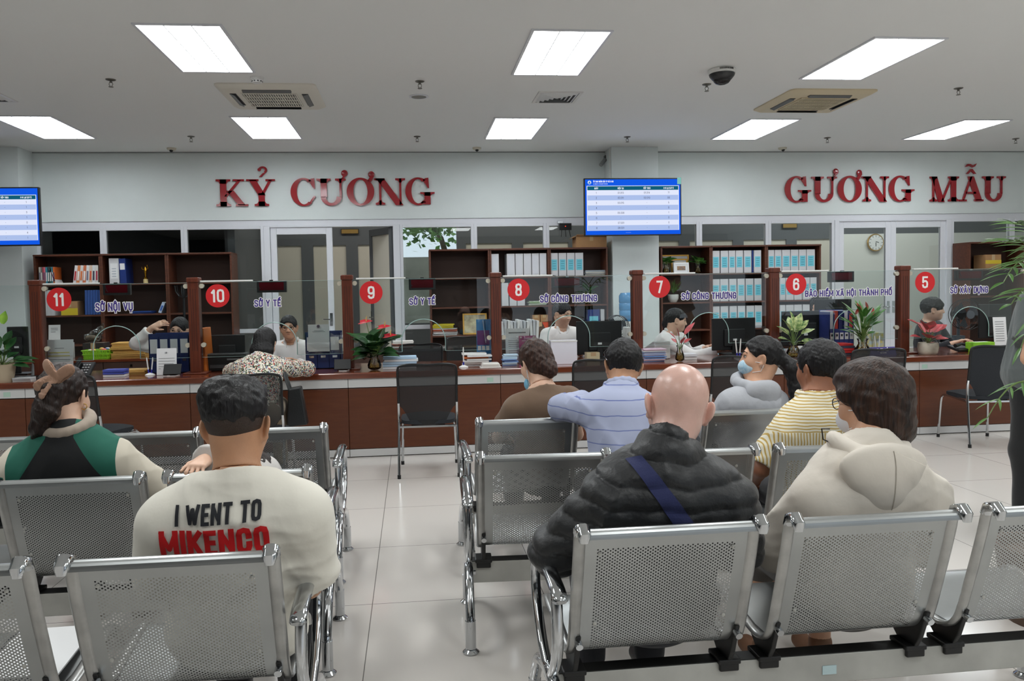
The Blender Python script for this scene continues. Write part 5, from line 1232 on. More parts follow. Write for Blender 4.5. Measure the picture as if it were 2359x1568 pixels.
class Person:
    """all joints in room coordinates: hip, neck (base), head centre, shoulders, elbows, wrists, knees, ankles (left first)"""
    def __init__(s, label, hip, neck, head, face=(0, 0, 0), sh=None, el=None, wr=None, kn=None, an=None, fwd=(0, 1, 0), w=1.0, hs=1.0, skin_m=None, cat='person', name='person'):
        s.hip, s.neck, s.head, s.w, s.hs = V(hip), V(neck), V(head), w, hs
        s.up = unit(s.neck-s.hip); s.sh = [V(q) for q in sh]
        s.rt = unit(s.sh[1]-s.sh[0]); f = np.cross(s.up, s.rt); s.fw = unit(f); s.R = rotm(*face)
        s.T = np.stack([unit(s.rt-s.up*(s.rt@s.up)), s.fw, s.up], 1)
        F = unit(fwd); Rr = unit(np.cross(F, (0, 0, 1)))
        s.F, s.Rr = F, Rr
        s.kn = kn or [s.hip+F*.41-Rr*.11+V(0, 0, .0), s.hip+F*.41+Rr*.11]
        s.kn = [V(q) for q in s.kn]
        s.an = [V(q) for q in (an or [V(s.kn[0][0], s.kn[0][1], .08)-F*.03, V(s.kn[1][0], s.kn[1][1], .08)-F*.03])]
        s.el = [V(q) for q in (el or [s.sh[0]-V(0, 0, .27)+F*.06-Rr*.04, s.sh[1]-V(0, 0, .27)+F*.06+Rr*.04])]
        s.wr = [V(q) for q in (wr or [s.el[0]+F*.22+Rr*.08-V(0, 0, .02), s.el[1]+F*.22-Rr*.08-V(0, 0, .02)])]
        s.skin = skin_m
        base = (float(s.hip[0]), float(s.hip[1]), 0.0)
        s.root = thing(name, label, cat, base)
    # ---- volumes
    def torso(s, t=0.0, k=.05, lo=0.0, extra=1.0):
        v = Vol(); w = s.w; L = np.linalg.norm(s.neck-s.hip); q = L/.52
        P = lambda f, dy=0: lerp(s.hip, s.neck, f)+s.fw*dy
        v.ell(P(.02, .0), V(.168*w+t, .122*w+t, .13+t), s.T, k)
        v.ell(P(.34, .012), V(.148*w+t, .112*w+t, .17*q+t), s.T, k)
        v.ell(P(.62, .008), V(.163*w+t, .112*w+t, .17*q+t), s.T, k)
        v.ell(P(.80, .0), V(.158*w+t, .088*w+t, .09*q+t), s.T, k)
        a, b = s.sh; c = (a+b)/2
        v.cone(lerp(c, a, .8), lerp(c, b, .8), .056*w+t, k=k)
        n = s.neck
        for e in s.sh: v.cone(n-s.up*.005, lerp(n, e, .72)-s.up*.005, .043+t*.8, .04*w+t, k=.04)
        return v
    def arm(s, i, t=0.0, sleeve=2.0, w=None, k=.03, puff=0.0):
        """sleeve: 0..1 upper arm, 1..2 forearm"""
        w = (w or s.w)**.5; v = Vol(); a, b, c = s.sh[i], s.el[i], s.wr[i]
        if sleeve <= 1: v.cone(a, lerp(a, b, sleeve), .056*w+t, (.056-.014*sleeve)*w+t+puff, k=.03); d = unit(b-a); v.cut(d, lerp(a, b, sleeve-.02))
        else:
            v.cone(a, b, .056*w+t, .042*w+t, k=.03); e = lerp(b, c, sleeve-1); g = Vol().cone(b, e, .042*w+t, .042*w+(.028-.042*w)*(sleeve-1)+t*.9+puff, k=.02)
            if sleeve < 2: g.cut(unit(c-b), lerp(b, c, sleeve-1.03))
            v.group(g, .02)
        return v
    def headvol(s):
        v = Vol(); R, c, h = s.R, s.head, s.hs; P = lambda x, y, z: c+R@V(x, y, z)*h
        E = lambda p, r, k=.02, sub=False, RR=None: v.ell(P(*p), V(r)*h, R if RR is None else RR, k, sub)
        E((0, -.012, .03), (.0765, .098, .087)); E((0, .028, -.03), (.062, .07, .083), .04); E((0, .02, -.055), (.058, .06, .05), .03); E((0, .062, -.092), (.028, .028, .022), .035)
        for q in (-1, 1): E((q*.04, .055, -.028), (.026, .026, .026), .03); E((q*.033, .094, .008), (.019, .014, .012), .012, True)
        v.cone(P(-.035, .083, .026), P(.035, .083, .026), .011*h, k=.02)
        v.cone(P(0, .09, .012), P(0, .108, -.026), .008*h, .012*h, k=.014); E((-.011, .1, -.03), (.009, .01, .008), .008); E((.011, .1, -.03), (.009, .01, .008), .008)
        E((0, .087, -.058), (.024, .012, .006), .008); E((0, .084, -.068), (.021, .012, .007), .008)
        for q in (-1, 1):
            RE = R @ rotm(q*32, 8, q*10); E((q*.0835, -.01, -.006), (.0075, .021, .032), .008, RR=RE); E((q*.0895, .0, -.002), (.0055, .0125, .019), .005, True, RE); E((q*.0785, -.002, -.034), (.008, .01, .011), .008)
        v.cone(P(0, -.03, -.05), s.neck+s.fw*.01, .057*s.w**.4, .062*s.w**.4, k=.04)
        return v
    def body(s, h=.01, hh=.0045, hands=None, hand_h=.0042, face=True, lips=(150, 84, 78), brow=(30, 24, 20), iris=(28, 18, 12), legs=True):
        """the whole body as one mesh: head fine, trunk and limbs coarser, hands fine"""
        tr = s.torso(-.004); 
        for i in (0, 1): tr.group(s.arm(i, -.003), k=.04)
        if legs:
            for i in (0, 1): o = s.F*0+(-1 if i == 0 else 1)*s.Rr*.085; tr.cone(s.hip+o, s.kn[i], .078*s.w, .055, k=.04); tr.cone(s.kn[i], s.an[i], .052, .037, k=.03); tr.cone(s.an[i]-V(0, 0, .04), s.an[i]-V(0, 0, .045)+s.F*.13, .036, .028, k=.03)
        hv = s.headvol(); both = Vol(); both.p = tr.p+hv.p
        zc = s.neck+unit(s.head-s.neck)*.02; up = unit(s.head-s.neck)
        low = Vol(); low.p = both.p+[('h', up, zc, 0)]; top = Vol(); top.p = hv.p+tr.p+[('h', -up, zc, 0)]
        pcs = []; v, f = surface(low, h); pcs.append((v, f, 0))
        lo, hi = hv.bounds(.04); v, f = surface(top, hh, lo, hi); pcs.append((v, f, 0))
        for i in (0, 1):
            d = unit(s.wr[i]-s.el[i]); spec = (hands or {}).get(i, {})
            n = spec.get('n', -V(0, 0, 1)); hd = spec.get('d', d)
            hv2 = hand_vol(s.wr[i], hd, n, spec.get('curl', .4), spec.get('side', 1 if i == 0 else -1), spec.get('s', 1.0), spec.get('spread', .1), spec.get('thumb', .6)); hv2.cone(lerp(s.el[i], s.wr[i], .72), s.wr[i], .034, .026, k=.015)
            v, f = surface(hv2, hand_h if spec else .007); pcs.append((v, f, 0))
        mats = [s.skin, pm('lip_%d' % lips[0], lips, .45), pm('eye_white', (222, 218, 212), .2), pm('iris_%d' % iris[0], iris, .1), pm('brow_%d' % brow[0], brow, .8)]
        if face:
            R, c, q = s.R, s.head, s.hs; P = lambda x, y, z: c+R@V(x, y, z)*q
            lv = Vol().ell(P(0, .0915, -.0575), V(.022, .010, .0048)*q, R, .003).ell(P(0, .0885, -.0675), V(.019, .011, .0055)*q, R, .003); v, f = surface(lv, .003); pcs.append((v, f, 1))
            for e in (-1, 1):
                ev = Vol().ell(P(e*.032, .0795, .008), V(.0135, .0125, .0068)*q, R); v, f = surface(ev, .0028); pcs.append((v, f, 2))
                iv = Vol().ell(P(e*.032, .0885, .008), V(.0062, .0052, .0062)*q, R); v, f = surface(iv, .0024); pcs.append((v, f, 3))
                bv = Vol().cone(P(e*.017, .0965, .033), P(e*.036, .0915, .0365), .0042*q, .0042*q, k=.002).cone(P(e*.036, .0915, .0365), P(e*.052, .076, .029), .0042*q, .0025*q, k=.002); v, f = surface(bv, .003); pcs.append((v, f, 4))
                lv = Vol().cone(P(e*.019, .0885, .0125), P(e*.034, .0925, .0168), .0026*q, k=.001).cone(P(e*.034, .0925, .0168), P(e*.047, .082, .012), .0026*q, k=.001); v, f = surface(lv, .0024); pcs.append((v, f, 4))
        return np_obj('body', pcs, mats, s.root)
    def garment(s, name, mat, t=.016, sleeve=1.9, h=.008, amp=.004, seed=1, neck_cut=.02, puff=.006, scale=(9, 9, 16), k=.05, extra=None, disp=None, at_t=None, hem=-.05, neck_r=None):
        v = s.torso(t, k)
        if extra: extra(v)
        v.cut(unit(s.head-s.neck), s.neck+unit(s.head-s.neck)*neck_cut)
        for i in (0, 1): v.group(s.arm(i, t if at_t is None else at_t, sleeve if not isinstance(sleeve, (tuple, list)) else sleeve[i], puff=puff), k=.035)
        if amp: v.disp(wrinkles(amp, seed))
        if disp: v.disp(disp)
        v.cut(-s.up, s.hip+s.up*hem)
        if neck_r: v.p.append(('g', Vol().cone(s.neck-s.up*.02+s.fw*.035, s.neck+s.up*.1+s.fw*.05, neck_r, neck_r*1.15), .004, True))
        return part(name, v, h, mat, s.root)
    def trousers(s, mat, t=.012, h=.011, length=.93):
        v = Vol().ell(s.hip-V(0, 0, .005), V(.168*s.w+t, .125*s.w+t, .125+t), s.T if abs(s.up[2]) > .7 else None, .05)
        for i in (0, 1):
            o = (-1 if i == 0 else 1)*s.Rr*.085; v.cone(s.hip+o, s.kn[i], .08*s.w+t, .056+t, k=.04); l = Vol().cone(s.kn[i], lerp(s.kn[i], s.an[i], length), .055+t, .044+t, k=.03); v.group(l, .03)
        v.disp(folds(.003, 5, (14, 14, 14)))
        if length < .9: pass
        return part('trousers', v, h, mat, s.root)
    def shoes(s, mat, h=.008):
        for i in (0, 1):
            a = s.an[i]; v = Vol().cone(V(a[0], a[1], .045)-s.F*.03, V(a[0], a[1], .038)+s.F*.15, .042, .034, k=.02).cone(V(a[0], a[1], .05), a+V(0, 0, .02), .04, .042, k=.02); v.cut((0, 0, -1), (0, 0, .002))
            part('shoe', v, h, mat, s.root)
    def P(s, x, y, z): return s.head+s.R@V(x, y, z)*s.hs
    def D(s, x, y, z): return s.R@V(x, y, z)
    def cap(s, t=.014, top=.02, line=(0, .35, -1), off=-.035, front=.085, fz=.05, side_t=None, ears=True, face=None):
        """hair shell around the skull; line/off is the lower cutting plane in head space, front the hair line over the face"""
        R, h = s.R, s.hs; v = Vol()
        v.ell(s.P(0, -.014, .034), V(.0765+(side_t if side_t is not None else t), .098+t, .087+top)*h, R, .02)
        v.cut(R@V(line), s.P(0, 0, off), .012)
        if face: v.ell(s.P(*face[0]), V(face[1])*h, R, .012, True)
        else: v.cut(R@V(0, 1, -.75), s.P(0, front, fz), .012)
        if ears:
            for q in (-1, 1): v.ell(s.P(q*.095, .004, -.012), V(.03, .032, .042)*h, R, .01, True)
        return v
    def hair(s, vol, mat, h=.0045, amp=.0025, seed=3, name='hair', scale=(160, 160, 40)):
        if amp: vol.disp(folds(amp, seed, scale, 7))
        return part(name, vol, h, mat, s.root)
    def eyeglasses(s, mat=None, r=.021, thin=.0016, z=.006):
        mb = MB()
        for e in (-1, 1):
            ring = [s.P(e*.033+r*1.15*math.cos(a), .104-.006*abs(math.cos(a)), z+r*.85*math.sin(a)) for a in [2*PI*k/20 for k in range(20)]]
            mb.tube([tuple(p) for p in ring], thin, 6, closed=True)
            mb.tube([tuple(s.P(e*.057, .098, z+.004)), tuple(s.P(e*.078, .06, z+.006)), tuple(s.P(e*.083, .0, z+.004)), tuple(s.P(e*.083, -.015, z-.012))], thin, 6)
        mb.tube([tuple(s.P(-.011, .106, z+.003)), tuple(s.P(0, .109, z+.006)), tuple(s.P(.011, .106, z+.003))], thin, 6)
        return mb.build('eyeglasses', mat or BLACK, s.root, smooth=True)
    def mask(s, mat, drop=0.0, name='face_mask', loops=True):
        v = Vol().ell(s.P(0, .04, -.05-drop), V(.068, .084, .056), s.R, .01); v.cut(s.R@V(0, -1, 0), s.P(0, .035, 0)); v.cut(s.R@V(0, .15, 1), s.P(0, .1, -.012-drop)); m = part(name, v, .0045, mat, s.root)
        if loops:
            mb = MB()
            for e in (-1, 1):
                for z in (-.02, -.08): mb.tube([tuple(s.P(e*.068, .045, z-drop)), tuple(s.P(e*.08, .0, (z-drop-.01)*.8)), tuple(s.P(e*.086, -.025, -.012))], .0016, 6)
            mb.build('ear_loop', pm('loop_white', (228, 230, 232), .6), m, smooth=True)
        return m
def project_strip(name, pts, width, target, mat, parent, direction, lift=.003, up=None):
    pass
def drape(mb, target, direction, lift, cuts=0):
    """moves flat geometry along direction on to the surface of target (room coordinates)"""
    from mathutils.bvhtree import BVHTree
    off = Vector((0, 0, 0)); q = target
    while q is not None: off += q.location; q = q.parent
    me = target.data; bv = BVHTree.FromPolygons([tuple(v.co+off) for v in me.vertices], [tuple(p.vertices) for p in me.polygons])
    d = Vector(direction).normalized(); bm = bmesh.new(); vs = [bm.verts.new(v) for v in mb.v]
    for f in mb.f:
        try: bm.faces.new([vs[i] for i in f])
        except ValueError: pass
    if cuts: bmesh.ops.subdivide_edges(bm, edges=bm.edges, cuts=cuts, use_grid_fill=True)
    bm.verts.ensure_lookup_table(); hits = {}
    for v in bm.verts:
        loc, n, i, dist = bv.ray_cast(v.co-d*1.0, d)
        if loc is not None: v.co = loc-d*lift; hits[v.index] = 1
    bm.verts.index_update()
    out = MB(); out.v = [tuple(v.co) for v in bm.verts]; out.f = [tuple(v.index for v in f.verts) for f in bm.faces]; out.m = [0]*len(out.f); bm.free()
    return out

# ------------------------------------------------------------------ the people waiting
SK_PALE = skin('pale', (226, 184, 170), .3); SK_TAN = skin('tan', (196, 146, 112)); SK_MID = skin('mid', (208, 160, 130)); SK_FAIR = skin('fair', (226, 184, 158)); SK_DARK = skin('dark', (160, 106, 78))
H_BLACK = hair_mat('hair_black', (14, 13, 14)); H_DARK = hair_mat('hair_dark_brown', (30, 20, 17)); H_BROWN = hair_mat('hair_brown', (32, 21, 16), (62, 40, 28))
DENIM = cloth('dark_trousers', (30, 32, 38)); SHOE_B = pm('shoe_black', (18, 18, 20), .4); SHOE_W = pm('shoe_white', (206, 202, 196), .5)
A = lambda x, y, Y: np.array(at(x, y, Y))

# -- bald man in the quilted jacket
p = Person('person', (.72, 2.31, .465), (.738, 2.2, .95), (.803, 2.285, 1.068), (-6, -14, 9), sh=[(.56, 2.2, .81), (.925, 2.2, .79)], el=[(.415, 2.29, .64), (.985, 2.27, .63)], wr=[(.58, 2.5, .585), (.86, 2.5, .58)], w=1.05, hs=1.1, skin_m=SK_PALE)
p.root['label'] = 'bald man in a black quilted jacket with navy strap, seated on the nearest right bench'
p.body(h=.009, hh=.0038)
def quilt(P, per=.062, amp=.0125):
    def f(X, Y, Z):
        s = (X-P.hip[0])*P.up[0]+(Y-P.hip[1])*P.up[1]+(Z-P.hip[2])*P.up[2]+.004*np.sin(31*X+7*Y)+.003*np.sin(57*X-20*Y)
        return amp*(np.abs(np.sin(PI*s/per))**.55-.75)+.002*np.sin(70*X+40*Z)*np.sin(60*Y-30*Z)
    return f
def collar(v, P=p): v.cone(P.neck-P.up*.0, P.neck+unit(P.head-P.neck)*.036, .083, .08, k=.02)
jk = p.garment('jacket', cloth('puffer', (23, 25, 28), .45, .3, 45), t=.033, sleeve=1.93, h=.0065, amp=.0075, seed=4, neck_cut=.045, puff=.012, k=.05, extra=collar, disp=quilt(p))
p.trousers(DENIM); p.shoes(SHOE_B)
L1, L2, R1_, R2_ = A(1456, 1068, 2.1), A(1548, 1206, 2.1), A(1489, 1056, 2.1), A(1598, 1206, 2.1)
mb = MB()
for k in range(0, 18):
    a, b = k/16, (k+1)/16; mb.quad(*[tuple(q) for q in (lerp(L1, L2, a), lerp(R1_, R2_, a), lerp(R1_, R2_, b), lerp(L1, L2, b))])
st = drape(mb, jk, (0, 1, 0), .006, cuts=2).build('shoulder_strap', cloth('strap_navy', (30, 38, 84), .8, .1, 200), p.root, smooth='all')

# -- person with bowl cut in the hooded jacket
p = Person('person', (1.38, 2.32, .465), (1.395, 2.22, .935), (1.445, 2.31, 1.055), (24, -12, 4), sh=[(1.215, 2.22, .762), (1.565, 2.24, .757)], el=[(1.14, 2.34, .6), (1.62, 2.32, .59)], wr=[(1.3, 2.55, .57), (1.48, 2.55, .57)], w=.98, hs=1.0, skin_m=SK_MID)
p.root['label'] = 'person with a brown bowl cut in an off-white hooded jacket, right of the bald man'
p.body(h=.01)
OFFW = cloth('off_white', (224, 216, 204), .8, .18, 10)
p.garment('jacket', OFFW, t=.034, sleeve=1.95, h=.0075, amp=.0075, seed=9, neck_cut=.03, puff=.012)
n, u, f, r = p.neck, p.up, p.fw, p.rt
v = Vol()
v.ell(n-f*.082-u*.025-r*.02, (.14, .036, .07), p.T, .04).ell(n-f*.09-u*.085-r*.018, (.1, .036, .07), p.T, .06).ell(n-f*.095-u*.145-r*.015, (.05, .032, .05), p.T, .07)
ring = [n+u*(.004-.012*math.sin(a))+r*.1*math.cos(a)+f*(.03-.092*math.sin(a)) for a in [PI*(-.1+1.2*k/14) for k in range(15)]]
for a, b in zip(ring, ring[1:]): v.cone(a, b, .02, .02, k=.03)
v.disp(wrinkles(.006, 12, 50))
hd = part('hood', v, .0065, OFFW, p.root)
mb = MB(); q = [n-f*.3+u*(.05-.235*k/12)-r*.012 for k in range(13)]
for c, d in zip(q, q[1:]): mb.quad(*[tuple(x) for x in (c-r*.0014, c+r*.0014, d+r*.0014, d-r*.0014)])
drape(mb, hd, tuple(f), .0012).build('seam', cloth('hood_seam', (176, 168, 154), .8, .1, 60), hd, smooth='all')
mb = MB().tube([tuple(n-r*.12+f*.05+u*.04), tuple(n-r*.16+f*.03+u*.05), tuple(n-r*.15+f*.03+u*.015), tuple(n-r*.12+f*.04+u*.0)], .0022, 6); mb.build('drawcord', BLACK, hd, smooth=True)
v = p.cap(t=.026, top=.022, line=(0, .1, -1), off=-.12, front=.075, fz=.06, side_t=.024, ears=False)
v.ell(p.P(0, -.05, -.02), V(.088, .078, .088), p.R, .03); v.ell(p.P(.01, .02, .085), V(.082, .085, .045), p.R, .03)
for e in (-1, 1): v.cone(p.P(e*.08, .03, .03), p.P(e*.083, .022, -.01), .022, .012, k=.02)
v.ell(p.P(0, -.06, -.075), V(.07, .06, .06), p.R, .03).ell(p.P(-.04, -.045, -.07), V(.05, .052, .078), p.R, .02).cone(p.P(-.068, -.02, -.02), p.P(-.055, -.04, -.105), .03, .026, k=.02).ell(p.P(.03, -.055, -.08), V(.055, .055, .07), p.R, .02); v.cut(p.D(0, .1, -1), p.P(0, 0, -.14), .01); v.ell(p.P(-.092, .025, -.05), V(.026, .026, .05), p.R, .01, True)
p.hair(v, H_BROWN, amp=.003, scale=(60, 60, 18)); p.eyeglasses(); p.mask(pm('mask_white', (222, 222, 226), .7))
p.trousers(cloth('shorts_grey', (92, 88, 84)), length=.25); p.shoes(pm('shoe_tan', (120, 84, 60), .6))

# -- young man in the cream T-shirt
p = Person('person', (-.53, 2.29, .465), (-.497, 2.195, .93), (-.505, 2.25, 1.062), (-4, -6, -2), sh=[(-.69, 2.2, .80), (-.32, 2.2, .812)], el=[(-.73, 2.29, .6), (-.325, 2.30, .575)], wr=[(-.6, 2.55, .57), (-.36, 2.55, .60)], w=1.03, hs=1.02, skin_m=SK_TAN)
p.root['label'] = 'young man with faded black hair in a cream T-shirt with red printed letters'
p.body(h=.0095, hh=.0042)
CREAMC = cloth('cream_shirt', (232, 228, 216), .9, .12, 9)
def rib(v, P=p): v.cone(P.neck-P.up*.004, P.neck+unit(P.head-P.neck)*.014, .072, .07, k=.012)
sh = p.garment('t_shirt', CREAMC, t=.03, sleeve=.9, h=.007, amp=.0075, seed=21, neck_cut=.018, puff=.018, extra=rib)
o = A(398, 1217, 2.08); mb = MB(); put_text(mb, 'I WENT TO', 46*2.08/1780, tuple(o), (1, 0, .04), (0, 0, 1), weight=.18, xs=1.15, fit=193*2.08/1780, gap=.07)
pr = drape(mb, sh, (0, 1, 0), .006, cuts=3).build('shirt_print', pm('print_black', (26, 28, 34), .7), sh, smooth='all')
o = A(362, 1292, 2.08); mb = MB(); put_text(mb, 'MIKENCO', 63*2.08/1780, tuple(o), (1, 0, .02), (0, 0, 1), weight=.2, xs=1.25, fit=245*2.08/1780, gap=.06)
pr2 = drape(mb, sh, (0, 1, 0), .006, cuts=3).build('shirt_print', pm('print_red', (206, 18, 24), .7), sh, smooth='all')
v = Vol().ell(p.P(0, -.014, .034), (.081, .104, .093), p.R, .02); v.cut(p.D(0, .4, -1), p.P(0, -.05, -.075), .02); v.cut(p.D(0, 1, -.7), p.P(0, .085, .05), .01)
for q in (-1, 1): v.ell(p.P(q*.095, .006, -.012), (.028, .032, .042), p.R, .01, True)
part('hair_fade', v, .0045, hair_mat('hair_stubble', (120, 88, 70), (104, 76, 60), (300, 300, 300)), p.root)
v = Vol().ell(p.P(0, -.014, .034), (.0825, .1055, .0945), p.R, .02); v.cut(p.D(0, .35, -1), p.P(0, -.05, -.045), .02); v.cut(p.D(0, 1, -.7), p.P(0, .085, .05), .01)
for q in (-1, 1): v.ell(p.P(q*.095, .006, -.012), (.028, .032, .042), p.R, .01, True)
part('hair_fade', v, .0045, hair_mat('hair_stubble_dark', (66, 50, 42), (54, 42, 36), (300, 300, 300)), p.root)
v = Vol().ell(p.P(0, -.02, .055), (.09, .108, .078), p.R, .02).ell(p.P(.0, .03, .095), (.078, .07, .045), p.R, .03).ell(p.P(-.03, -.05, .09), (.055, .06, .05), p.R, .03); v.cut(p.D(0, .25, -1), p.P(0, -.08, -.018), .02); v.cut(p.D(0, 1, -.9), p.P(0, .09, .07), .01)
p.hair(v, H_BLACK, amp=.0028, scale=(120, 120, 60), seed=5, h=.004)
p.trousers(cloth('black_shorts', (24, 25, 28))); p.shoes(SHOE_B)

# -- girl with the hair bow
p = Person('person', (-1.36, 3.22, .465), (-1.352, 3.15, .918), (-1.387, 3.22, 1.042), (-10, -12, -4), sh=[(-1.525, 3.13, .77), (-1.18, 3.15, .785)], el=[(-1.63, 3.2, .62), (-1.04, 3.25, .63)], wr=[(-1.5, 3.42, .56), (-1.2, 3.45, .58)], w=.95, hs=.98, skin_m=SK_FAIR)
p.root['label'] = 'girl with a tan hair bow in a green, black and cream jacket'
p.body(h=.011, hh=.0045)
def varsity(P):
    m = bpy.data.materials.new('cloth_varsity'); m.use_nodes = True; nt = m.node_tree; b = nt.nodes['Principled BSDF']; b.inputs['Roughness'].default_value = .85
    N = lambda k, op, *v: (lambda q: ([(nt.links.new(x, q.inputs[i]) if hasattr(x, 'is_linked') else setattr(q.inputs[i], 'default_value', x)) for i, x in enumerate(v)], q)[1])((lambda q: (setattr(q, 'operation', op), q)[1])(nt.nodes.new(k)))
    tc = nt.nodes.new('ShaderNodeTexCoord'); off = Vector(P.neck)-Vector(P.root.location); d = N('ShaderNodeVectorMath', 'SUBTRACT', tc.outputs['Object'], tuple(P.neck)).outputs[0]
    M = lambda op, *v: N('ShaderNodeMath', op, *v).outputs[0]
    sx = M('ABSOLUTE', N('ShaderNodeVectorMath', 'DOT_PRODUCT', d, tuple(P.rt)).outputs['Value']); sz = M('MAXIMUM', M('MULTIPLY', N('ShaderNodeVectorMath', 'DOT_PRODUCT', d, tuple(P.up)).outputs['Value'], -1.0), 0.0)
    thr = M('ADD', .05, M('ADD', M('MULTIPLY', sz, .62), M('MULTIPLY', M('MULTIPLY', sz, sz), .25)))
    def mix(fac, c1, c2):
        x = nt.nodes.new('ShaderNodeMix'); x.data_type = 'RGBA'; nt.links.new(fac, x.inputs[0])
        for i, c in ((6, c1), (7, c2)):
            if isinstance(c, tuple): x.inputs[i].default_value = (*lin(c), 1)
            else: nt.links.new(c, x.inputs[i])
        return x.outputs[2]
    c = mix(M('GREATER_THAN', sx, thr), (20, 22, 24), mix(M('GREATER_THAN', sx, .195), (30, 98, 82), (206, 198, 182))); nt.links.new(c, b.inputs['Base Color'])
    return m
jk = p.garment('varsity_jacket', varsity(p), t=.034, sleeve=1.93, h=.0075, amp=.0075, seed=33, neck_cut=.02, puff=.018)
v = Vol()
ring = [p.neck+p.up*(.03-.018*math.sin(a))+p.rt*.082*math.cos(a)+p.fw*(.01-.078*math.sin(a)) for a in [2*PI*k/20 for k in range(21)]]
for a, b in zip(ring, ring[1:]): v.cone(a, b, .021, .021, k=.012)
for e in (-1, 1): v.cone(p.neck+p.rt*e*.075+p.up*.008+p.fw*.01, p.neck+p.rt*e*.12-p.up*.02-p.fw*.02, .016, .01, k=.02)
part('collar', v, .006, cloth('collar_taupe', (166, 152, 138)), jk)
v = p.cap(t=.012, top=.016, line=(0, .3, -1), off=-.045)
v.cone(p.P(.04, -.1, .06), p.P(.03, -.125, .02), .03, .04, k=.03).cone(p.P(.03, -.125, .02), p.P(.01, -.125, -.06), .04, .043, k=.03).cone(p.P(.01, -.125, -.06), p.P(-.03, -.11, -.13), .043, .028, k=.03).cone(p.P(-.03, -.11, -.13), p.P(-.06, -.1, -.18), .028, .006, k=.03)
p.hair(v, H_DARK, amp=.003, scale=(90, 90, 20))
b = p.P(.055, -.142, .052); R = p.R
v = Vol().ell(b, (.015, .014, .017), R, .006)
Wd = lambda x, y, z: b+R@V(x, y, z)
def ribbon(pts, r, flat):
    P = smooth_path([tuple(Wd(*q)) for q in pts], 4)
    for q0, q1 in zip(P, P[1:]): v.cone(q0, q1, r*1.25, r*1.25, k=.003, sq=(R@V(*flat), 6))
ribbon([(0, -.004, 0), (-.004, -.016, .022), (-.022, -.02, .05), (-.03, -.012, .062), (-.018, -.006, .045), (0, 0, .004)], .0165, (.35, 1, .1))
ribbon([(0, -.004, 0), (.02, -.014, .012), (.05, -.016, .03), (.062, -.008, .036), (.045, -.004, .022), (0, 0, 0)], .0165, (.1, 1, .3))
ribbon([(0, -.006, 0), (-.025, -.018, -.004), (-.055, -.026, -.022)], .0165, (.2, 1, .3))
ribbon([(0, -.006, 0), (-.018, -.02, -.022), (-.034, -.03, -.055)], .0165, (.4, 1, .0))
part('hair_bow', v, .0032, cloth('bow_tan', (166, 128, 104), .6, .2, 60), p.root)
e = p.P(.086, -.004, -.045); G2 = pm('earring_gold', (214, 176, 96), .25, metal=1.0)
mb = MB().tube([tuple(e+V(.011*math.cos(a), 0, .011*math.sin(a))) for a in [2*PI*k/14 for k in range(14)]], .002, 6, closed=True).tube([tuple(e+V(0, 0, -.01)), tuple(e+V(.004, 0, -.04)), tuple(e+V(.006, 0, -.075))], .0012, 6)
for k in range(4): mb.ell(e+V(.004, 0, -.03-.014*k), (.0025, .0025, .0035), 8, 6)
mb.build('earring', G2, p.root, smooth=True)
e = p.P(-.086, -.004, -.045); MB().tube([tuple(e), tuple(e+V(-.002, 0, -.06))], .0014, 6).build('earring', G2, p.root, smooth=True)
p.trousers(DENIM); p.shoes(SHOE_W)

# -- slumped figure on the left bench of whom the hand shows over the seat back
hw = A(436, 1088, 2.94)
p = Person('person', (-.66, 3.32, .455), (-.70, 3.12, .66), (-.64, 3.09, .70), (10, -25, 20), sh=[(-.79, 3.1, .64), (-.55, 3.14, .64)], el=[(-.79, 3.17, .71), (-.5, 3.18, .6)], wr=[(-.795, 2.985, .797), (-.5, 3.3, .55)], w=.8, hs=.86, skin_m=SK_FAIR)
p.root['label'] = 'slumped person in a pale hooded top, fingers gripping the steel seat back'
p.el[0] = V(-.76, 3.12, .79); p.wr[0] = V(-.795, 2.985, .812)
p.body(h=.012, hands={0: {'n': (0, .35, -1), 'd': (-.1, -1, -.05), 'curl': 1.0, 'side': 1, 's': .9, 'spread': .16, 'thumb': .3}})
PALE = cloth('pale_top', (206, 202, 198), .9, .2, 30)
p.garment('hooded_top', PALE, t=.03, sleeve=1.99, h=.009, amp=.0075, seed=41, neck_cut=.04)
v = Vol().ell(p.head+V(.0, 0, .01), (.115, .118, .105), None, .02).ell(p.P(0, .1, -.02), (.06, .06, .085), p.R, .02, True); v.disp(folds(.005, 6, (20, 20, 20))); part('hood', v, .008, PALE, p.root)
p.hair(p.cap(t=.012), H_DARK, h=.007); p.trousers(DENIM); p.shoes(SHOE_W)

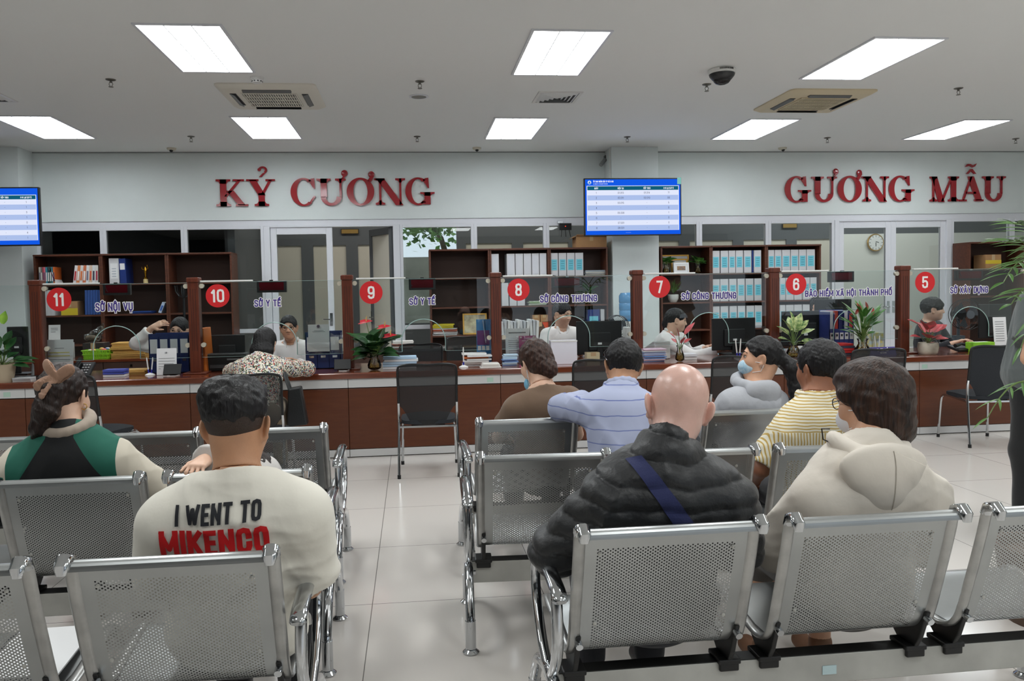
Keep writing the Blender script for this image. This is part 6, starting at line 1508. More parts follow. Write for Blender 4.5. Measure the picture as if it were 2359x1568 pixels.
# -- man in the striped shirt
def stripe_mat(name, base, line, per, duty, split=None, axis_hi=2, axis_lo=0, per2=None):
    m = bpy.data.materials.new(name); m.use_nodes = True; nt = m.node_tree; b = nt.nodes['Principled BSDF']; b.inputs['Roughness'].default_value = .8
    tc = nt.nodes.new('ShaderNodeTexCoord'); sp = nt.nodes.new('ShaderNodeSeparateXYZ'); nt.links.new(tc.outputs['Object'], sp.inputs[0])
    nz = nt.nodes.new('ShaderNodeTexNoise'); nz.inputs['Scale'].default_value = 9; nt.links.new(tc.outputs['Object'], nz.inputs['Vector'])
    def st(ax, per):
        a = nt.nodes.new('ShaderNodeMath'); a.operation = 'MULTIPLY_ADD'; a.inputs[1].default_value = .02; nt.links.new(nz.outputs['Fac'], a.inputs[0]); nt.links.new(sp.outputs[ax], a.inputs[2])
        d = nt.nodes.new('ShaderNodeMath'); d.operation = 'DIVIDE'; d.inputs[1].default_value = per; nt.links.new(a.outputs[0], d.inputs[0])
        f = nt.nodes.new('ShaderNodeMath'); f.operation = 'FRACT'; nt.links.new(d.outputs[0], f.inputs[0])
        l = nt.nodes.new('ShaderNodeMath'); l.operation = 'LESS_THAN'; l.inputs[1].default_value = duty; nt.links.new(f.outputs[0], l.inputs[0]); return l.outputs[0]
    fac = st(axis_lo, per)
    if split is not None:
        g = nt.nodes.new('ShaderNodeMath'); g.operation = 'GREATER_THAN'; g.inputs[1].default_value = split; nt.links.new(sp.outputs[2], g.inputs[0])
        mx = nt.nodes.new('ShaderNodeMix'); nt.links.new(g.outputs[0], mx.inputs[0]); nt.links.new(fac, mx.inputs[2]); nt.links.new(st(axis_hi, per2 or per), mx.inputs[3]); fac = mx.outputs[0]
    c = nt.nodes.new('ShaderNodeMix'); c.data_type = 'RGBA'; c.inputs[6].default_value = (*lin(base), 1); c.inputs[7].default_value = (*lin(line), 1); nt.links.new(fac, c.inputs[0]); nt.links.new(c.outputs[2], b.inputs['Base Color'])
    return m
p = Person('person', (1.78, 3.26, .465), (1.772, 3.24, .925), (1.818, 3.3, 1.052), (18, -6, 2), sh=[(1.61, 3.22, .765), (1.945, 3.26, .77)], el=[(1.515, 3.24, .63), (2.0, 3.32, .58)], wr=[(1.56, 3.45, .5), (1.85, 3.5, .55)], w=1.0, hs=1.0, skin_m=SK_DARK)
p.root['label'] = 'man with short black hair in a yellow striped shirt on the second right bench'
p.body(h=.011, hh=.0045)
STR = stripe_mat('yellow_stripes', (232, 226, 206), (196, 164, 88), .0125, .38, split=.80, per2=.0125)
def shirt_collar(P, mat, h=.005, r=.074, up=.032):
    v = Vol()
    for k in range(14):
        a, b = 2*PI*k/14, 2*PI*(k+1)/14
        q = [P.neck+unit(P.head-P.neck)*(.018+.008*math.sin(t+PI))+P.rt*r*math.cos(t)+P.fw*(.012+r*1.0*math.sin(t)) for t in (a, b)]
        v.cone(q[0], q[1], .013, .013, k=.006, sq=(P.up, .55))
    return part('collar', v, h, mat, P.root)
p.garment('striped_shirt', STR, t=.026, sleeve=.92, h=.008, amp=.0075, seed=52, neck_cut=.016, puff=.012); shirt_collar(p, STR)
v = p.cap(t=.014, top=.018, line=(0, .45, -1), off=-.035); p.hair(v, H_BLACK, amp=.0022)
p.trousers(DENIM); p.shoes(SHOE_B)

# -- man in the light blue shirt leaning over the seat in front
p = Person('person', (.96, 3.33, .46), (.975, 3.56, .955), (1.013, 3.66, 1.055), (-4, -20, 6), sh=[(.825, 3.53, .86), (1.125, 3.56, .83)], el=[(.735, 3.86, .852), (1.22, 3.7, .65)], wr=[(.93, 3.98, .84), (1.1, 3.85, .6)], w=.98, hs=.98, skin_m=SK_TAN)
p.root['label'] = 'man in a light blue striped shirt with sunglasses on his head, leaning forward'
p.el[0] = V(.735, 3.80, .842); p.wr[0] = V(.92, 3.98, .845)
p.body(h=.011, hh=.0048)
BLU = stripe_mat('blue_stripes', (168, 175, 202), (108, 120, 172), .062, .07, axis_lo=2)
p.garment('blue_shirt', BLU, t=.024, sleeve=1.8, h=.008, amp=.0075, seed=61, neck_cut=.016, puff=.012); shirt_collar(p, BLU)
v = p.cap(t=.014, top=.018, line=(0, .5, -1), off=-.03); p.hair(v, H_BLACK, amp=.002)
mb = MB()
for e in (-1, 1):
    ring = [p.P(e*.034+.026*math.cos(a), .075-.01*math.sin(a), .115+.02*math.sin(a)) for a in [2*PI*k/18 for k in range(18)]]
    mb.add([tuple(q) for q in ring], [tuple(range(18))]); mb.tube([tuple(q) for q in ring], .002, 6, closed=True)
    mb.tube([tuple(p.P(e*.06, .07, .118)), tuple(p.P(e*.092, .03, .07)), tuple(p.P(e*.094, -.03, .03)), tuple(p.P(e*.088, -.05, .01))], .0022, 6)
mb.build('sunglasses', pm('sunglass', (40, 36, 40), .1, metal=.4), p.root, smooth=True)
p.trousers(DENIM); p.shoes(SHOE_B)

# -- woman in the brown top
p = Person('person', (.68, 4.08, .465), (.692, 4.12, .905), (.672, 4.2, 1.03), (24, -18, -4), sh=[(.535, 4.1, .785), (.85, 4.13, .83)], el=[(.46, 4.2, .63), (.9, 4.24, .62)], wr=[(.58, 4.42, .56), (.8, 4.42, .56)], w=.92, hs=.97, skin_m=SK_FAIR)
p.root['label'] = 'woman with brown hair tied low in a brown top, blue mask under her chin'
p.body(h=.011, hh=.0045)
p.garment('brown_top', cloth('brown_top', (112, 90, 72), .85, .2, 12), t=.018, sleeve=.6, h=.0075, amp=.0075, seed=71, neck_cut=-.012, puff=.01, neck_r=.07)
v = p.cap(t=.014, top=.02, line=(0, .3, -1), off=-.05); v.ell(p.P(.012, -.1, -.065), (.042, .036, .042), p.R, .03).ell(p.P(0, -.06, -.03), (.07, .06, .06), p.R, .04)
p.hair(v, hair_mat('hair_auburn', (38, 24, 20), (70, 46, 36)), amp=.0025, scale=(90, 90, 30))
p.mask(pm('mask_blue', (120, 182, 214), .7), drop=.055)
MB().tube([tuple(p.P(.0, -.118, -.03)), tuple(p.P(.03, -.128, -.045)), tuple(p.P(.045, -.12, -.06))], .004, 6).build('hair_clip', BLACK, p.root, smooth=True)
p.trousers(DENIM); p.shoes(SHOE_W)

# -- woman in the grey hooded top, head turned to the left
p = Person('person', (1.86, 4.12, .465), (1.895, 4.12, .86), (1.945, 4.16, 1.022), (66, 2, 6), sh=[(1.73, 4.08, .775), (2.03, 4.16, .76)], el=[(1.66, 4.2, .62), (2.1, 4.24, .6)], wr=[(1.78, 4.42, .55), (1.98, 4.42, .55)], w=.98, hs=.98, skin_m=SK_MID)
p.root['label'] = 'woman with a black ponytail, flowered mask and grey hooded top on the third right bench'
p.body(h=.011, hh=.0045)
GREYK = cloth('grey_jersey', (172, 174, 180), .95, .15, 40)
p.garment('hooded_top', GREYK, t=.026, sleeve=1.95, h=.008, amp=.0075, seed=81, neck_cut=.03, puff=.01)
n, u, f, r = p.neck, p.up, p.fw, p.rt
v = Vol(); ring = [n+u*(.03-.02*math.sin(a))+r*.095*math.cos(a)+f*(.03-.085*math.sin(a)) for a in [2*PI*k/14 for k in range(15)]]
for a, b in zip(ring, ring[1:]): v.cone(a, b, .028, .028, k=.02)
v.cone(n-f*.07-r*.06-u*.01, n-f*.085-u*.1, .05, .035, k=.04, sq=(f, 1.7)); v.cone(n-f*.07+r*.06-u*.01, n-f*.085-u*.1, .05, .035, k=.04, sq=(f, 1.7)); v.cone(n-f*.08-u*.02, n-f*.09-u*.09, .07, .05, k=.05, sq=(f, 2)); v.disp(folds(.0045, 14, (16, 16, 34)))
part('hood', v, .0065, GREYK, p.root)
v = p.cap(t=.012, top=.016, line=(0, .35, -1), off=-.035, front=.07); b = p.P(0, -.115, .0); v.ell(b, (.03, .03, .03), p.R, .02)
c1 = b+V(.05, -.02, -.05); c2 = b+V(.075, -.04, -.16); c3 = b+V(.045, -.06, -.25); v.cone(b, c1, .03, .046, k=.03).cone(c1, c2, .046, .05, k=.03).cone(c2, c3, .05, .03, k=.03)
p.hair(v, H_BLACK, amp=.003, scale=(80, 80, 25)); p.mask(pm('mask_flower', (196, 216, 226), .7, rgb2=(150, 190, 214), noise_scale=60))
e = p.P(-.088, -.005, -.045); MB().tube([tuple(e+V(.009*math.cos(a), .004*math.cos(a), .009*math.sin(a))) for a in [2*PI*k/12 for k in range(12)]], .0015, 6, closed=True).build('earring', CHROME, p.root, smooth=True)
p.trousers(DENIM); p.shoes(SHOE_W)

# -- woman in the floral blouse at window 10
p = Person('person', (-1.19, 5.9, .55), (-1.215, 6.36, .935), (-1.205, 6.46, 1.035), (-8, -20, 2), sh=[(-1.375, 6.34, .845), (-1.06, 6.36, .845)], el=[(-1.52, 6.62, .80), (-.9, 6.68, .80)], wr=[(-1.4, 6.85, .79), (-.98, 6.9, .79)], w=.96, hs=.98, skin_m=SK_FAIR)
p.root['label'] = 'woman with black hair in a floral blouse leaning on the counter at window 10'
p.body(h=.011, hh=.006, hands={0: {'n': (0, 0, -1), 'curl': .25}, 1: {'n': (0, 0, -1), 'curl': .25}})
m = pm('floral', (226, 220, 204), .8); nt = m.node_tree; b = nt.nodes['Principled BSDF']; tc = nt.nodes.new('ShaderNodeTexCoord')
vo = nt.nodes.new('ShaderNodeTexVoronoi'); vo.inputs['Scale'].default_value = 105; nt.links.new(tc.outputs['Object'], vo.inputs['Vector'])
sp = nt.nodes.new('ShaderNodeSeparateColor'); nt.links.new(vo.outputs['Color'], sp.inputs[0]); cr = nt.nodes.new('ShaderNodeValToRGB'); cr.color_ramp.interpolation = 'CONSTANT'
for k, (pos, c) in enumerate(((0, (226, 220, 204)), (.38, (40, 40, 38)), (.52, (176, 60, 52)), (.63, (84, 104, 70)), (.74, (214, 206, 186)), (.86, (120, 140, 170)), (.93, (60, 56, 46)))):
    e = cr.color_ramp.elements[k] if k < 2 else cr.color_ramp.elements.new(pos); e.position = pos; e.color = (*lin(c), 1)
nt.links.new(sp.outputs[0], cr.inputs[0]); nt.links.new(cr.outputs[0], b.inputs['Base Color'])
p.garment('floral_blouse', m, t=.022, sleeve=1.82, h=.0085, amp=.0075, seed=91, neck_cut=.0, puff=.016, neck_r=.066)
v = p.cap(t=.016, top=.018, line=(0, .1, -1), off=-.1, front=.07, ears=False); v.ell(p.P(0, -.045, -.05), (.088, .075, .1), p.R, .03); v.cone(p.P(-.05, -.06, -.08), p.P(-.055, -.055, -.125), .045, .035, k=.03).cone(p.P(.05, -.06, -.08), p.P(.055, -.055, -.125), .045, .035, k=.03).cone(p.P(0, -.08, -.08), p.P(0, -.075, -.13), .05, .04, k=.03); v.cut(p.D(0, -.1, -1), p.P(0, 0, -.135))
p.hair(v, H_BLACK, amp=.0015)
p.trousers(cloth('khaki', (130, 116, 96))); p.shoes(SHOE_B)
# shoulder bag: hangs from her shoulder
t = thing('tote_bag', 'black leather tote bag hanging from the shoulder of the floral blouse', 'bag', (-.86, 6.28, .34))
b0 = A(684, 935, 6.25); mb = MB()
for (x0, x1, z) in ((b0[0]-.075, b0[0]+.085, .385), (b0[0]-.06, b0[0]+.04, .69)): mb.v += [(x0, 6.2, z), (x1, 6.2, z+.015), (x1, 6.3, z+.015), (x0, 6.3, z)]
mb.f += [(0, 3, 2, 1), (4, 5, 6, 7), (0, 1, 5, 4), (1, 2, 6, 5), (2, 3, 7, 6), (3, 0, 4, 7)]; mb.m += [0]*6
mb.build('bag_body', pm('bag_leather', (26, 28, 30), .4, bump=.2, bump_scale=90), t, bevel=.012)
sl = A(640, 812, 6.28)
for k, yy in enumerate((6.205, 6.29)): MB().tube([(b0[0]-.05, yy, .685), (b0[0]-.085, yy, .80), (float(sl[0])+.01, 6.3+.02*k, .905), (float(sl[0])-.03, 6.42, .93)], .007, 8, sx=1.6, sy=.4).build('strap', pm('bag_leather', (26, 28, 30), .4), t, smooth=True)

# -- man standing at the right edge
p = Person('person', (3.44, 3.95, .9), (3.53, 3.95, 1.38), (3.56, 4.0, 1.52), (-20, -4, 0), sh=[(3.36, 3.85, 1.30), (3.66, 4.05, 1.30)], el=[(3.262, 3.79, 1.02), (3.78, 4.05, 1.02)], wr=[(3.50, 3.9, .84), (3.85, 4.0, .8)], kn=[(3.35, 3.92, .5), (3.5, 4.05, .5)], an=[(3.34, 3.9, .09), (3.52, 4.05, .09)], fwd=(-.5, .86, 0), w=.98, skin_m=SK_MID)
p.root['label'] = 'man in a grey short-sleeved shirt and black trousers standing at the right edge'
p.body(h=.011, hh=.006)
p.garment('grey_shirt', cloth('grey_shirt', (92, 98, 98), .85, .2, 12), t=.038, sleeve=.72, h=.009, amp=.0075, seed=95, neck_cut=.016, puff=.016, hem=-.13); p.hair(p.cap(t=.014), H_BLACK)
p.trousers(cloth('black_trousers', (20, 21, 23))); p.shoes(SHOE_B)

# ------------------------------------------------------------------ the staff behind the glass
WSH = cloth('white_shirt', (232, 230, 228), .8, .15, 14)
def staff(label, hip, neck, head, face, sh, el, wr, hairs, mat=WSH, skn=SK_FAIR, w=.9, hs=.97, fwd=(0, -1, 0), hands=None, t=.018, sleeve=1.88, glasses=False, seed=1, coll=True, hh=.0045):
    p = Person('person', hip, neck, head, face, sh=sh, el=el, wr=wr, w=w, hs=hs, skin_m=skn, fwd=fwd); p.root['label'] = label
    p.body(h=.011, hh=hh, hands=hands); p.garment('shirt', mat, t=t, sleeve=sleeve, h=.008, amp=.005, seed=seed, neck_cut=.012, puff=.006, neck_r=.05 if coll else None)
    if coll:
        v = Vol(); n, u, f, r = p.neck, p.up, p.fw, p.rt
        for e in (-1, 1): v.cone(n+r*e*.062-f*.02+u*.028, n+r*e*.055+f*.05+u*.012, .016, .016, k=.004, sq=(r, 1.6)).cone(n+r*e*.055+f*.05+u*.012, n+r*e*.035+f*.095-u*.035, .017, .008, k=.01, sq=(f, 1.8))
        v.cone(n-r*.062-f*.02+u*.028, n-f*.06+u*.032, .015, k=.01).cone(n+r*.062-f*.02+u*.028, n-f*.06+u*.032, .015, k=.01); part('collar', v, .005, mat, p.root)
    hairs(p)
    if glasses: p.eyeglasses()
    p.trousers(DENIM)
    return p
def tied(p, m=H_BLACK, tail=None, front=.078, fz=.07):
    v = p.cap(t=.016, top=.016, line=(0, .45, -1), off=-.02, face=((0, .105, -.03), (.066, .075, .098)), side_t=.011)
    if tail is not None:
        b = p.P(0, -.105, tail); v.ell(b, (.026, .026, .026), p.R, .02).cone(b, b+V(0, .03, -.05), .026, .036, k=.02).cone(b+V(0, .03, -.05), b+V(0, .03, -.17), .036, .016, k=.02)
    p.hair(v, m, amp=.0018)
staff('clerk in glasses and white shirt talking behind window 10', (-1.22, 8.1, .52), (-1.235, 8.02, .955), (-1.243, 7.95, 1.098), (184, -2, 2), [(-1.07, 8.02, .885), (-1.41, 8.02, .885)], [(-1.0, 7.9, .66), (-1.5, 7.9, .66)], [(-1.15, 7.68, .78), (-1.35, 7.66, .78)], lambda p: tied(p, H_BLACK, -.03), glasses=True, seed=3, skn=SK_MID)
staff('clerk with short dark hair in a white shirt looking down behind window 8', (1.57, 8.1, .55), (1.565, 8.02, 1.028), (1.562, 7.97, 1.178), (218, -14, 2), [(1.72, 8.02, .955), (1.40, 8.02, .96)], [(1.80, 7.9, .72), (1.33, 7.92, .72)], [(1.68, 7.7, .78), (1.45, 7.7, .78)], lambda p: tied(p, H_BLACK, None), seed=4)
staff('clerk with a ponytail in a white shirt reaching over the desk behind window 7', (2.62, 8.1, .52), (2.72, 7.98, .955), (2.775, 7.93, 1.082), (258, -8, -4), [(2.86, 8.06, .88), (2.63, 7.86, .89)], [(2.98, 8.1, .7), (2.86, 7.66, .72)], [(3.1, 7.9, .79), (3.12, 7.6, .79)], lambda p: tied(p, H_BLACK, .0, .09, .03), fwd=(.6, -.8, 0), hands={0: {'n': (0, 0, -1), 'curl': .3}, 1: {'n': (0, 0, -1), 'curl': .3}}, seed=5)
def shortf(p, m=H_BLACK):
    v = p.cap(t=.024, top=.024, line=(0, .3, -1), off=-.03, side_t=.02, face=((0, .12, -.045), (.064, .075, .085))); p.hair(v, m, amp=.003, scale=(80, 80, 40))
staff('clerk with short hair in a black cardigan facing right behind window 5', (5.68, 8.1, .52), (5.70, 8.05, 1.0), (5.71, 7.98, 1.135), (240, -3, 0), [(5.86, 8.12, .925), (5.58, 7.94, .93)], [(5.95, 8.0, .7), (5.6, 7.8, .7)], [(5.9, 7.75, .78), (5.75, 7.7, .78)], shortf, mat=cloth('black_cardigan', (26, 27, 34)), fwd=(.5, -.86, 0), seed=6, coll=False)
staff('clerk half hidden behind the monitor at window 6', (4.55, 8.3, .56), (4.53, 8.26, 1.065), (4.52, 8.18, 1.19), (200, -14, 0), [(4.7, 8.26, .98), (4.36, 8.26, .98)], [(4.76, 8.14, .74), (4.3, 8.14, .74)], [(4.62, 8.06, .79), (4.45, 8.06, .79)], lambda p: shortf(p), seed=7)
# raised hand to the forehead
hx = A(378, 748, 7.93)
staff('clerk in glasses raising a hand to her forehead behind window 11', (-2.32, 8.2, .52), (-2.335, 8.1, .96), (-2.335, 8.03, 1.1), (176, -10, -8), [(-2.17, 8.1, .89), (-2.52, 8.1, .9)], [(-2.12, 7.95, .68), (-2.735, 7.96, .975)], [(-2.28, 7.8, .78), (-2.56, 7.93, 1.135)], lambda p: tied(p, H_BLACK, -.02), glasses=True, hands={1: {'n': (.25, .75, -.55), 'd': (.9, -.02, .42), 'curl': .42, 'side': 1, 'spread': .22, 'thumb': .5, 's': 1.02}}, seed=8, sleeve=1.82)
w = A(357, 748, 7.92)

# ------------------------------------------------------------------ things on the counter and the desks
def B(xa, xb, yb, yt, Y):
    a, b, c = at(xa, yb, Y), at(xb, yb, Y), at((xa+xb)/2, yt, Y); return a.x, b.x, c.z
NAVY = pm('rack_navy', (28, 46, 98), .4); INK = pm('ink_grey', (110, 112, 116), .7); INKD = pm('ink_dark', (50, 52, 58), .7); YEL = pm('highlight', (222, 208, 90), .6)
def monitor(xa, xb, yb, yt, Y, base_z, label, rz=0.0, name='monitor'):
    x0, x1, z1 = B(xa, xb, yb, yt, Y); z0 = at((xa+xb)/2, yb, Y).z; w, h = x1-x0, z1-z0
    t = thing(name, label, 'monitor', ((x0+x1)/2, Y, base_z), rz, 'black computer monitors seen from behind'); zz = z0-base_z
    MB().box(-w/2, w/2, 0, .025, zz, zz+h).build('screen_housing', BLACK, t, world=False, bevel=.006)
    MB().box(-w*.24, w*.24, -.022, 0, zz+h*.12, zz+h*.66).build('back_cover', BLACK_M, t, world=False, bevel=.008)
    MB().box(-w/2+.012, w/2-.012, .025, .0265, zz+.014, zz+h-.012).build('display', pm('display_glow', (60, 80, 110), .2), t, world=False)
    MB().box(-.03, .03, -.03, -.005, .012, zz+h*.3).build('stand_neck', BLACK, t, world=False, bevel=.005)
    MB().box(-.12, .12, -.1, .1, 0, .014).build('stand_base', BLACK, t, world=False, bevel=.005)
    MB().box(-.02, .02, -.0235, -.0221, zz+h*.3, zz+h*.36).build('sticker', PAPER, t, world=False)
def notice(xa, xb, yb, yt, Y, label, lines, z=ZT, tilt=-.1, head=None, name='notice_stand', col=None, strip=None):
    x0, x1, z1 = B(xa, xb, yb, yt, Y); w, h = x1-x0, z1-z
    t = thing(name, label, 'notice', ((x0+x1)/2, Y, z)); R = Matrix.Rotation(tilt, 4, 'X')
    MB().box(-w/2, w/2, 0, .003, .002, h).xf(R).build('sheet', col or PAPER, t, world=False)
    MB().box(-w/2, w/2, .0, .09, 0, .003).build('acrylic_foot', glass('acrylic', (.93, .95, .95)), t, world=False)
    mb = MB(); my = MB()
    for (a, b, v, th, hl) in lines: (my if hl else mb).box(-w/2+a*w, -w/2+b*w, -.0018, -.0006, h*v, h*(v+th))
    if head: put_text(mb, head, h*.06, (0, -.0018, h*.8), (1, 0, 0), (0, 0, 1), .18, align='c')
    if mb.v: mb.xf(R).build('printed_lines', INK, t, world=False)
    if my.v: my.xf(R).build('highlighted_lines', YEL, t, world=False)
    return t
def pen_stand(xc, yb, yt, Y, label, n=2, z=ZT):
    x, _, z1 = B(xc, xc+1, yb, yt, Y); h = z1-z
    t = thing('pen_stand', label, 'pen stand', (x, Y, z), group='white and blue pens on stands')
    MB().lathe([(.0, 0), (.038, 0), (.038, .006), (.016, .018), (.008, .022), (0, .022)], n=24, sx=1.15).build('base', PLASTIC_W, t, world=False, smooth=40)
    for k in range(n):
        o = (k-(n-1)/2)*.02; p = MB().cyl((o, 0, .016), (o*1.5, 0, .05), .0075, n=12); q = p.build('holder', pm('pen_blue', (44, 44, 150), .35), t, world=False, smooth=True)
        MB().cyl((o*1.5, 0, .05), (o*2.4, .004, h*.82), .0058, n=12).cyl((o*2.4, .004, h*.82), (o*2.6, .004, h), .0066, .004, n=12).build('pen', PLASTIC_W, q, world=False, smooth=True)
def stack(xa, xb, yb, yt, Y, d, label, cols, z=ZT, n=None, **k):
    x0, x1, z1 = B(xa, xb, yb, yt, Y); return paper_stack(x0, x1, Y, Y+d, z, max(z1-z, .012), label, cols, n=n, **k)
def file_rack(xa, xb, yb, yt, Y, label, n=4, z=ZT, d=.2, mat=NAVY, files=None):
    x0, x1, z1 = B(xa, xb, yb, yt, Y); w, h = x1-x0, z1-z
    t = thing('file_rack', label, 'file rack', ((x0+x1)/2, Y, z)); mb = MB()
    mb.box(-w/2, w/2, 0, .006, 0, h*(1 if not files else .5)).box(-w/2, -w/2+.006, 0, d, 0, h*.95).box(w/2-.006, w/2, 0, d, 0, h*.95).box(-w/2, w/2, d-.006, d, 0, h).box(-w/2, w/2, 0, d, 0, .006)
    for k in range(1, n): mb.box(-w/2+k*w/n-.002, -w/2+k*w/n+.002, 0, d, 0, h*.92)
    mb.build('rack_body', mat, t, world=False)
    for k in range(n):
        a = -w/2+k*w/n; q = MB().box(a+w/n*.14, a+w/n*.86, -.002, -.0005, h*(.5 if not files else .22), h*(.86 if not files else .4)).build('label_card', PAPER, t, world=False)
        MB().box(a+w/n*.3, a+w/n*.7, -.004, -.002, h*.3, h*.36).build('finger_ring', CHROME, t, world=False)
        if files: MB().box(a+.006, a+w/n-.006, .012, d-.01, .008, h*(.98 if k != n-1 else .9)).build('folder', files[k % len(files)], t, world=False, bevel=.002)
    return t
# window 11
notice(105, 168, 850, 782, 7.2, 'white printed notice with yellow highlighted lines at window 11', [(.32, .66, .76, .012, 0), (.12, .86, .64, .02, 1), (.06, .88, .55, .02, 1), (.06, .9, .45, .015, 0), (.1, .88, .41, .012, 0), (.06, .86, .31, .018, 0), (.5, .64, .16, .014, 0)])
t = thing('desk_phone', 'black desk telephone leaning behind the notice at window 11', 'telephone', tuple(at(188, 855, 7.25)[:2])+(ZT,)); q = at(188, 855, 7.25)
MB().cbox((0, .06, .05), (.15, .18, .025), rx=.6).build('body', BLACK, t, world=False, bevel=.006); MB().tube([(-.055, -.02, .03), (-.06, .05, .095), (-.055, .12, .14)], [.02, .014, .02], 10).build('handset', BLACK_M, t, world=False, smooth=True)
mb = MB()
for i in range(3):
    for j in range(4): mb.cbox((-.01+.024*i, .0+.03*j, .026+.02*j), (.015, .014, .006), rx=.6)
mb.build('keys', pm('phone_keys', (190, 190, 192), .5), t, world=False)
EN = [(206, 160, 84), (214, 172, 96), (196, 198, 200)]
stack(252, 340, 826, 789, 9.15, .3, 'tall pile of tan envelopes tied with string on the desk behind window 11', EN+[(214, 170, 92)], z=.745, n=9, jitter=.02)
stack(252, 338, 866, 852, 7.18, .2, 'low pile of tan envelopes on the counter left of the pen stand at window 11', EN+[(210, 166, 88)], n=4)
stack(234, 290, 866, 851, 7.0, .14, 'blue notebook lying on the counter at window 11', [(228, 228, 232), (70, 84, 176)], n=3, cat='notebook', name='notebook')
t = thing('plastic_basket', 'lime green plastic basket of small goods on the desk behind window 11', 'basket', (-3.42, 9.2, .745)); x0, x1, z1 = B(198, 258, 826, 806, 9.2); xc = (x0+x1)/2; t.location.x = xc; w = (x1-x0)/2
mb = MB(); GR = pm('basket_green', (140, 196, 40), .4)
for sx, sy in ((1, 0), (-1, 0), (0, 1), (0, -1)):
    for k in range(12):
        u = -1+2*(k+.5)/12
        if sx: mb.cbox((sx*w*.95, u*.09, .05), (.004, .009, .1), ry=sx*.18)
        else: mb.cbox((u*w*.95, sy*.095, .05), (w*.1, .004, .1), rx=-sy*.18)
mb.box(-w*.9, w*.9, -.09, .09, 0, .005)
for z, e in ((.1, 1.04), (.055, .98), (.012, .92)): mb.tube([(-w*e, -.1*e, z), (w*e, -.1*e, z), (w*e, .1*e, z), (-w*e, .1*e, z)], .006, 6, closed=True)
mb.build('basket', GR, t, world=False)
rnd = random.Random(4)
for k in range(9): MB().ell((rnd.uniform(-.1, .1), rnd.uniform(-.06, .06), .085+rnd.uniform(0, .03)), (.03, .025, .018), 8, 6).build('small_pack', pm('pack_%d' % (k % 4), [(210, 90, 80), (230, 226, 216), (120, 150, 190), (226, 190, 90)][k % 4], .4), t, world=False, smooth=True)
bq = at(214, 790, 9.5); bz = at(210, 790, 9.4).z+.002
v = Vol().ell(bq+Vector((0, 0, bz+.06-bq.z)), (.1, .07, .055), None, .03).ell(bq+Vector((.05, 0, bz+.11-bq.z)), (.06, .05, .05), None, .04).cone(bq+Vector((.09, 0, bz+.14-bq.z)), bq+Vector((.12, 0, bz+.21-bq.z)), .03, .012, k=.03); v.disp(folds(.006, 2, (60, 60, 60))); v.cut((0, 0, -1), (0, 0, bz))
t = thing('plastic_bag', 'clear tied plastic bag with brown contents on the low dark box', 'bag', (bq.x, 9.5, bz)); part('bag_film', v, .007, glass('bag_film', (.82, .84, .84), 1.5, .12, 1.6), t); part('contents', Vol().ell(bq+Vector((-.02, 0, bz+.05-bq.z)), (.07, .05, .04)), .008, pm('bag_brown', (150, 128, 104), .6), t)
t2 = carton(at(100, 800, 9.2).x, at(150, 800, 9.2).x, .745, at(120, 792, 9.2).z, 9.15, 9.45, 'white flat box under papers on the desk behind window 11', col=PAPER)
carton(at(190, 800, 9.4).x, at(238, 800, 9.4).x, .745, at(210, 790, 9.4).z, 9.4, 9.6, 'low dark box on the desk carrying the clear plastic bag', col=pm('dark_box', (50, 44, 42), .6))
notice(111, 138, 786, 748, 9.35, 'small white notice sheet standing on the desk behind the large notice', [(.2, .8, .85, .02, 0), (.2, .8, .78, .02, 0), (.2, .6, .7, .02, 0)], z=.86, name='paper_sign')
pen_stand(346, 864, 823, 7.1, 'pair of white and blue pens on a round stand beside the blue file rack')
file_rack(345, 438, 862, 768, 7.26, 'dark blue four-slot file rack at window 11 left of post 10')
notice(361, 407, 862, 802, 7.06, 'white typed notice leaning on the blue file rack at window 11', [(.1, .9, .62, .012, 0), (.1, .92, .52, .012, 0), (.1, .85, .42, .012, 0), (.1, .9, .32, .012, 0), (.1, .2, .24, .012, 0)], head='LƯU Ý')
def tablet(xc, yb, Y, label):
    q = at(xc, yb, Y); t = thing('rating_tablet', label, 'tablet', (q.x, Y, ZT), group='small black tablets on stands')
    MB().cbox((0, .02, .055), (.15, .012, .1), rx=-.5).build('screen_back', BLACK, t, world=False, bevel=.004); MB().cbox((0, .06, .02), (.06, .05, .04), rx=.3).build('stand', BLACK_M, t, world=False)
    MB().tube([(.03, .05, .01), (.06, .02, .004), (.04, -.05, .004), (-.03, -.04, .004)], .003, 6).build('cable', PLASTIC_W, t, world=False, smooth=True)
tablet(396, 862, 6.98, 'small black tablet on a stand in front of the typed notice'); tablet(789, 849, 7.0, 'small black tablet on a stand left of post 9')
# left end of the counter
t = thing('phone_dock', 'black phone dock with papers beside the peace lily', 'phone dock', tuple(at(52, 868, 7.0)[:2])+(ZT,))
MB().box(-.1, .1, -.05, .1, 0, .03).build('dock', BLACK, t, world=False, bevel=.006); MB().cbox((.05, .1, .09), (.02, .05, .16), rx=-.2).build('upright', pm('dock_grey', (120, 124, 126), .4), t, world=False, bevel=.005)
stack(25, 74, 880, 870, 6.86, .12, 'loose white papers beside the phone dock at the left end of the counter', [(222, 222, 220), (206, 208, 210)], n=3)
monitor(18, 66, 822, 752, 7.55, ZT, 'black monitor behind the peace lily at the left edge')
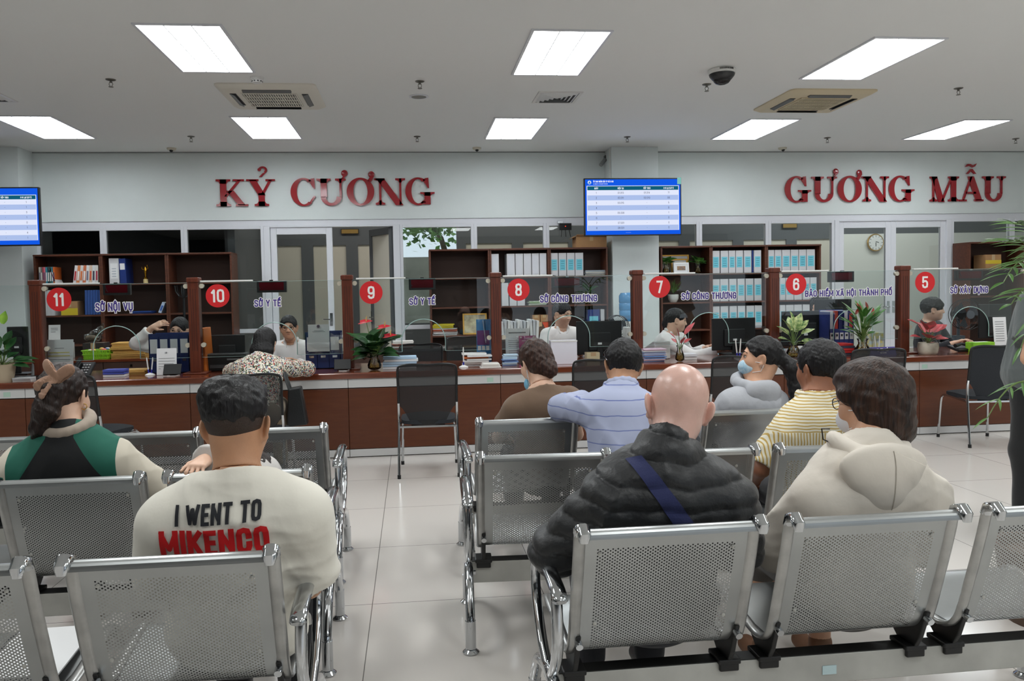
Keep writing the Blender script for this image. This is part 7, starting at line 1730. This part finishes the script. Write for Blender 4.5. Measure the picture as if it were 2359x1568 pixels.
# window 10
monitor(484, 566, 838, 771, 7.5, ZT, 'black monitor behind window 10, left of the floral blouse')
t = thing('printer', 'black desktop printer under the monitor behind window 10', 'printer', tuple(at(520, 850, 7.3)[:2])+(ZT,)); w = .19
MB().box(-w, w, -.02, .14, 0, .16).build('printer_body', BLACK, t, world=False, bevel=.012); MB().box(-w*.7, w*.8, -.035, -.02, .03, .06).build('paper_slot', pm('slot_grey', (70, 72, 74), .4), t, world=False); MB().box(.02, .13, -.026, -.02, .1, .115).build('control_strip', CHROME, t, world=False)
q0 = at(470, 855, 7.25); t = thing('lever_folder', 'orange lever folder standing beside post 10', 'folder', (q0.x, 7.25, ZT))
MB().cbox((0, .1, .2), (.05, .26, .4), ry=-.05).build('cover', pm('folder_orange', (216, 118, 44), .45), t, world=False, bevel=.004); MB().cbox((-.03, .1, .19), (.008, .25, .36), ry=-.05).build('papers', PAPER, t, world=False)
file_rack(705, 786, 850, 764, 7.24, 'dark blue file rack in clear film at window 10, beside post 9', n=3)
n = notice(711, 760, 822, 747, 7.19, 'white sheet with round emblem fixed on the blue rack at window 10', [(.28, .72, .77, .01, 0), (.2, .8, .73, .01, 0)], z=at(735, 810, 7.19).z, tilt=-.06, name='paper_sheet')
mb = MB(); disc(mb, (0, -.012, .235), .014); mb.build('emblem', pm('emblem_grey', (90, 80, 100), .6), n, world=False)
MB().cbox((0, .12, .12), (.12, .02, .25)).build('sleeve', glass('film', (.9, .92, .94), 1.4, .1), thing('plastic_sleeve', 'clear plastic sleeve of papers standing right of the blue rack', 'sleeve', tuple(at(772, 845, 7.2)[:2])+(ZT,)), world=False)
# window 9
stack(880, 964, 838, 822, 6.98, .2, 'pile of pale blue forms with white string on the counter beside the anthurium', [(226, 228, 230), (120, 70, 60), (70, 60, 60), (176, 204, 228)], n=5)
pen_stand(1068, 842, 799, 6.98, 'single white and blue pen on a stand at window 9', n=1)
stack(1066, 1135, 838, 814, 7.05, .2, 'loose pile of white sheets with orange and blue folders left of post 8', [(226, 226, 226), (222, 122, 60), (64, 66, 150), (214, 214, 212), (220, 118, 60), (232, 232, 230)], n=7, jitter=.025)
t = thing('plastic_tray', 'white plastic lidded tray on the counter below post 8', 'tray', tuple(at(1130, 846, 6.9)[:2])+(ZT,)); MB().prism([(-.09, 0), (.09, 0), (.075, .045), (-.075, .045)], 'y', -.05, .06).build('lid', pm('tray_white', (216, 214, 208), .3), t, world=False, bevel=.012); MB().box(-.095, .095, -.055, .065, 0, .008).build('rim', PLASTIC_W, t, world=False, bevel=.003)
stack(902, 957, 806, 786, 9.45, .25, 'pile of red-edged folders on the rear desk behind window 9', [(150, 84, 70), (206, 180, 160), (180, 110, 90), (226, 222, 218)], z=.745, n=9, jitter=.02)
t = thing('brochure_rack', 'blue and purple brochure rack full of grey leaflets beside post 8', 'brochure rack', tuple(at(1117, 836, 7.3)[:2])+(ZT,)); h = at(1117, 735, 7.3).z-ZT
MB().box(-.075, .06, 0, .006, 0, h).box(-.075, .06, 0, .12, 0, .006).build('front_board', pm('rack_blue', (64, 140, 200), .4), t, world=False); MB().box(-.07, .05, -.0015, -.0002, h*.42, h*.75).build('purple_print', pm('rack_purple', (110, 50, 120), .5), t, world=False)
for k in range(3): MB().box(-.065+.04*k, -.035+.04*k, -.002, -.0016, h*.3, h*.4).build('white_card', PAPER, t, world=False)
for k in range(7): MB().cbox((.0+.012*k, .03+.01*k, h*.72), (.006, .08, h*.52), ry=.06*(k-2)).build('leaflet', pm('leaflet_%d' % (k % 3), [(190, 194, 200), (160, 166, 176), (214, 214, 216)][k % 3], .6), t, world=False)
# window 8
notice(1166, 1221, 838, 756, 7.2, 'white printed sheet in a stand right of post 8', [(.14, .86, .86, .035, 0)]+[(.12, .5 if k % 2 else .7, .72-.06*k, .012, 0) for k in range(10)])
PK = pm('sign_magenta', (164, 52, 122), .5); n = notice(1197, 1236, 838, 773, 7.12, 'magenta information sign in front of the printed sheet at window 8', [], col=PK, name='information_sign')
mb = MB()
for a, b, v, th in ((.3, .72, .86, .018), (.18, .84, .8, .014), (.2, .34, .6, .05), (.45, .6, .6, .05), (.7, .84, .6, .05), (.08, .16, .9, .05), (.82, .94, .9, .05)): mb.box(-.08+a*.16, -.08+b*.16, -.004, -.0008, .27*v, .27*(v+th))
mb.xf(Matrix.Rotation(-.1, 4, 'X')).build('white_marks', PLASTIC_W, n, world=False)
stack(1157, 1196, 846, 817, 7.0, .16, 'thick pile of blue and white booklets under the magenta sign', [(120, 150, 200), (150, 180, 214), (196, 206, 220), (190, 214, 232)], n=10)
for k in range(12):
    xa = 1157+7.3*k; q = at(xa, 772, 8.4); hh = .19+.03*((k*7) % 4)/4
    t = tag(MB().cbox((0, .1, hh/2), (.028, .2, hh), ry=.05*((k % 3)-1)).build('file_folder', pm('file_%d' % (k % 3), [(208, 210, 212), (190, 194, 198), (222, 222, 220)][k % 3], .6)), '%s grey-white file from left in the row standing on the desk behind window 8' % (ORD[k] if k < 10 else ['eleventh', 'twelfth'][k-10]), 'file', 'files standing on the desk behind window 8'); t.location = (q.x, 8.36, .9)
t = thing('desk_shelf', 'low desk shelf carrying the standing files behind window 8', 'shelf', (1.2, 8.4, .0)); MB().box(at(1150, 772, 8.4).x, at(1248, 772, 8.4).x, 8.36, 8.6, .88, .9).build('shelf_board', WOOD_DARK, t); MB().box(at(1150, 772, 8.4).x, at(1150, 772, 8.4).x+.02, 8.36, 8.6, 0, .88).box(at(1248, 772, 8.4).x-.02, at(1248, 772, 8.4).x, 8.36, 8.6, 0, .88).build('support', WOOD_DARK, t)
x0, x1, z1 = B(1270, 1330, 842, 784, 7.0); t = thing('document_box', 'plain white acrylic box in front of the clerk at window 8', 'box', ((x0+x1)/2, 7.0, ZT)); MB().box(x0, x1, 7.0, 7.1, ZT, z1).build('box_shell', pm('acrylic_white', (226, 226, 236), .25), t, bevel=.003); MB().box(x0-.003, x1+.003, 6.997, 7.0, z1-.012, z1).build('top_lip', PLASTIC_W, t)
monitor(1329, 1433, 816, 739, 7.5, ZT, 'black monitor seen from behind at window 8, right of the clerk')
t = thing('paper_holder', 'narrow white paper holder standing left of post 7', 'paper holder', tuple(at(1447, 800, 7.5)[:2])+(.744,)); MB().cbox((0, .05, .15), (.045, .12, .3)).build('holder', PLASTIC_W, t, world=False, bevel=.004); MB().cbox((0, .05, .302), (.03, .1, .004)).build('papers', PAPER, t, world=False)
carton(at(1352, 822, 7.2).x, at(1382, 822, 7.2).x, ZT, at(1365, 812, 7.2).z, 7.2, 7.3, 'small box of clips on the counter under the monitor at window 8', col=pm('clip_box', (206, 196, 160), .5), name='clip_box')
# window 7
stack(1480, 1537, 835, 804, 6.98, .18, 'thick pile of blue, white and pink forms right of post 7', [(110, 146, 200), (150, 180, 216), (214, 214, 212), (204, 180, 196), (216, 190, 206)], n=14)
t = thing('scanner', 'white desktop scanner with slanted top at window 7', 'scanner', tuple(at(1527, 826, 7.2)[:2])+(ZT,)); MB().prism([(0, 0), (.26, 0), (.26, .05), (.02, .18), (0, .17)], 'x', -.11, .11).xf(Matrix.Rotation(.5, 4, 'Z')).build('scanner_body', PLASTIC_W, t, world=False, bevel=.01); MB().cbox((0, .12, .128), (.19, .02, .006), rx=-.5, rz=.5).build('paper_slot', pm('slot_grey', (70, 72, 74), .4), t, world=False)
monitor(1640, 1742, 806, 732, 7.5, ZT, 'black monitor seen from behind at window 7, left of post 6', rz=.06)
pen_stand(1701, 812, 780, 7.1, 'pair of white and blue pens before the monitor at window 7')
stack(1578, 1612, 822, 815, 7.05, .2, 'few white sheets on the counter right of the pink potted cutting', [(226, 226, 224), (214, 216, 220)], n=2)
t = thing('small_box', 'blue box with clear tray on top left of post 6', 'box', tuple(at(1755, 775, 7.8)[:2])+(.745,)); MB().box(-.07, .07, 0, .15, 0, .14).build('box_body', pm('box_blue', (36, 92, 150), .5), t, world=False, bevel=.004); MB().box(-.06, .06, .01, .13, .14, .26).build('tray', glass('tray_clear', (.9, .92, .94), 1.45, .1), t, world=False)
# window 6
monitor(1802, 1906, 796, 716, 7.55, ZT, 'wide black monitor behind the variegated plant at window 6'); monitor(1878, 1962, 745, 689, 7.85, .745, 'black monitor hiding the clerk at window 6')
file_rack(1911, 1967, 782, 714, 7.3, 'blue desk rack with red, white and blue folders at window 6', n=5, mat=pm('rack_blue2', (52, 66, 140), .4), files=[pm('fold_w', (222, 222, 228), .5), pm('fold_r', (200, 70, 60), .5), pm('fold_b', (40, 48, 110), .5)], z=at(1940, 800, 7.3).z)
tag(MB().box(at(1905, 800, 7.3).x, at(1972, 800, 7.3).x, 7.28, 7.52, ZT, at(1940, 800, 7.3).z).build('wooden_riser', WOOD_DARK, bevel=.004), 'dark wooden riser under the blue desk rack at window 6', 'riser')
x0, x1, z1 = B(1998, 2036, 796, 766, 7.15); t = thing('tissue_box', 'yellow patterned tissue box behind the purple sign at window 6', 'tissue box', ((x0+x1)/2, 7.15, ZT)); MB().box(x0, x1, 7.15, 7.27, ZT, z1).build('carton', pm('tissue_yellow', (226, 210, 110), .5, rgb2=(190, 206, 210), noise_scale=30), t, bevel=.003); MB().cyl(((x0+x1)/2, 7.21, z1), ((x0+x1)/2+.01, 7.21, z1+.03), .03, .012).build('tissue', PAPER, t, smooth=True)
x0, x1, z1 = B(2004, 2066, 808, 792, 7.0); t = thing('desk_sign', 'purple desk sign with white letters left of post 5', 'sign', ((x0+x1)/2, 7.0, ZT)); PV = pm('sign_purple', (62, 50, 140), .45)
MB().prism([(7.0, ZT), (7.07, ZT), (7.035, ZT+.075)], 'x', x0, x1).build('sign_body', PV, t); mb = MB(); put_text(mb, 'HỖ TRỢ SỐ', .03, ((x0+x1)/2, 7.008, ZT+.034), (1, 0, 0), (0, .42, 1), .18, align='c', off=.004); put_text(mb, 'DỊCH VỤ CÔNG', .012, ((x0+x1)/2, 7.001, ZT+.014), (1, 0, 0), (0, .42, 1), .16, align='c', off=.004); mb.build('sign_text', WHT, t)
pen_stand(2021, 805, 773, 7.1, 'pair of white pens on a stand behind the purple desk sign')
stack(1930, 1972, 812, 791, 7.05, .18, 'red folder with lilac sheets on the counter beside the bushy plant', [(60, 56, 76), (196, 196, 222), (206, 206, 228), (190, 40, 40)], n=5, cat='folder', name='paper_folder')
# window 5
monitor(2256, 2330, 778, 700, 7.6, ZT, 'black monitor at window 5, right of the stand fan')
notice(2292, 2322, 806, 730, 7.05, 'white printed sheet standing before the monitor at window 5', [(.14, .8, .86-.07*k, .012, 0) for k in range(9)])
x0, x1, z1 = B(2242, 2292, 806, 788, 7.0); t = thing('tissue_box', 'bright green tissue box on the counter at window 5', 'tissue box', ((x0+x1)/2, 7.0, ZT)); MB().box(x0, x1, 7.0, 7.11, ZT, z1).build('carton', pm('tissue_green', (150, 206, 50), .45, rgb2=(110, 180, 40), noise_scale=12), t, bevel=.003); MB().box(x0+.05, x1-.05, 7.03, 7.08, z1, z1+.002).build('opening', PAPER, t)
t = thing('desk_phone', 'black desk telephone on the counter left of the green tissue box', 'telephone', tuple(at(2220, 808, 7.1)[:2])+(ZT,)); MB().cbox((0, .05, .03), (.16, .17, .03), rx=.2).build('body', BLACK, t, world=False, bevel=.006); MB().tube([(-.09, .0, .06), (0, .03, .075), (.09, .0, .06)], [.02, .013, .02], 10).build('handset', BLACK_M, t, world=False, smooth=True)
def fan(xc, yc, r, Y, label, col, stand_z=0.0):
    c = at(xc, yc, Y); t = thing('stand_fan', label, 'fan', (c.x, Y, stand_z)); mb = MB()
    for yy, rr in ((-.07, r*.97), (0, r), (.06, r*.95)): mb.tube([(c.x+rr*math.cos(a), Y+yy, c.z+rr*math.sin(a)) for a in [2*PI*k/32 for k in range(32)]], .004, 6, closed=True)
    for k in range(36):
        a = 2*PI*k/36; u, w = math.cos(a), math.sin(a); mb.tube([(c.x+.045*u, Y-.085, c.z+.045*w), (c.x+r*.6*u, Y-.085, c.z+r*.6*w), (c.x+r*u, Y, c.z+r*w), (c.x+r*.6*u, Y+.07, c.z+r*.6*w), (c.x+.05*u, Y+.08, c.z+.05*w)], .0014, 4)
    mb.build('cage', col, t, smooth=True)
    MB().cyl((c.x, Y-.092, c.z), (c.x, Y-.08, c.z), .05, n=24).build('badge', pm('fan_badge', (90, 96, 102), .4), t, smooth=40)
    MB().cyl((c.x, Y+.06, c.z), (c.x, Y+.2, c.z), .065, .05, n=20).build('motor', BLACK, t, smooth=40)
    for k in range(3):
        b = MB(); a0 = k*2*PI/3
        b.v = [(c.x+rr*math.cos(a0+q), Y+.02*s, c.z+rr*math.sin(a0+q)) for rr, q, s in ((.03, -.3, -1), (r*.85, -.1, -1), (r*.88, .5, 0), (r*.8, .85, 1), (.03, .6, 1))]; b.f = [(0, 1, 2, 3, 4)]; b.m = [0]; b.build('blade', pm('fan_blade', (52, 60, 66), .35), t)
    MB().cyl((c.x, Y+.12, c.z-.03), (c.x, Y+.12, stand_z+.03), .018, n=14).box(c.x-.06, c.x+.06, Y+.08, Y+.16, max(stand_z+.03, c.z-.45), c.z-.26).lathe([(.0, stand_z), (.19, stand_z), (.18, stand_z+.03), (.03, stand_z+.05)], (c.x, Y+.12, 0), 28).build('stand', pm('fan_grey', (70, 78, 84), .4), t, smooth=40)
fan(2224, 724, .185, 8.7, 'dark stand fan behind window 5', BLACK); fan(1421, 752, .13, 8.6, 'dark fan behind the monitor at window 8', BLACK)

# papers left on the nearest left bench
t = thing('document_folder', 'white papers in a dark folder lying on the nearest left bench, between two seats', 'documents', (-1.12, 2.33, .395))
MB().cbox((0, 0, .004), (.24, .3, .006), rx=.05).build('folder_cover', pm('folder_dark', (36, 38, 44), .4), t, world=False); MB().cbox((.01, .01, .010), (.22, .29, .005), rx=.05, rz=.03).build('papers', PAPER, t, world=False)

# ------------------------------------------------------------------ plants
def leaf(mb, base, tip, w, n, curl=.15, heart=0.0, rows=6, fold=.25):
    """one blade from base to tip, width w, facing n; heart widens and lobes the base"""
    b, t, n = Vector(base), Vector(tip), Vector(n).normalized(); d = t-b; L = d.length; d.normalize(); s = d.cross(n).normalized(); n = s.cross(d).normalized(); o = len(mb.v)
    for k in range(rows+1):
        u = k/rows
        wd = w*(math.sin(PI*min(1, (u*.92+.08+heart*.12))**(.75 if heart else .9)) if not heart else (1.0-(max(0, u-.18)/.82)**1.6)*(1 if u > .05 else .75))
        wd = max(wd, .02*w); c = b+d*(L*(u-heart*.12*(1-u)))-n*(curl*L*u*u)
        for e in (-1, -.5, 0, .5, 1):
            back = -d*(heart*L*.16*abs(e) if u < .05 else 0)
            mb.v.append(tuple(c+s*(wd*e*.5)+n*(fold*wd*.5*(abs(e)-.4))+back))
    for k in range(rows):
        for e in range(4): a = o+k*5+e; mb.f.append((a, a+1, a+6, a+5)); mb.m.append(0)
def leaf_mat(name, rgb, rgb2, scale=14, rough=.35, stretch=None): return pm(name, rgb, rough, rgb2=rgb2, noise_scale=scale, stretch=stretch)
L_DARK = leaf_mat('leaf_dark', (48, 92, 46), (28, 62, 32)); L_MID = leaf_mat('leaf_mid', (74, 124, 52), (44, 86, 36)); L_VAR = leaf_mat('leaf_variegated', (70, 116, 60), (206, 214, 150), 30); L_PINK = leaf_mat('leaf_pink', (206, 84, 92), (140, 70, 66), 16); L_PALM = leaf_mat('leaf_palm', (92, 134, 62), (58, 96, 44), 8)
STEM = pm('stem_green', (96, 120, 60), .5); FLW = pm('spathe_red', (196, 36, 52), .25); SPAD = pm('spadix', (214, 186, 110), .5); WATER = glass('vase_water', (.80, .66, .34), 1.33); ROOTS = pm('roots', (150, 130, 80), .7)
VGL = glass('vase_glass', (.94, .96, .95), 1.5)
def vase(t, x, y, z, h, r):
    P = [(r*.55, .004), (r*.95, h*.12), (r, h*.3), (r*.8, h*.52), (r*.55, h*.72), (r*.62, h*.9), (r*.78, h)]
    MB().lathe([(0, .002)]+P, (x, y, z), 28).build('glass_vase', VGL, t, smooth='all', fix=False)
    MB().lathe([(0, .006)]+[(a*.93, b) for a, b in P[:4]]+[(0, h*.53)], (x, y, z), 24).build('water', WATER, t, smooth=40)
    mb = MB(); rnd = random.Random(int(x*100))
    for k in range(9): a = rnd.uniform(0, 6.28); mb.tube([(x, y, z+h*.8), (x+r*.4*math.cos(a), y+r*.4*math.sin(a), z+h*.4), (x+r*.7*math.cos(a+1), y+r*.7*math.sin(a+1), z+h*.16)], .0025, 5)
    mb.build('roots', ROOTS, t)
def plant(name, label, cat, base, leaves, mat, flowers=(), stem_r=.003, curl=.2, heart=0.0, width=.06, fold=.3, seed=0, petiole=True, leaf_len=None):
    """leaves: list of (tip offset, blade start fraction, width scale)"""
    t = thing(name, label, cat, tuple(base)); b = Vector(base); st = MB()
    for k, (tip, f, ws) in enumerate(leaves):
        tip = Vector(tip); mid = Vector((tip.x*f*.8, tip.y*f*.8, tip.z*min(1.0, f*1.25))); s = b+mid; e = b+tip
        if petiole: st.tube([tuple(b), tuple(b+mid*.55+Vector((0, 0, .01))), tuple(s)], stem_r, 5)
        mb = MB(); d = (e-s); n = Vector((-d.x*.5, -d.y*.5-.35, 1.0)); leaf(mb, s, e, width*ws, n, curl, heart, fold=fold); mb.build('leaf', mat, t, smooth='all', fix=False)
    if petiole: st.build('stems', STEM, t, smooth=True)
    for tip in flowers:
        tip = Vector(tip); f = MB().tube([tuple(b), tuple(b+tip*.6), tuple(b+tip)], .003, 5); fo = f.build('flower_stalk', STEM, t, smooth=True)
        mb = MB(); leaf(mb, b+tip+Vector((-.04, 0, -.005)), b+tip+Vector((.055, -.03, .012)), .085, (0.1, -.5, 1), .1, 1.0, fold=.1); mb.build('spathe', FLW, fo, smooth='all', fix=False)
        MB().tube([tuple(b+tip), tuple(b+tip+Vector((0, -.01, .025))), tuple(b+tip+Vector((.008, -.015, .05)))], [.006, .005, .002], 6).build('spadix', SPAD, fo, smooth=True)
    return t
def fan_leaves(n, seed, rx, z0, z1, f=.5, ry=None, ws=(.8, 1.2), a0=0, a1=2*PI):
    rnd = random.Random(seed); out = []
    for k in range(n):
        a = a0+(a1-a0)*(k+rnd.uniform(-.3, .3))/n; q = rnd.uniform(.45, 1.0); out.append((Vector((math.cos(a)*rx*q, math.sin(a)*(ry or rx)*q, z0+(z1-z0)*rnd.random()*(1.25-q*.5))), f+rnd.uniform(-.1, .1), rnd.uniform(*ws)))
    return out
p = at(863, 850, 6.98); t = plant('anthurium', 'red anthurium with glossy dark leaves in a glass vase on the counter under number 9', 'plant', (p.x, 6.98, ZT+.12), fan_leaves(38, 5, .27, -.02, .31, .48, ry=.2, ws=(.9, 1.4)), L_DARK, [(-.06, -.06, .32), (.1, -.03, .27), (.15, -.04, .19)], heart=.8, width=.12, curl=.25)
vase(t, p.x, 6.98, ZT, .155, .062)
p = at(8, 868, 6.9); t = plant('peace_lily', 'dark green peace lily in a beige pot at the left end of the counter', 'plant', (p.x, 6.9, ZT+.13), fan_leaves(22, 8, .26, .02, .42, .45), L_DARK, [], width=.085, curl=.22)
for tip in ((.05, -.03, .47), (-.02, -.03, .38)):
    mb = MB(); b = Vector((p.x, 6.9, ZT+.13)); leaf(mb, b+Vector(tip)-Vector((.02, 0, .11)), b+Vector(tip), .075, (0, -1, .3), .1, 0, fold=.4); mb.build('pale_leaf', leaf_mat('leaf_lime', (150, 190, 70), (110, 160, 50)), t, smooth='all', fix=False)
MB().lathe([(0, 0), (.075, 0), (.085, .06), (.095, .14), (.1, .15), (.088, .15), (.08, .13), (0, .13)], (p.x, 6.9, ZT), 28).build('pot', pm('pot_beige', (176, 160, 136), .5), t, smooth=40)
p = at(1828, 818, 6.98); t = plant('dieffenbachia', 'variegated dumb cane with cream green leaves in a round glass vase under number 6', 'plant', (p.x, 6.98, ZT+.12), [((-.15, .0, .2), .45, 1), ((-.12, -.06, .27), .45, 1.1), ((-.03, -.05, .33), .4, 1.2), ((.06, -.02, .31), .4, 1.1), ((.14, 0, .25), .45, 1.1), ((.19, -.03, .17), .5, 1), ((-.17, -.05, .09), .5, .9), ((.18, -.06, .06), .5, 1), ((.22, -.02, .02), .55, .8), ((0, .08, .28), .4, 1.1), ((.09, .08, .22), .45, 1), ((-.09, .08, .18), .45, 1)], L_VAR, width=.085, curl=.18)
vase(t, p.x, 6.98, ZT, .15, .068)
p = at(1987, 810, 6.98); t = plant('lucky_bamboo', 'bushy green plant with reddish tips in a glass vase left of post 5', 'plant', (p.x, 6.98, ZT+.13), fan_leaves(46, 11, .24, .08, .46, .5, ry=.16), L_MID, [], width=.042, curl=.2)
for k, o in enumerate(((-.03, .36), (.03, .37), (.08, .31), (-.09, .32))):
    mb = MB(); b = Vector((p.x+o[0], 6.95, ZT+.13+o[1])); leaf(mb, b-Vector((0, 0, .05)), b+Vector((.03*(k-1.5), 0, .02)), .03, (0, -1, .4), .1); mb.build('red_leaf', leaf_mat('leaf_red', (170, 60, 44), (120, 50, 40)), t, smooth='all', fix=False)
vase(t, p.x, 6.98, ZT, .165, .07)
p = at(1566, 826, 6.95); t = plant('caladium', 'pink leaved cutting in a small clear vase at window 7', 'plant', (p.x, 6.95, ZT+.1), [((-.1, -.02, .18), .5, .8), ((-.03, -.04, .22), .5, .8), ((.13, -.02, .27), .45, .9), ((.1, -.03, .12), .5, .8), ((.02, -.08, .14), .4, .7), ((-.06, .05, .12), .5, .7)], L_PINK, width=.075, curl=.12)
vase(t, p.x, 6.95, ZT, .15, .042)
p = at(2138, 812, 6.95); t = plant('aglaonema', 'plant with broad pink red leaves in a cream ceramic pot at window 5', 'plant', (p.x, 6.95, ZT+.1), [((-.2, -.01, .26), .55, .9), ((-.1, -.05, .25), .45, 1.3), ((.0, -.06, .23), .5, 1.3), ((.1, -.05, .2), .45, 1.4), ((.17, -.02, .2), .5, 1.1), ((-.19, -.02, .1), .5, .8), ((.19, -.03, .07), .5, .9), ((-.08, -.1, .12), .4, 1.2), ((.06, -.1, .1), .4, 1.1), ((-.05, .06, .22), .4, 1.2), ((.08, .07, .22), .4, 1.2), ((-.05, -.12, .04), .4, .8)], L_PINK, width=.095, curl=.2)
MB().lathe([(0, 0), (.07, 0), (.082, .012), (.085, .03), (.092, .07), (.088, .11), (.078, .115), (.074, .1), (0, .1)], (p.x, 6.95, ZT), 30).build('pot', pm('pot_cream', (206, 200, 184), .35, rgb2=(120, 110, 96), noise_scale=5), t, smooth=40)
for x, lb, sd in ((1535, 'green pothos in a glass jar at the left of the plant shelf by the pillar', 3), (1608, 'green pothos in a glass jar at the right of the plant shelf by the pillar', 6)):
    p = at(x, 627, SY+.1); t = plant('pothos', lb, 'plant', (p.x, SY+.1, SH1+.13), fan_leaves(11, sd, .17, .02, .16, .45, ry=.1), L_MID, heart=.7, width=.11, curl=.25); vase(t, p.x, SY+.1, SH1, .15, .055)
p = at(1352, 700, SY+.1); t = plant('pothos', 'dark green pothos on the second shelf above the clerk at window 8', 'plant', (p.x, SY+.1, SH2+.12), fan_leaves(10, 14, .2, .05, .25, .4, ry=.1), L_DARK, heart=.7, width=.12); vase(t, p.x, SY+.1, SH2, .14, .05)
p = at(1551, 690, SY+.12); t = plant('spider_plant', 'small spiky plant in a white bowl beside the number 7 disc', 'plant', (p.x, SY+.12, SH2+.12), fan_leaves(22, 17, .14, .1, .26, .15, ws=(.6, 1)), L_MID, width=.025, petiole=False)
MB().lathe([(0, 0), (.045, 0), (.075, .05), (.08, .11), (.07, .115), (.066, .1), (0, .1)], (p.x, SY+.12, SH2), 28).build('bowl', pm('pot_white', (222, 222, 218), .3), t, smooth=40)
# tall palm in front of the standing man, at the right edge
def frond(mb, st, base, tip, n, L, w, sag, seed):
    b, t = Vector(base), Vector(tip); rnd = random.Random(seed); P = [b.lerp(t, u)+Vector((0, 0, sag*4*u*(1-u))) for u in [k/10 for k in range(11)]]; st.tube([tuple(q) for q in P], [.006-.0004*k for k in range(11)], 5)
    for k in range(n):
        u = .25+.75*k/(n-1); q = P[min(9, int(u*10))].lerp(P[min(10, int(u*10)+1)], u*10-int(u*10)) if u < 1 else P[10]; d = (t-b).normalized()
        for s in ((-1, 1) if k < n-1 else (0,)):
            e = (d*(.8)+d.cross(Vector((0, 0, 1))).normalized()*s*.75+Vector((0, 0, -.25+.2*rnd.random()))).normalized(); leaf(mb, q, q+e*L*(1.1-.5*abs(u-.55))*rnd.uniform(.85, 1.1), w, (0, -.3, 1), .25, fold=.3)
bx, by = 2.62, 2.95
t = thing('potted_palm', 'tall potted palm with narrow leaves at the right edge, in front of the standing man', 'plant', (bx, by, 0))
MB().lathe([(0, 0), (.14, 0), (.18, .3), (.19, .32), (.17, .32), (.16, .28), (0, .28)], (bx, by, 0), 30).build('pot', pm('pot_brown', (92, 70, 56), .5), t, smooth=40)
for k in range(4): MB().tube([(bx+.04*math.cos(k*1.6), by+.04*math.sin(k*1.6), .28), (bx+.06*math.cos(k*1.6), by+.05*math.sin(k*1.6), .8), (bx+.05*math.cos(k*1.6+.5), by, 1.2+.1*k)], .014, 7).build('cane', pm('cane', (110, 112, 70), .6), t, smooth=True)
Q = lambda x, y, Y=by-.08: Vector(at(x, y, Y))
for k, (b, tip, n, L, w, sg) in enumerate(((Vector((bx, by, 1.45)), Q(2315, 560), 8, .115, .017, .06), (Vector((bx, by, 1.5)), Q(2335, 515), 8, .115, .017, .05), (Vector((bx, by, 1.4)), Q(2312, 650), 8, .11, .016, .1), (Vector((bx, by, 1.3)), Q(2330, 700), 7, .1, .016, .08), (Vector((bx, by, .95)), Q(2275, 962), 5, .09, .011, .1), (Vector((bx, by, 1.5)), Vector((bx+.4, by, 1.75)), 7, .2, .024, .1), (Vector((bx, by, 1.4)), Vector((bx+.3, by+.35, 1.5)), 7, .2, .024, .15), (Vector((bx, by, 1.3)), Q(2352, 800), 5, .09, .014, .05))):
    mb, st = MB(), MB(); frond(mb, st, b, tip, n, L, w, sg, k); o = st.build('frond', STEM, t, smooth=True); mb.build('leaflets', L_PALM, o, smooth='all', fix=False)
